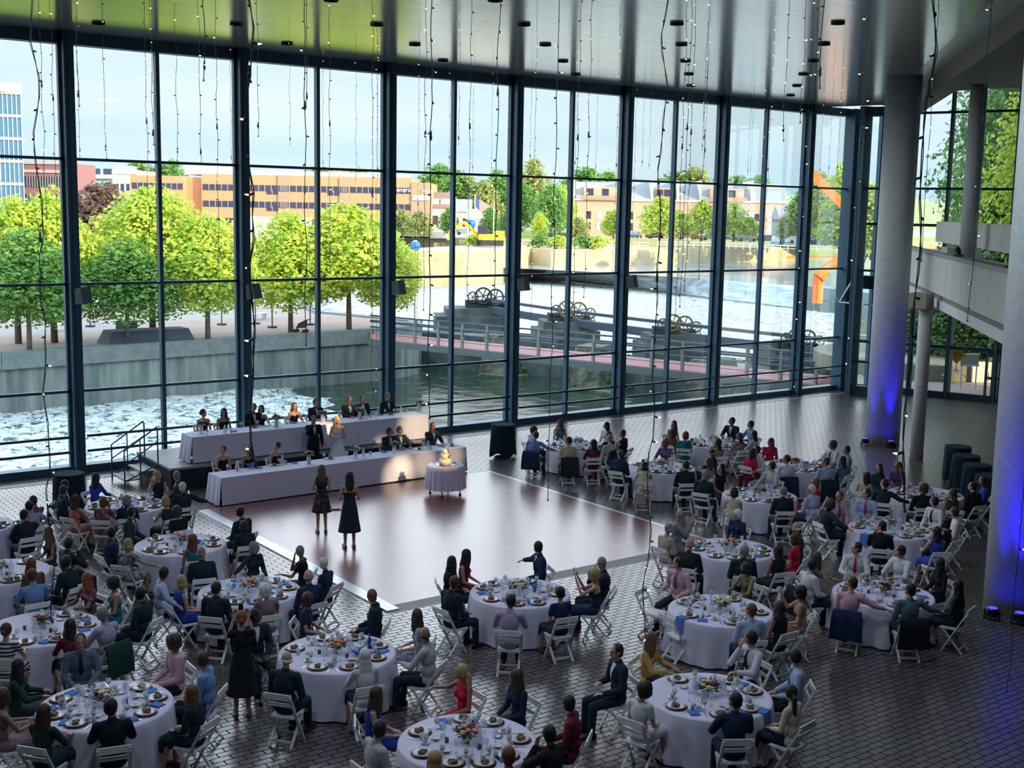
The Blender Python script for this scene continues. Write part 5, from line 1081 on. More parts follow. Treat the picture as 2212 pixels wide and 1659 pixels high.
leafg = mat('leaf_bouquet', (.05, .13, .04), .6)
def rose(mb, c, r, seed):
    rr = random.Random(seed); mb.ell(c, r*.6, 8, 6)
    for k in range(9):
        a = k*2.4; e = .2+.12*k; d = V3(math.cos(a)*math.sin(e), math.sin(a)*math.sin(e), math.cos(e)*.6); mb.ell(V3(*c)+d*r*.6, (r*.45, r*.45, r*.3), 6, 5)
    return mb
def flowers_obj(loc, cols, n, label, seed, tall=.12, z0=.76, spread=.19):
    rr = random.Random(seed); t = thing('centrepiece', label, 'flower arrangement', (loc[0], loc[1], z0), rr.random()*6, 'flower centrepieces')
    MB().lathe([(.05, 0), (.065, .06), (.05, tall), (.042, tall), (.055, .06), (0, .01)], 18).obj('vase', clearg if seed % 2 else por, t, True)
    mb = MB()
    for k in range(80):
        a = rr.random()*6.28; e = rr.random(); L = spread*(.5+.7*rr.random()); b = V3(L*math.cos(a), L*math.sin(a), tall+.02+.13*rr.random()-.05*(L > .14)); p = V3(0, 0, tall); d = (b-p); s = d.cross(V3(0, 0, 1)).normalized()*.022; mb.add([p+d*.35, p+d*.7+s, b, p+d*.7-s, p+d*.7+V3(0, 0, -.008)], [(0, 1, 2, 3), (0, 3, 4), (0, 4, 1), (4, 3, 2), (4, 2, 1)])
    o = mb.obj('leaves', leafg, t); o['kind'] = 'stuff'
    for k in range(n):
        a = k*2.4+seed; r = spread*.75*math.sqrt((k+.3)/n); c = cols[k % len(cols)]; s = rr.uniform(.036, .058)*(1 if spread > .15 else .75)
        rose(MB(), (0, 0, 0), s, k).obj('flower', flm[c], t, True, (r*math.cos(a), r*math.sin(a), tall+.09-.35*r+.03*rr.random()))
    return t
def item(name, me, label, cat, loc, rz=0, group=None): o = link(name, ME[me], None, loc, rz); return tag(o, label, cat, group)
HT = .76
# ================================================================= THE GUESTS' TABLES
TB = {  # centre pixel of the table top, phrase, flowers, cutlery?
 1: (272, 1092, 'beside the riser steps', 'pink peach burg', 0), 2: (390, 1176, "by dance floor's left corner", 'peach pink white', 0), 3: (-68, 1136, 'at the left edge, rear', 'white', 0), 4: (-2, 1236, 'at the left edge, middle', 'green white', 0),
 5: (540, 1277, 'with the orange flowers', 'orange orange pink peach', 1), 6: (92, 1357, 'of the striped shirt woman', 'white pink burg', 0), 7: (228, 1523, 'in the bottom left corner', 'white yellow burg', 1), 8: (728, 1410, 'with the blue bottle', 'orange pink peach', 1),
 9: (1123, 1280, "at dance floor's near edge", 'peach white peach', 1), 10: (1010, 1602, 'cut by the bottom edge', 'peach pink burg', 1), 11: (1531, 1503, 'beside the lone seated man', 'yellow burg purple', 1), 12: (1556, 1318, 'with two empty chairs', 'white yellow', 1),
 13: (1578, 1187, "by dance floor's right corner", 'orange orange peach', 0), 14: (1908, 1283, 'nearest the right column', 'burg purple yellow', 0), 15: (1922, 1143, 'second from the right column', 'purple yellow white', 0), 16: (2000, 1067, 'beside the draped cocktail tables', 'peach yellow white', 0),
 17: (1641, 1070, 'behind the white-haired woman', 'purple pink yellow', 0), 18: (1430, 1010, 'with the hanging handbag', 'white pink', 0), 19: (1248, 962, 'by the lone draped cocktail table', 'white yellow', 0), 20: (1541, 957, 'farthest from the camera', 'white peach', 0), 21: (1717, 1007, 'nearest the far blue column', 'orange burg', 0)}
TC = {}
for k, (x, y, ph, fl_, ct) in TB.items():
    c = G(x, y, HT); TC[k] = c
    t = thing('round_table', 'round banquet table under white cloth, the one %s' % ph, 'table', (c.x, c.y, 0), k*.4, 'round banquet tables')
    link('tablecloth', CLM, t)
    MB().lathe([(.91, .735), (.91, .755)], 32).obj('tabletop', mat('plywood', (.3, .2, .12), .7), t)
SPK = G(700, 990, 0)
# table | head x,y | sex pose outfit:colour | hair:colour | extra (t=tie colour, r=torso turn in degrees, l=legs, k=skin tone, n=note for the label)
DATA = """1|138,1059|m lap shirt:navy|short:brown|
1|175,1047|m lap jacket:charcoal|short:dark|n=broad
1|235,1040|w tab shirt:royal|long:black|
1|306,1039|w up1 sleeveless:dark|wavy:blonde|n=raising a glass
1|380,1028|m lap jacket:dark|short:grey|
1|395,1052|m over jacket:dark|short:white|r=-50
1|165,1079|w tab sleeveless:coral|wavy:brown|
1|229,1083|w chin tee:floral|bob:auburn|
1|270,1080|w tab shirt:navy|bob:grey|
1|359,1082|w tab sleeveless:dark|bob:blonde|
1|383,1104|w lap tee:black|curly:brown|
2|290,1107|m lap jacket:charcoal|short:dark|t=grey
2|242,1150|m lap jacket:navy|short:dark|
2|278,1175|w over tee:patterned|bob:blonde|
2|415,1163|w lap sleeveless:teal|wavy:auburn|
2|435,1194|m lap jacket:dark|bald:grey|
2|504,1108|m lap jacket:dark|short:black|r=70
2|518,1135|w lap shirt:dark|bob:brown|r=60
2|149,1173|m chin jacket:dark|short:dark|n=leaning
3|13,1084|m tab shirt:purple|short:dark|
3|65,1093|m over shirt:lilac|short:black|
3|54,1112|m chin jacket:dark|short:dark|
4|92,1154|w lap sleeveless:dark|wavy:lightbrown|
4|63,1216|w lap shirt:brown|long:auburn|
4|70,1243|m tab shirt:blue|short:brown|
4|145,1213|m over jacket:dark|short:dark|
5|359,1238|m over shirt:paleblue|short:dark|
5|416,1249|w lap sleeveless:royal|bob:blonde|
5|468,1270|m lap jacket:dark|short:dark|
5|575,1275|w tab tee:mauve|curly:white|
5|548,1193|w over shirt:dark|bob:grey|r=40
5|637,1194|w chin tee:black|short:grey|r=60
5|684,1218|w lap shirt:navy|short:white|r=40
5|666,1245|m lap jacket:navy|bald:grey|r=20
6|175,1256|w tab tee:floral|long:red|
6|242,1258|w lap strapless:teal|curly:dark|
6|303,1282|m lap jacket:dark|short:black|
6|223,1326|m tab shirt:lilac|short:grey|
6|152,1351|w tab shirt:burgundy|long:dark|
6|25,1352|w tab tee:striped|bun:brown|
7|177,1390|m lap shirt:slate|short:brown|t=black,n=facing the camera
7|54,1440|w tab shirt:green|long:dark|
7|362,1390|m lap shirt:pink|curly:brown|
7|400,1428|m lap shirt:blue|short:brown|
7|415,1495|w lap shirt:dark|long:lightbrown|
7|10,1503|w tab sleeveless:mauve|bob:brown|
7|99,1536|w tab shirt:green|wavy:brown|
7|240,1522|m tab jacket:black|short:black|
8|573,1332|m lap jacket:dark|short:black|r=-50,k=3
8|667,1294|w lap tee:navy|curly:brown|r=60
8|803,1287|m lap jacket:dark|short:lightbrown|t=blue,r=75
8|878,1332|w lap tee:bluewhite|long:brown|
8|918,1370|m chin shirt:silver|bald:brown|
8|619,1423|m lap jacket:dark|bald:white|
8|787,1418|w tab shirt:white|long:white|
9|993,1215|w lap shirt:black|long:black|
9|1040,1207|w lap sleeveless:burgundy|wavy:dark|
9|1159,1184|m over jacket:navy|short:black|t=navy,r=60
9|1299,1216|m chin jacket:dark|short:grey|
9|1280,1240|w phone strapless:navy|curly:blonde|n=raising a phone
9|1209,1280|w lap tee:navy|short:black|
9|1102,1298|m tab shirt:lilac|short:dark|
9|980,1258|m lap jacket:dark|short:brown|
10|816,1500|w lap sleeveless:royal|wavy:brown|
10|856,1564|m lap shirt:silver|short:dark|
10|997,1455|w over sleeveless:red|pony:blonde|r=60
10|1102,1470|w lap shirt:navy|wavy:brown|r=30
10|1210,1519|m lap shirt:burgundy|short:black|
10|1155,1574|m chinl jacket:black|short:black|n=hand at his mouth
10|937,1640|w tab shirt:dark|long:blonde|
10|1097,1632|m tab shirt:purple|short:auburn|
11|1417,1384|w tab shirt:mustard|long:lightbrown|
11|1389,1488|w lap tee:white|curly:dark|
11|1591,1396|m chin shirt:white|short:black|t=navy
11|1696,1419|m lap shirt:paleblue|short:black|t=navy
11|1673,1485|w lap shirt:cream|pony:dark|
11|1587,1513|m tab jacket:navy|short:black|
12|1485,1225|m rest shirt:pink|short:dark|t=purple,r=70
12|1621,1318|m lap shirt:paleblue|short:auburn|
12|1681,1312|w lap sleeveless:black|long:brown|
12|1703,1277|w up1 tee:tan|curly:black|n=drinking
12|1592,1240|w tab sleeveless:olive|bob:dark|
13|1447,1142|w lap shirt:beige|bun:grey|r=40
13|1476,1112|m up1 jacket:grey|bald:grey|t=black,n=holding a cup
13|1490,1175|m lap jacket:dark|bald:grey|n=broad
13|1589,1118|w lap shirt:navy|short:white|
13|1680,1139|m over jacket:charcoal|bald:white|t=grey
13|1714,1164|w lap tee:red|bob:brown|
13|1606,1190|m lap jacket:dark|short:grey|
13|1679,1190|w lap sleeveless:black|long:black|
14|1768,1220|m lap shirt:white|short:black|n=wearing black braces
14|1786,1208|w chin tee:olive|long:brown|
14|1856,1188|m tab shirt:white|short:black|t=red
14|1937,1198|m tab shirt:white|short:black|
14|2005,1220|w lap shirt:black|long:dark|
14|2033,1258|w lap shirt:black|long:black|
14|1965,1274|m over shirt:slate|short:black|
14|1842,1258|m over shirt:pink|short:brown|
15|1805,1089|m over jacket:dark|curly:brown|
15|1826,1075|m lap shirt:pink|short:auburn|t=purple
15|1895,1079|m lap shirt:paleblue|short:dark|t=red
15|1989,1087|m lap shirt:white|short:black|t=black
15|2024,1103|m lap shirt:white|short:dark|
15|2020,1123|w chin sleeveless:black|bob:black|
15|2022,1149|w tab sleeveless:royal|long:black|
15|1903,1137|m chinl jacket:black|short:black|
16|1871,1029|w rest sleeveless:beige|wavy:black|r=50
16|1901,1012|w lap shirt:darkteal|long:dark|
16|1978,1021|w chinl shirt:purple|long:auburn|
16|2050,1033|w lap shirt:royal|long:dark|
16|1910,1045|m out1 jacket:dark|short:dark|
16|1992,1055|m lap shirt:black|curly:brown|
16|2057,1065|w lap sleeveless:green|long:brown|
16|2100,1051|m rest jacket:black|short:black|
17|1634,972|m rest shirt:white|short:black|l=burgundy,r=50
17|1575,1016|w lap sleeveless:black|wavy:black|
17|1652,1019|m tab shirt:silver|short:dark|
17|1691,1061|m lap jacket:dark|short:grey|
17|1741,1041|w lap tee:red|bob:auburn|
17|1752,1057|m lap shirt:paleblue|short:white|
17|1584,1063|w tab tee:cream|bob:dark|
17|1523,1025|m lap jacket:dark|short:grey|t=burgundy,r=60
18|1480,1005|m lap jacket:dark|short:dark|
18|1530,998|w lap shirt:grey|long:brown|
18|1505,972|m rest jacket:dark|bald:dark|t=grey
18|1434,963|w tab shirt:purple|bob:auburn|
18|1340,981|m lap jacket:navy|short:brown|
18|1359,963|m rest jacket:dark|bald:brown|t=grey
18|1391,1007|w phone shirt:cream|bob:black|n=filming with a phone
19|1156,940|m over shirt:blue|short:brown|
19|1168,929|w lap shirt:paleblue|curly:dark|
19|1233,924|w chin sleeveless:slate|long:brown|
19|1279,925|w lap shirt:white|long:black|
19|1305,940|m lap shirt:dark|short:brown|
19|1315,946|m lap shirt:silver|short:grey|t=blue
19|1344,936|m lap shirt:black|short:brown|
19|1227,952|m lap shirt:cream|short:dark|
19|1281,958|w chin shirt:burgundy|long:black|
20|1452,933|w lap shirt:brown|long:brown|
20|1489,920|w lap sleeveless:brown|long:dark|
20|1480,940|w rest tee:teal|bob:auburn|
20|1548,920|m tab jacket:navy|short:black|
20|1600,918|m tab shirt:blue|short:black|
20|1597,943|w tab sleeveless:patterned|long:brown|
20|1626,938|w chin shirt:silver|long:black|
20|1550,956|w tab strapless:patterned|long:dark|
21|1645,976|w lap shirt:red|long:dark|
21|1689,963|w lap shirt:red|long:brown|
21|1698,992|m lap shirt:white|short:black|
21|1784,962|m tab shirt:white|curly:brown|t=navy
21|1783,998|m lap shirt:paleblue|short:brown|
21|1828,972|m lap shirt:blue|short:black|
21|1819,994|w chin shirt:slate|long:black|"""
POSE['out1'] = ('out', 'tab')
hn = {'short': 'short %s hair', 'bald': 'balding %s head', 'long': 'long straight %s hair', 'wavy': 'long wavy %s hair', 'bob': '%s bob', 'bun': '%s bun', 'updo': '%s updo', 'curly': 'curly %s hair', 'pony': '%s ponytail'}
on = {'jacket': 'suit', 'shirt': 'shirt', 'tee': 'short-sleeved dress', 'sleeveless': 'sleeveless dress', 'strapless': 'strapless dress'}
cname = {'paleblue': 'pale blue', 'darkteal': 'dark teal', 'lightbrown': 'light brown', 'bluewhite': 'blue and white', 'royal': 'royal blue'}
cn_ = lambda c: cname.get(c, c)
def desc(sex, outfit, col, hair, hcol, note, tie):
    who = 'man' if sex == 'm' else 'woman'; o = on[outfit]
    if sex == 'w' and outfit in ('shirt', 'jacket'): o = 'long-sleeved dress'
    if sex == 'm' and tie and outfit == 'shirt': o = 'shirt and tie'
    h = {'bald': 'balding ', 'curly': 'curly-haired ', 'pony': '%s-ponytailed ' % cn_(hcol), 'bun': 'bun-haired '}.get(hair, '')
    if not h: h = '%s-haired ' % cn_(hcol).replace(' ', '-')
    if hair in ('long', 'wavy'): h = 'long-'+h
    s = '%s%s in %s %s' % (h, who, cn_(col), o)
    return s, note
SEEN = {}
PEOPLE = []
hum = {}
for ln in DATA.split('\n'):
    tn, xy, spec, hr, ex = ln.split('|'); tn = int(tn); px, py = map(float, xy.split(',')); sex, pose, of = spec.split(); outfit, col = of.split(':'); hair, hcol = hr.split(':')
    E_ = dict(e.split('=') for e in ex.split(',') if e)
    tc_ = TC[tn]; sc = 1.0 if sex == 'm' else .95
    hz_ = SEAT['head'][2]*sc
    p = G(px, py, hz_).xy; v = tc_.xy-p; dist = v.length
    dmin = 1.36
    if dist < dmin: p = tc_.xy-v.normalized()*dmin
    face = math.atan2(v.y, v.x)-PI/2
    tgt = SPK.xy-p; want = math.atan2(tgt.y, tgt.x)-PI/2
    rel = (want-face+PI) % (2*PI)-PI
    turn = math.radians(float(E_['r']))*(1 if rel > 0 else -1) if 'r' in E_ and float(E_['r']) > 0 else math.radians(float(E_.get('r', 0)))
    if 'r' not in E_ and abs(rel) > math.radians(70): turn = (1 if rel > 0 else -1)*min(abs(rel)-math.radians(60), math.radians(28))
    face += turn; rel = (want-face+PI) % (2*PI)-PI
    if tn == 7 and 'facing' in E_.get('n', ''): face = math.atan2(-p.y, -p.x)-PI/2; rel = 0
    ds, note = desc(sex, outfit, col, hair, hcol, E_.get('n'), E_.get('t'))
    hum.setdefault(tn, []).append(dict(p=p, face=face, rel=rel, sex=sex, pose=pose, outfit=outfit, col=col, hair=hair, hcol=hcol, E=E_, ds=ds, note=note, sc=sc, px=px))
FIX = []
for tn, L in hum.items():
    # keep neighbours apart
    for it in range(30):
        for a in L:
            for b in L:
                if a is b: continue
                d = a['p']-b['p']
                if 1e-6 < d.length < .50: m_ = (.50-d.length)/2*d.normalized(); a['p'] = a['p']+m_; b['p'] = b['p']-m_
            v = a['p']-TC[tn].xy
            if v.length < 1.34: a['p'] = TC[tn].xy+v.normalized()*1.34
    cnt = {}
    for a in L: cnt.setdefault(a['ds'], []).append(a)
    for ds, g in cnt.items():
        if len(g) > 1:
            g.sort(key=lambda a: a['px']); nm = ['left one', 'right one'] if len(g) == 2 else ['leftmost', 'middle', 'rightmost'] if len(g) == 3 else ['leftmost', 'second', 'third', 'rightmost']
            for a, w_ in zip(g, nm): a['w'] = w_
    for a in L:
        nn = a.get('w'); base = a['ds']; short = base+(', '+nn if nn else '')
        a['short'] = short; lab = short+' at the table '+TB[tn][2]
        if a['note'] and len((short+' '+a['note']+' at the table '+TB[tn][2]).split()) <= 16: lab = short+' '+a['note']+' at the table '+TB[tn][2]
        w = lab.split()
        if len(w) > 16: lab = ' '.join(short.split()+['at']+TB[tn][2].split()) ; 
        a['lab'] = lab
        s = a['sc']; p = a['p']; f = a['face']
        o = person((p.x+math.sin(f)*.03*s, p.y-math.cos(f)*.03*s, 0), f, a['rel'], a['sex'], a['pose'], a['outfit'], a['col'], a['hair'], a['hcol'], lab, False, s, int(a['E']['k']) if 'k' in a['E'] else None, a['E'].get('t'), a['E'].get('l'))
        a['o'] = o; bp = Vector((p.x+math.sin(f)*.03, p.y-math.cos(f)*.03))
        cl = 'white chair of the '+short+' '+TB[tn][2]
        if len(cl.split()) > 16: cl = 'chair of the '+short.replace('long-sleeved ', '').replace('short-sleeved ', '')+' '+TB[tn][2]
        a['chair'] = chair(bp.x, bp.y, f, cl)
        a['cloc'] = bp
# jackets over chair backs
def hung(a, col, lab):
    f = a['face']; mb = MB(); n = 9; L = []
    for i, (z, d, w) in enumerate(((.50, -.05, .20), (.70, -.10, .21), (.86, -.09, .215), (.865, -.03, .215), (.66, .02, .20))): pass
    prof = [(-.24, .80), (-.27, .865), (-.315, .84), (-.35, .68), (-.36, .50), (-.35, .32)]
    for i, (y, z) in enumerate(prof):
        w = .235+.012*i
        for j in range(n): x = -w+2*w*j/(n-1); L.append((x, y-.02*math.sin(j*1.9+i*.6)*(i > 2)*1.0, z-.02*abs(x)*2))
    mb.add(L, [(i*n+j, i*n+j+1, (i+1)*n+j+1, (i+1)*n+j) for i in range(5) for j in range(n-1)]); m = len(L)
    mb.add([(x*.97, y+.035, z-.02) for x, y, z in L], [(i*n+j, (i+1)*n+j, (i+1)*n+j+1, i*n+j+1) for i in range(5) for j in range(n-1)])
    for s in (0, n-1): mb.add([L[i*n+s] for i in range(6)]+[(L[i*n+s][0]*.97, L[i*n+s][1]+.035, L[i*n+s][2]-.02) for i in range(6)], [(i, i+1, 7+i, 6+i) for i in range(5)])
    o = mb.obj('hung_jacket', cloth(col), None, True, (a['cloc'].x, a['cloc'].y, 0), f); tag(o, lab, 'jacket', 'jackets hung on chair backs')
def find(tn, px): return min(hum[tn], key=lambda a: abs(a['px']-px))
for tn, px, col, lab in ((14, 1768, 'black', 'black jacket hung on the chair of the man wearing braces'), (14, 1842, 'navy', 'navy jacket hung on the chair of the man in pink shirt'), (14, 1965, 'black', 'black jacket hung on the chair of the man in slate shirt'), (6, 223, 'green', 'dark green jacket hung on the chair of the man in lilac shirt'),
    (19, 1156, 'navy', 'navy jacket hung on the chair of the bearded man in blue shirt'), (19, 1227, 'charcoal', 'dark jacket hung on the chair of the man in cream shirt'), (21, 1698, 'navy', 'navy jacket hung on the chair of the man with broad white shirt'), (21, 1783, 'dark', 'dark jacket hung on the chair of the pale blue shirt man'), (1, 175, 'dark', 'dark jacket over the chair of the broad man by the riser'), (5, 359, 'black', 'black jacket on the chair of the man in pale blue shirt')):
    hung(find(tn, px), col, lab)
# two empty chairs, chair of the lone man
for x, y, a, lab in ((1408, 1372, -.9, 'empty white chair at the corner of the table, farther of the two'), (1462, 1425, -.35, 'empty white chair with its back to the camera, nearer of the two')):
    q = G(x, y, 0); v = TC[12].xy-q.xy; chair(q.x, q.y, math.atan2(v.y, v.x)-PI/2, lab)
# lone seated man, side on
q = G(1335, 1407, 1.275).xy; f = math.atan2(-(Rv.y), -(Rv.x))-PI/2+.35
person((q.x, q.y, 0), f, -.1, 'm', 'cross', 'jacket', 'dark', 'short', 'dark', 'man in dark suit sitting sideways on a chair away from the tables', False, 1.0, 1); chair(q.x, q.y, f, 'white chair under the lone man sitting away from the tables')
# standing women on the dance floor, photographer
def stand(px, py, fx, fy, face, *a, **k):
    b = G(fx, fy, .03 if 440 < fx < 1400 else 0); return person((b.x, b.y, b.z), face, 0, *a, stand=True, **k)
away = math.atan2(SPK.y-26, SPK.x-13.6)-PI/2+.12
stand(695, 1018, 695, 1151, away, 'w', 'read', 'sleeveless', 'nightfloral', 'wavy', 'lightbrown', 'woman in short patterned dress standing on the dance floor, left of the pair', scale=.93, legs='short')
o = stand(753, 1032, 755, 1184, away, 'w', 'read', 'strapless', 'dark', 'long', 'dark', 'woman in long strapless dark dress standing on the dance floor, right of the pair', scale=1.0, legs='midi')
for c_ in C.objects:
    pass
bk = G(733, 1105, 1.05); o = MB().box(-.13, .13, -.09, .09, 0, .015).obj('booklet', cloth('navy'), None, False, tuple(ontoY(724, 1102, 24.9)), away); tag(o, 'dark open booklet held by the two standing women', 'booklet')
b = G(524, 1548, 0); ph = person((b.x, b.y, 0), math.atan2(30-b.y, 13-b.x)-PI/2, 0, 'w', 'phone', 'tee', 'black', 'bun', 'auburn', 'woman in black dress standing by a chair and filming with her phone', stand=True, scale=.94, legs='midi')
phm = mat('phone_black', (.01, .01, .015), .2)
def phone(o, lab, scale=1.0):
    k = STAND if o['label'].find('standing') > 0 else SEAT; c = bpy.data.objects.new('phone', cached('phone', lambda: MB().box(-.037, .037, -.005, .005, -.075, .075).mesh('phone', phm))); C.objects.link(c); M = Matrix.Translation(o.location) @ Matrix.Rotation(o.rotation_euler.z, 4, 'Z')
    c.location = M @ Vector((0, .40*scale, (k['shz']+.27)*scale)); c.rotation_euler = o.rotation_euler; tag(c, lab, 'phone')
phone(ph, 'phone held up by the standing woman in black', .94); phone(find(9, 1280)['o'], 'phone held up by the woman in the navy strapless dress', .95); phone(find(18, 1391)['o'], 'phone held up by the woman in the cream dress', .95)
for tn, px, nm in ((13, 1476, 'orange cup held by the balding man in grey suit'), (12, 1703, 'glass at the lips of the curly-haired woman in tan'), (1, 306, 'glass raised by the blonde woman')):
    o = find(tn, px)['o']; s = o.scale.x; c = link('held_cup', cached('cup', lambda: MB().lathe([(.03, 0), (.04, .11), (.035, .11), (.0, .01)], 14).mesh('cup', mat('cup_orange', (.6, .2, .08), .5), True)) if tn == 13 else ME['tumbler'])
    c.location = (Matrix.Translation(o.location) @ Matrix.Rotation(o.rotation_euler.z, 4, 'Z')) @ Vector((.06*s, .40*s, 1.22*s)); tag(c, nm, 'cup' if tn == 13 else 'glass')
# handbag on the chair of the filming woman
a = find(18, 1391); f = a['face']; o = thing('handbag', 'cream and tan handbag hanging on the chair of the filming woman', 'bag', (a['cloc'].x+math.sin(f)*.30-math.cos(f)*.1, a['cloc'].y-math.cos(f)*.30-math.sin(f)*.1, 0), f)
MB().prism([(-.17, .30), (.17, .30), (.13, .52), (-.13, .52)], -.07, .07); mb = MB().prism([(-.17, .28), (.17, .28), (.13, .55), (-.13, .55)], -.07, .07); mb.v = [(x, z, y) for x, y, z in mb.v]; mb.obj('bag_body', cloth('beige'), o)
MB().tube([(-.1, 0, .54), (-.06, .02, .78), (.06, .02, .78), (.1, 0, .54)], .012, 6).obj('strap', cloth('tan'), o)
# ----------------------------------------------------------------- place settings
rr = random.Random(12)
def fit(pre, sw, ph):
    s = pre+sw+' '+ph
    if len(s.split()) > 16: s = ' '.join([w for w in s.split() if w not in ('small', 'white', 'steel', 'the')])
    return s
for tn, L in hum.items():
    c = TC[tn]; x_, y_, ph, fl_, ct = TB[tn]; near = ct == 1
    seats = [(math.atan2(a['p'].y-c.y, a['p'].x-c.x), a['short']) for a in L]
    if tn == 12: seats += [(math.atan2(G(1408, 1372).y-c.y, G(1408, 1372).x-c.x), 'farther empty chair'), (math.atan2(G(1462, 1425).y-c.y, G(1462, 1425).x-c.x), 'nearer empty chair')]
    vis = lambda q: True
    for i, (an, who) in enumerate(seats):
        d = Vector((math.cos(an), math.sin(an))); s_ = Vector((-d.y, d.x)); q = c.xy+d*.70
        sw = ' '.join(who.replace('long-sleeved ', '').replace('short-sleeved ', '').split())
        lab = 'dinner plate before the '+sw+' '+ph
        if len(lab.split()) > 16: lab = 'plate of the '+sw+' '+ph
        t = thing('dinner_plate', lab, 'plate', (q.x, q.y, HT+.004), an, 'dinner plates on the round tables'); link('charger', ME['charger'], t); link('plate', ME['plate'], t, (0, 0, .008)); link('food', ME['foodA' if (i+tn) % 2 else 'foodB'], t, (0, 0, .012))
        for k, off in enumerate((-.24, .25)):
            if k == 1 and not near: continue
            gq = c.xy+d*(.54+.04*k)+s_*off*.8; g = ME['goblet'] if k == 0 else ME['tumbler']
            gt = link('drinking_glass', g, None, (gq.x, gq.y, HT+.001)); tag(gt, fit(('wine glass before the ' if k == 0 else 'water tumbler before the '), sw, ph), 'glass', ('wine glasses' if k == 0 else 'tumblers')+' on the table '+ph)
            if near or rr.random() < .5: link('drink', ME[('drinkr' if rr.random() < .15 else 'drinkw') if k == 0 else 'drinkt'], gt)
        if near:
            for k, (off, m_) in enumerate(((-.21, 'fork'), (.21, 'knife'))): gq = q+s_*off; o = link(m_, ME[m_], None, (gq.x, gq.y, HT+.003), an+PI/2); tag(o, fit('steel %s of the ' % m_, sw, ph), m_, m_+'s on the table '+ph)
        gq = c.xy+d*.50-s_*.27; item('coffee_cup', 'cup', fit('cup and saucer of the ', sw, ph), 'cup', (gq.x, gq.y, HT+.002), rr.random()*6, 'cups on the table '+ph)
        gq = c.xy+d*.37-s_*.05
        if near: gt = link('drinking_glass', ME['goblet'], None, (gq.x, gq.y, HT+.001)); tag(gt, fit('inner wine glass of the ', sw, ph), 'glass', 'wine glasses on the table '+ph)
        if rr.random() < .45: gq = c.xy+d*.66+s_*.30; item('napkin', 'napflat', fit('blue napkin of the ', sw, ph), 'napkin', (gq.x, gq.y, HT+.003), rr.random()*6, 'blue napkins on the table '+ph)
        if rr.random() < .9:
            gq = c.xy+d*.42+s_*.12; item('bread_bowl', 'bowl' if rr.random() < .5 else 'saucer', fit('white side dish of the ', sw, ph), 'bowl', (gq.x, gq.y, HT+.003), 0, 'small dishes on the table '+ph)
    for k in range(3): a_ = 1+k*2.1+tn; item('candle_cup', 'candle', 'small dark candle cup on the table '+ph, 'candle', (c.x+.28*math.cos(a_), c.y+.28*math.sin(a_), HT+.001), 0, 'candle cups on the table '+ph)
    for k in range(2): a_ = 2.2+k*2.6+tn*.9; item('water_carafe', 'carafe', 'clear glass water carafe on the table '+ph, 'carafe', (c.x+.22*math.cos(a_), c.y+.22*math.sin(a_), HT+.001), 0, 'carafes on the table '+ph)
    if tn in (1, 2, 5, 8, 9, 10, 21, 16): a_ = 3.6+tn; item('napkin_fan', 'napfan', 'blue folded napkin standing like a bowl on the table '+ph, 'napkin', (c.x+.36*math.cos(a_), c.y+.36*math.sin(a_), HT+.003))
    cols = [f for f in fl_.split() if f in flm]; flowers_obj(c, cols, 12, 'vase of %s flowers on the table %s' % (' and '.join(dict.fromkeys({'burg': 'burgundy'}.get(x, x) for x in cols[:2])), ph), tn)
c = TC[8]; o = MB().lathe([(.034, 0), (.034, .13), (.014, .19), (.014, .24), (0, .24)], 16).obj('bottle', bluen2, None, True, tuple(G(798, 1400, HT+.001))); tag(o, 'cobalt blue bottle on the table beside the flowers', 'bottle')
c = TC[14]; o = MB().lathe([(.034, 0), (.034, .15), (.014, .20), (.014, .26), (0, .26)], 16).obj('bottle', mat('wine_bottle', (.02, .03, .05), .15), None, True, tuple(G(1899, 1247, HT+.001))); tag(o, 'dark bottle on the table nearest the right column', 'bottle')
for tn, px, py, lab in ((12, 1480, 1334, 'bright blue napkin hanging over the cloth edge above the empty chairs'), (11, 1652, 1538, 'blue napkin hanging over the cloth edge by the ponytailed woman'), (7, 112, 1545, 'blue napkin hanging at the bottom left table edge'), (15, 1850, 1160, 'blue napkin hanging over the cloth edge of the second table')):
    c = TC[tn]; q = G(px, py, HT); v = (q.xy-c.xy).normalized(); q = c.xy+v*.925; item('napkin', 'naphang', lab, 'napkin', (q.x, q.y, HT+.003), math.atan2(v.y, v.x)-PI/2)
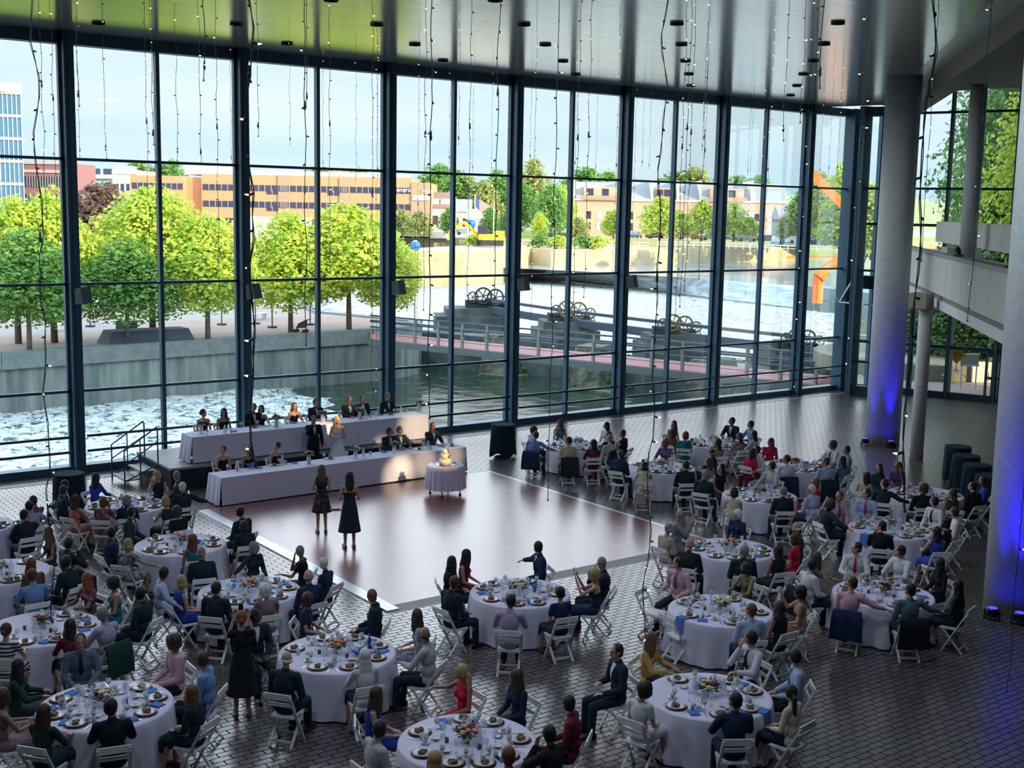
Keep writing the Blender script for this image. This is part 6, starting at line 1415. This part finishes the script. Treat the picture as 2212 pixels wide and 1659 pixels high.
# ================================================================= HEAD TABLES
def longtable(name, p0, p1, wdt, z0, lab, joints):
    p0 = Vector(p0); p1 = Vector(p1); L = (p1-p0).length; a = math.atan2(p1.y-p0.y, p1.x-p0.x)
    t = thing(name, lab, 'table', (p0.x, p0.y, z0), a); MB().box(.03, L-.03, .03, wdt-.03, .72, .75).obj('tabletop', mat('plywood', (.3, .2, .12), .7), t)
    e = [0]+[j*L for j in joints]+[L]
    for i in range(len(e)-1):
        x0, x1 = e[i], e[i+1]; n = int((x1-x0)/.05); mb = MB(); g = .02
        top = [(x0, 0), (x1, 0)]
        mb.add([(x0, 0, HT), (x1, 0, HT), (x1, wdt, HT), (x0, wdt, HT)], [(0, 1, 2, 3)])
        def side(pts_, nx, ny, amp, fl):
            vs = []; m = len(pts_)
            for r in range(5):
                for j, (x, y) in enumerate(pts_):
                    tt = r/4; w = amp*tt*math.sin(j*1.1)+fl*tt; vs.append((x+nx*w, y+ny*w, HT-tt*(HT-.03)))
            mb.add(vs, [(r*m+j, (r+1)*m+j, (r+1)*m+j+1, r*m+j+1) for r in range(4) for j in range(m-1)])
        side([(x0+(x1-x0)*j/n, 0) for j in range(n+1)], 0, -1, .006, .03); side([(x1-(x1-x0)*j/n, wdt) for j in range(n+1)], 0, 1, .01, .03)
        if i == 0: side([(0, wdt-wdt*j/16) for j in range(17)], -1, 0, .035, .10)
        if i == len(e)-2: side([(L, wdt*j/16) for j in range(17)], 1, 0, .03, .06)
        mb.obj('tablecloth', clothw, t, True)
    return t, p0, (p1-p0)/L, L
lowT, lp, ld, lL = longtable('head_table', G(478, 1033, HT).xy, G(1007, 966, HT).xy, .80, 0, 'long front head table under white cloths at the edge of the dance floor', (.52, .72))
uppT, up0, ud, uL = longtable('head_table', G(415, 945, 1.36).xy, G(926, 896, 1.36).xy, .80, .6, 'long rear head table under white cloths on the black riser', (.45, .66))
blackc = mat('riser_black', (.010, .013, .018), .8); deckm = mat('riser_deck', (.30, .31, .32), .5)
un = Vector((-ud.y, ud.x)); a = math.atan2(ud.y, ud.x); s0 = up0-ud*.75-un*.28
t = thing('riser', 'low black stage riser carrying the rear head table', 'stage', (s0.x, s0.y, 0), a)
MB().box(0, uL+.9, 0, 2.75, .54, .60).obj('deck', deckm, t); MB().box(.02, uL+.88, .02, 2.7, 0, .54).obj('skirt', blackc, t)
# steps with handrails at the left end
t = thing('riser_steps', 'black metal steps with handrails at the end of the riser', 'steps', (s0.x, s0.y, 0), a)
stm = mat('step_frame', (.03, .07, .09), .5, .4)
for k in range(2): MB().box(-.95+.45*k, -.50+.45*k, .95, 2.05, .20+.2*k-.04, .20+.2*k).obj('tread', deckm, t)
for yy in (.95, 2.05):
    mb = MB(); mb.tube([(-.95, yy, 0), (-.95, yy, 1.02), (-.02, yy, 1.62), (.0, yy, 1.55), (.0, yy, .6)], .022, 8).tube([(-.95, yy, .62), (0, yy, 1.2)], .018, 8).tube([(-.95, yy, .15), (0, yy, .55)], .022, 8).tube([(-.5, yy, 0), (-.5, yy, 1.3)], .018, 8); mb.obj('handrail', stm, t)
def at(t0, dr, s, o, z): n = Vector((-dr.y, dr.x)); q = t0+dr*s+n*o; return Vector((q.x, q.y, z))
def seat_head(px, py, zf, *a, **k):
    sc = k.get('scale', 1.0); h = SEAT['head'][2]*sc+zf; q = G(px, py, h)
    base, dr = (up0, ud) if zf > 0 else (lp, ld); s = (q.xy-base).dot(dr); n = Vector((-dr.y, dr.x)); o = (q.xy-base).dot(n); o = max(o, 1.08 if zf else 1.12); 
    q2 = base+dr*s+n*o; f = math.atan2(-n.y, -n.x)-PI/2+k.pop('tw', 0); yaw = k.pop('yaw', 0)
    p_ = person((q2.x, q2.y, zf), f, yaw, *a, **k); p_['group'] = 'wedding party'; chair(q2.x, q2.y, f, 'white chair under the '+' '.join(a[-1].split()[:12]), zf, 'chairs behind the head tables'); return q2
UP = [(439, 889, 'w', 'lap', 'strapless', 'black', 'bun', 'dark', 'bridesmaid with dark bun at the far left end of the rear head table', .4), (485, 888, 'w', 'lap', 'strapless', 'black', 'wavy', 'dark', 'bridesmaid with long dark hair, second from left on the riser', -.6), (547, 877, 'm', 'lap', 'jacket', 'black', 'short', 'black', 'groomsman before the second main mullion on the riser', -.6),
      (595, 891, 'w', 'tab', 'strapless', 'black', 'bob', 'dark', 'bridesmaid leaning low behind the white flowers on the riser', -.9), (644, 877, 'w', 'tab', 'strapless', 'black', 'long', 'auburn', 'auburn-haired bridesmaid with sunlit face on the riser', .2), (699, 871, 'm', 'tab', 'jacket', 'navy', 'short', 'dark', 'groomsman with grey tie behind the groom on the riser', 0),
      (765, 863, 'm', 'tab', 'jacket', 'charcoal', 'short', 'brown', 'broad groomsman in black bow tie looking down on the riser', 0), (806, 864, 'm', 'lap', 'jacket', 'navy', 'short', 'black', 'groomsman with shaded face beside the broad one on the riser', 0), (853, 857, 'm', 'lap', 'jacket', 'dark', 'short', 'lightbrown', 'fair-haired groomsman at the right end of the riser', 0)]
for x, y, sx_, po_, of_, co_, ha_, hc_, lb, yw in UP: seat_head(x, y+3, .6, sx_, po_, of_, co_, ha_, hc_, lb, scale=1.0 if sx_ == 'm' else .95, yaw=yw, tie='bow' if sx_ == 'm' else None)
LO = [(481, 969, 'w', 'strapless', 'black', 'updo', 'brown', 'bridesmaid with brown updo at the left end of the front table', -.9), (537, 968, 'w', 'strapless', 'black', 'wavy', 'lightbrown', 'long-haired bridesmaid second along the front head table', -1.0), (597, 961, 'w', 'strapless', 'black', 'updo', 'dark', 'bridesmaid with dark updo third along the front head table', -1.0),
      (845, 930, 'm', 'jacket', 'dark', 'short', 'black', 'dark-haired groomsman in glasses at the front head table', .4), (890, 934, 'm', 'jacket', 'charcoal', 'short', 'auburn', 'auburn-haired groomsman looking down at the front head table', .5), (936, 919, 'm', 'jacket', 'charcoal', 'short', 'brown', 'brown-haired groomsman at the right end of the front table', .2)]
for x, y, sx_, of_, co_, ha_, hc_, lb, yw in LO: seat_head(x, y+2, 0, sx_, 'tab' if sx_ == 'm' else 'lap', of_, co_, ha_, hc_, lb, scale=1.0 if sx_ == 'm' else .95, yaw=yw, tie='bow' if sx_ == 'm' else None)
# groom and bride standing behind the front table
def standhead(px, py, **k):
    sc = k.pop('scale'); q = G(px, py, STAND['head'][2]*sc); return q
COLX = COL
COL['bridal'] = (.72, .74, .80)
q = G(677, 906, 1.675*.98); o1 = person((q.x, q.y, 0), math.atan2(-q.y+8, -q.x+12)-PI/2, .3, 'm', 'mic', 'jacket', 'black', 'short', 'black', 'groom in black suit standing with a microphone between the head tables', stand=True, scale=.98, tie='bow')
q = G(729, 907, 1.675*.97); o2 = person((q.x, q.y, 0), math.atan2(-q.y+5, -q.x+2)-PI/2, .9, 'w', 'hands', 'strapless', 'bridal', 'wavy', 'golden', 'bride in white strapless gown with long golden hair standing beside the groom', stand=True, scale=.97, legs='gown', tone=1)
c = MB().tube([(0, 0, 0), (0, 0, .14)], .012, 8).ell((0, 0, .16), .022, 8, 6).obj('microphone', phm, None, True, tuple((Matrix.Translation(o1.location) @ Matrix.Rotation(o1.rotation_euler.z, 4, 'Z')) @ Vector((.10, .38, 1.56)))); tag(c, 'microphone in the hand of the groom', 'microphone')
c = rose(MB(), (0, 0, 0), .05, 3).obj('sash_knot', flm['burg'], o2, True, (.02, .24, 1.1)); 
bpy.data.objects.remove(c)
# boutonnieres left to the jackets; tableware along both head tables
def along(base, dr, wdt, px, py, z, off=None):
    q = G(px, py, z); return q
hd = [('u', 435, 936, 'vase'), ('u', 597, 922, 'vase'), ('u', 698, 912, 'vase'), ('u', 778, 905, 'vase'), ('u', 905, 889, 'vase'), ('l', 667, 1002, 'vase'), ('l', 768, 990, 'vase'), ('l', 852, 979, 'vase')]
for k, (w_, x, y, _) in enumerate(hd):
    z = HT+(.6 if w_ == 'u' else 0); q = G(x, y, z); b0_, d0_ = (up0, ud) if w_ == 'u' else (lp, ld); n = Vector((-d0_.y, d0_.x)); o_ = (q.xy-b0_).dot(n); q2 = b0_+d0_*((q.xy-b0_).dot(d0_))+n*max(.1, min(.7, o_))
    t = flowers_obj(q2, ['white', 'pink', 'purple'] if k % 2 else ['white', 'peach', 'burg'], 7, 'tall vase of pale flowers on the %s head table, %s from the left' % ('rear' if w_ == 'u' else 'front', ['first', 'second', 'third', 'fourth', 'fifth', 'first', 'second', 'third'][k]), 31+k, .24, z, .155)
for w_, xs in (('u', [(455, 940), (487, 934), (500, 932), (505, 929), (520, 922), (548, 920), (556, 918), (575, 915), (618, 912), (630, 910), (660, 910), (720, 905), (733, 903), (790, 900), (800, 898), (820, 893), (832, 893), (843, 892), (851, 892), (866, 890), (880, 888)]),
               ('l', [(490, 1014), (512, 1012), (545, 1008), (560, 1008), (575, 1004), (591, 1002), (600, 1000), (606, 999), (613, 998), (636, 998), (700, 990), (712, 988), (750, 985), (785, 984), (800, 979), (830, 974), (865, 970), (905, 968), (915, 967), (925, 967), (930, 966), (955, 962), (960, 965), (975, 960)])):
    z = HT+(.6 if w_ == 'u' else 0)+.002; b0_, d0_ = (up0, ud) if w_ == 'u' else (lp, ld); n = Vector((-d0_.y, d0_.x)); tl = 'rear' if w_ == 'u' else 'front'
    for k, (x, y) in enumerate(xs):
        q = G(x, y+3, z); o_ = max(.1, min(.7, (q.xy-b0_).dot(n))); q2 = b0_+d0_*max(.1, min(lL-.1, (q.xy-b0_).dot(d0_)))+n*o_; kd = ('goblet', 'carafe', 'tumbler', 'napflat', 'goblet', 'saucer')[k % 6]
        if kd == 'goblet': gt = link('drinking_glass', ME['goblet'], None, (q2.x, q2.y, z)); tag(gt, 'stemmed glass on the %s head table' % tl, 'glass', 'glasses on the %s head table' % tl); link('drink', ME['drinkw'], gt)
        elif kd == 'tumbler': gt = link('drinking_glass', ME['tumbler'], None, (q2.x, q2.y, z)); tag(gt, 'water tumbler on the %s head table' % tl, 'glass', 'tumblers on the %s head table' % tl); link('drink', ME['drinkt'], gt)
        elif kd == 'carafe': item('water_carafe', 'carafe', 'clear water carafe on the %s head table' % tl, 'carafe', (q2.x, q2.y, z), 0, 'carafes on the %s head table' % tl)
        elif kd == 'saucer': t = thing('dinner_plate', 'plate with leftovers on the %s head table' % tl, 'plate', (q2.x, q2.y, z), 0, 'plates on the %s head table' % tl); link('plate', ME['plate'], t); link('food', ME['foodA'], t, (0, 0, .006))
        else: item('napkin', 'napflat', 'blue napkin lying on the %s head table' % tl, 'napkin', (q2.x, q2.y, z), k, 'blue napkins on the %s head table' % tl)
q = G(541, 1011, HT); item('napkin_fan', 'napfan', 'large blue folded napkin on the front head table', 'napkin', (q.x, q.y, HT+.002)).scale = (1.5, 1.5, 1.5)
q = G(512, 1017, HT); gt = link('drinking_glass', ME['tumbler'], None, (q.x, q.y, HT+.002)); tag(gt, 'glass of bright red drink near the left end of the front table', 'glass'); link('drink', cached('rd', lambda: MB().lathe([(.026, .007), (.032, .085), (0, .086)], 14).mesh('drink', mat('red_drink', (.7, .03, .03), .3), True)), gt)
# cake table and cake
cq = G(963, 1018, 0); ctop = G(963, 1003, .9)
cc = G(962, 1004, .86); t = thing('cake_table', 'small round wheeled table under a pleated white cloth', 'table', (cc.x, cc.y, 0))
mb = MB(); n = 120; R = .50; rings = [[(R*f*math.cos(2*PI*j/n), R*f*math.sin(2*PI*j/n), .86) for j in range(n)] for f in (.5, .98)]
for i in range(7):
    tt = i/6; rings.append([((R+.01+.05*tt+.036*tt*math.sin(2*PI*j/n*20))*math.cos(2*PI*j/n), (R+.01+.05*tt+.036*tt*math.sin(2*PI*j/n*20))*math.sin(2*PI*j/n), .85-.62*tt) for j in range(n)])
mb.add([(0, 0, .86)]+[v for r in rings for v in r], [(0, 1+j, 1+(j+1) % n) for j in range(n)]+[(1+i*n+j, 1+(i+1)*n+j, 1+(i+1)*n+(j+1) % n, 1+i*n+(j+1) % n) for i in range(len(rings)-1) for j in range(n)]); mb.obj('tablecloth', clothw, t, True)
for k in range(4): a_ = PI/4+k*PI/2; l_ = MB().tube([(.42*math.cos(a_), .42*math.sin(a_), .1), (.42*math.cos(a_), .42*math.sin(a_), .84)], .018, 8).obj('leg', stm, t); MB().tube([(.42*math.cos(a_)-.015, .42*math.sin(a_), .045), (.42*math.cos(a_)+.015, .42*math.sin(a_), .045)], .045, 12).obj('caster', mbk, l_)
icing = mat('cake_icing', (.80, .70, .46), .7)
t = thing('wedding_cake', 'tiered pale yellow wedding cake with dark flowers on its table', 'cake', (cc.x-.04, cc.y-.05, .862))
MB().box(-.21, .21, -.21, .21, 0, .02).obj('cake_board', steel, t); MB().lathe([(.165, .02), (.168, .17), (.16, .175)], 32).obj('tier', icing, t, True); MB().lathe([(.115, .175), (.117, .31), (.11, .315)], 32).obj('tier', icing, t, True); MB().lathe([(.075, .315), (.077, .43), (.07, .435)], 32).obj('tier', icing, t, True)
for k in range(7): rose(MB(), (0, 0, 0), .028, k).obj('flower', flm['burg'] if k % 2 else leafg, t, True, (.05+.03*math.sin(k*2), -.13+.045*math.cos(k), .16+.05*k) if k < 4 else (.04+.02*math.sin(k*2), -.09, .16+.05*k))
q = G(985, 999, .862); o = link('fruit_bowl', ME['bowl'], None, (cc.x+.30, cc.y+.02, .862)); tag(o, 'small bowl of dark berries beside the cake', 'bowl'); o.scale = (1.3, 1.3, 1.8)
# draped cocktail tables
def drape(loc, lab, R=.38, H_=1.08):
    mb = MB(); n = 64; rings = [[(R*f*math.cos(2*PI*j/n), R*f*math.sin(2*PI*j/n), H_) for j in range(n)] for f in (.5, .98, 1.0)]
    for i in range(1, 8):
        tt = i/7; rings.append([((R-.0+.03*tt+.05*tt*max(0, math.sin(4*2*PI*j/n))+.015*tt*math.sin(13*2*PI*j/n))*math.cos(2*PI*j/n), (R+.03*tt+.05*tt*max(0, math.sin(4*2*PI*j/n))+.015*tt*math.sin(13*2*PI*j/n))*math.sin(2*PI*j/n), H_-(H_-.12+.12*math.sin(4*2*PI*j/n)*.6)*tt) for j in range(n)])
    t = thing('cocktail_table', lab, 'cocktail table', (loc[0], loc[1], 0), rr.random(), 'black draped cocktail tables')
    mb.add([(0, 0, H_)]+[v for r in rings for v in r], [(0, 1+j, 1+(j+1) % n) for j in range(n)]+[(1+i*n+j, 1+(i+1)*n+j, 1+(i+1)*n+(j+1) % n, 1+i*n+(j+1) % n) for i in range(len(rings)-1) for j in range(n)]); mb.obj('tablecloth', mat('black_linen', (.009, .022, .034), .9, 0, .15), t, True)
    MB().lathe([(.26, 0), (.26, .03), (.04, .06), (.03, H_-.02)], 20).obj('pedestal', stm, t)
for x, y, lb in ((148, 1022, 'black draped cocktail table by the first main mullion'), (1087, 916, 'black draped cocktail table by the fourth main mullion'), (2070, 964, 'farthest black draped cocktail table between the slim and thick columns'), (2088, 984, 'second black draped cocktail table between the columns'), (2112, 1004, 'third black draped cocktail table between the columns'), (2140, 1027, 'nearest black draped cocktail table, half behind the thick column')):
    q = G(x, y, 1.08); drape(q, lb)
# blue uplights at the columns
led = mat('led_blue', (.01, .01, 1.0), .3, emit=6)
for k, (cen, px, py, pw_) in enumerate(((bc, 1868, 962, 60), (bc, 1925, 968, 110), (rc, 2112, 1352, 90), (rc, 2212, 1374, 190))):
    q = G(px, py, 0); d = (q.xy-Vector((cen.x, cen.y))).normalized(); p = Vector((cen.x, cen.y))+d*(.585+(.30 if k < 2 else .34))
    t = thing('uplight', 'black floor uplight shining blue on the %s column, %s one' % ('far thick' if k < 2 else 'near thick', 'left' if k % 2 == 0 else 'right'), 'uplight', (p.x, p.y, 0), math.atan2(d.y, d.x)-PI/2, 'blue column uplights')
    MB().lathe([(.11, .08), (.13, .22), (.12, .25), (.11, .245)], 18).obj('housing', phm, t, True); MB().lathe([(.10, .247), (.0, .25)], 18).obj('lens', led, t); MB().bar((-.16, 0, .0), (-.14, 0, .2), .02, .05).bar((.16, 0, 0), (.14, 0, .2), .02, .05).bar((-.16, 0, .01), (.16, 0, .01), .06, .02).obj('bracket', phm, t)
    ld_ = bpy.data.lights.new('uplight_beam', 'SPOT'); ld_.energy = pw_*.8; ld_.color = (.02, .01, 1); ld_.spot_size = math.radians(26); ld_.spot_blend = 1; ld_.shadow_soft_size = .06
    lo = bpy.data.objects.new('uplight_beam', ld_); C.objects.link(lo); lo.location = (p.x, p.y, .30); v = Vector((-d.x*.14, -d.y*.14, 1)); lo.rotation_euler = v.to_track_quat('-Z', 'Y').to_euler()
q = G(2060, 1372, 0); o = MB().ell((0, 0, .22), (.20, .13, .24), 14, 10).tube([(-.1, 0, .42), (0, 0, .58), (.1, 0, .42)], .02, 6).obj('bag', phm, None, True, (q.x, q.y, 0)); tag(o, 'dark bag standing on the floor by the near blue uplight', 'bag')
# added narrow warm spots, laying the bright patches on cake, head tables and faces
def spot(src, tgt, e, size, col=(1, .78, .45), blend=1):
    l = bpy.data.lights.new('patch_spot', 'SPOT'); l.energy = e; l.spot_size = math.radians(size); l.spot_blend = blend; l.color = col; l.shadow_soft_size = .05
    o = bpy.data.objects.new('patch_spot', l); C.objects.link(o); o.location = src; o.rotation_euler = (Vector(tgt)-Vector(src)).to_track_quat('-Z', 'Y').to_euler()
for (tx, ty, tz, sz, en) in ((878, 992, .60, 2.2, .55), (925, 994, .60, 2.6, .6), (985, 982, .55, 2.6, .5), (962, 975, 1.0, 3.0, 1.3), (898, 925, 1.15, 4.2, 1), (644, 880, 1.8, 1.6, 1.2), (727, 905, 1.6, 1.8, 1.2), (765, 868, 1.8, 2.2, .6), (1476, 1115, 1.2, 1.4, 1.3), (890, 935, 1.2, 2.4, .7), (700, 918, 1.2, 2.2, .8)):
    d = ray(tx, ty); yy = (lp.y-.05) if ty > 980 and tx != 962 else (cc.y-.2 if tx > 950 else (up0.y-.02 if 915 < ty < 930 else 0))
    p = ontoY(tx, ty, yy) if yy else G(tx, ty, tz)
    spot((p.x+.6, p.y-21, 11.5) if ty < 1100 else (p.x+3, p.y-12, 11.5), p, 15000*en, sz)
# ================================================================= HANGING STRING LIGHTS
wirem = mat('string_wire', (.02, .05, .06), .6); bulbm = mat('string_bulb', (1, .72, .35), .4, emit=1.6); bulbo = mat('string_bulb_unlit', (.04, .09, .11), .5)
# x at the top, anchor y (below 0: distance in metres instead), x and y of the lower end, wire weight
ST = [(68, -12, 116, 1335, 3), (91, -20, 100, 470, 1), (111, -20, 125, 520, 1), (164, -17, 170, 226, 1), (163, 20, 171, 336, 1), (221, -21, 229, 340, 1), (315, -21, 324, 580, 1), (324, -19, 331, 310, 1), (327, 22, 335, 700, 1), (376, -22, 384, 345, 1), (427, -20, 434, 350, 1), (438, -14, 442, 170, 2), (463, -20, 474, 620, 1), (496, 68, 500, 352, 1), (531, -9, 548, 1000, 4),
 (556, -20, 558, 292, 1), (625, 81, 628, 311, 1), (653, -14, 661, 742, 2), (662, -18, 663, 229, 2), (697, 121, 700, 361, 1), (709, -21, 713, 583, 1), (769, 99, 769, 390, 1), (800, -20, 803, 860, 1), (817, 95, 818, 377, 1), (815, 60, 818, 905, 1), (906, 78, 903, 700, 1), (919, -19, 915, 667, 1), (930, -13, 925, 900, 2), (973, 124, 970, 350, 1), (994, 51, 991, 310, 1), (1018, -19, 1010, 636, 1), (1024, 152, 1020, 370, 1),
 (1065, 149, 1057, 590, 1), (1080, -15, 1068, 642, 2), (1149, 165, 1144, 345, 1), (1161, 30, 1146, 690, 1), (1214, -16, 1183, 1077, 2), (1248, 124, 1239, 362, 1), (1259, -20, 1239, 650, 1), (1284, -20, 1262, 640, 1), (1292, 182, 1286, 367, 1), (1341, 40, 1322, 585, 1), (1377, 165, 1358, 580, 1), (1393, 177, 1385, 358, 1), (1408, 190, 1400, 363, 1), (1445, -13, 1391, 1403, 3), (1490, -20, 1460, 680, 1), (1502, -18, 1470, 660, 1), (1510, -20, 1480, 626, 1), (1533, 78, 1514, 337, 1), (1525, 119, 1520, 324, 1), (1523, -22, 1509, 600, 1),
 (1624, 187, 1613, 376, 1), (1629, 202, 1603, 640, 1), (1656, 165, 1643, 367, 1), (1674, 51, 1643, 593, 1), (1707, -18, 1691, 301, 1), (1744, -18, 1729, 262, 1), (1770, -19, 1760, 185, 1), (1780, -13, 1770, 186, 2), (1782, 177, 1771, 376, 1), (1802, 152, 1788, 372, 1), (1823, 111, 1807, 373, 1), (1893, -15, 1830, 810, 2), (2022, -8.5, 1947, 1097, 4), (2032, -16, 1990, 560, 1), (2143, -16, 2092, 690, 2), (2225, -14, 2176, 1490, 2), (1760, -22, 1714, 853, 1)]
ordn = lambda n: ['', 'first', 'second', 'third', 'fourth', 'fifth', 'sixth', 'seventh', 'eighth', 'ninth'][n] if n < 10 else str(n)+'th'
bulb1 = MB().tube([(0, 0, 0), (.012, 0, -.006), (.034, 0, -.014)], [.005, .010, .008], 6).mesh('socket', bulbo); bulb2 = MB().tube([(0, 0, 0), (.012, 0, 0), (.030, 0, .003)], [.006, .007, .002], 6).mesh('bulb', bulbm)
zones = {}
for k, (xt, an_, xb, yb, wt) in enumerate(ST):
    if an_ >= 0: top = G(xt, an_, ZC); q = top.xy; zb = hgt(xb, yb, (q.x, q.y))
    else:
        p = atdepth(xb, yb, -an_); q = p.xy; zb = p.z
    if zb < .1: zb = .1
    L = ZC-zb; rk_ = random.Random(k); w = {1: .0042, 2: .005, 3: .0042, 4: .0045}[wt]
    n = max(6, int(L/.16)); amp = .010 if wt < 3 else .022
    pts = [(amp*math.sin(i*.9+k)+amp*rk_.uniform(-.6, .6), amp*math.cos(i*.7), L-L*i/n) for i in range(n+1)]
    # name it by what it hangs before
    zn = 'left of the first main mullion' if xb < 140 else 'between the first and second mullions' if xb < 515 else 'between the second and third mullions' if xb < 835 else 'between the third and fourth mullions' if xb < 1105 else 'between the fourth and fifth mullions' if xb < 1335 else 'between the fifth and sixth mullions' if xb < 1545 else 'between the sixth and seventh mullions' if xb < 1720 else 'right of the seventh main mullion' if xb < 1900 else 'near the gallery columns'
    zones[zn] = zones.get(zn, 0)+1; ix = sum(1 for s in ST if False)
    t = thing('string_light', '%s light string %s, %s there from the left' % ({1: 'thin', 2: 'dark', 3: 'long', 4: 'thick wavy'}[wt], zn, ordn(zones[zn])), 'string light', (q.x, q.y, zb), 0, 'hanging string lights')
    MB().tube(pts, w, 5).obj('wire', wirem, t)
    if wt >= 3: MB().tube([(x+.012*math.sin(z*9), y+.012*math.cos(z*9), z) for x, y, z in pts], w*.8, 5).obj('wire', wirem, t)
    # plug connectors
    for f in ((.42,) if yb > 400 else (.03,)):
        z = L*f; MB().tube([(0, 0, z), (0, 0, z+.04), (0, 0, z+.045), (0, 0, z+.10)], [.010, .017, .013, .009], 8).obj('plug', bulbo, t)
    MB().tube([(pts[-1][0], pts[-1][1], 0), (pts[-1][0], pts[-1][1], -.03)], [.006, .013], 8).obj('end_cap', bulbo, t)
    step = .30 if wt < 3 else .26; nb_ = int(L/step)
    if nb_ > 90: nb_ = 90
    for i in range(nb_):
        z = L-(i+.5)*L/nb_; j = min(n-1, int((L-z)/L*n)); u = (L-z)/L*n-j; px_ = pts[j][0]*(1-u)+pts[j+1][0]*u; py_ = pts[j][1]*(1-u)+pts[j+1][1]*u; a = rk_.random()*6.28
        lit = rk_.random() < .45
        s = link('bulb_socket', bulb1, t, (px_, py_, z), a)
        if lit and wt > 1: link('bulb', bulb2, s, (.03, 0, -.012)); s.scale = (1.15,)*3
        elif lit: s.data = bulb2; s.name = 'bulb'; s.scale = (1.3,)*3
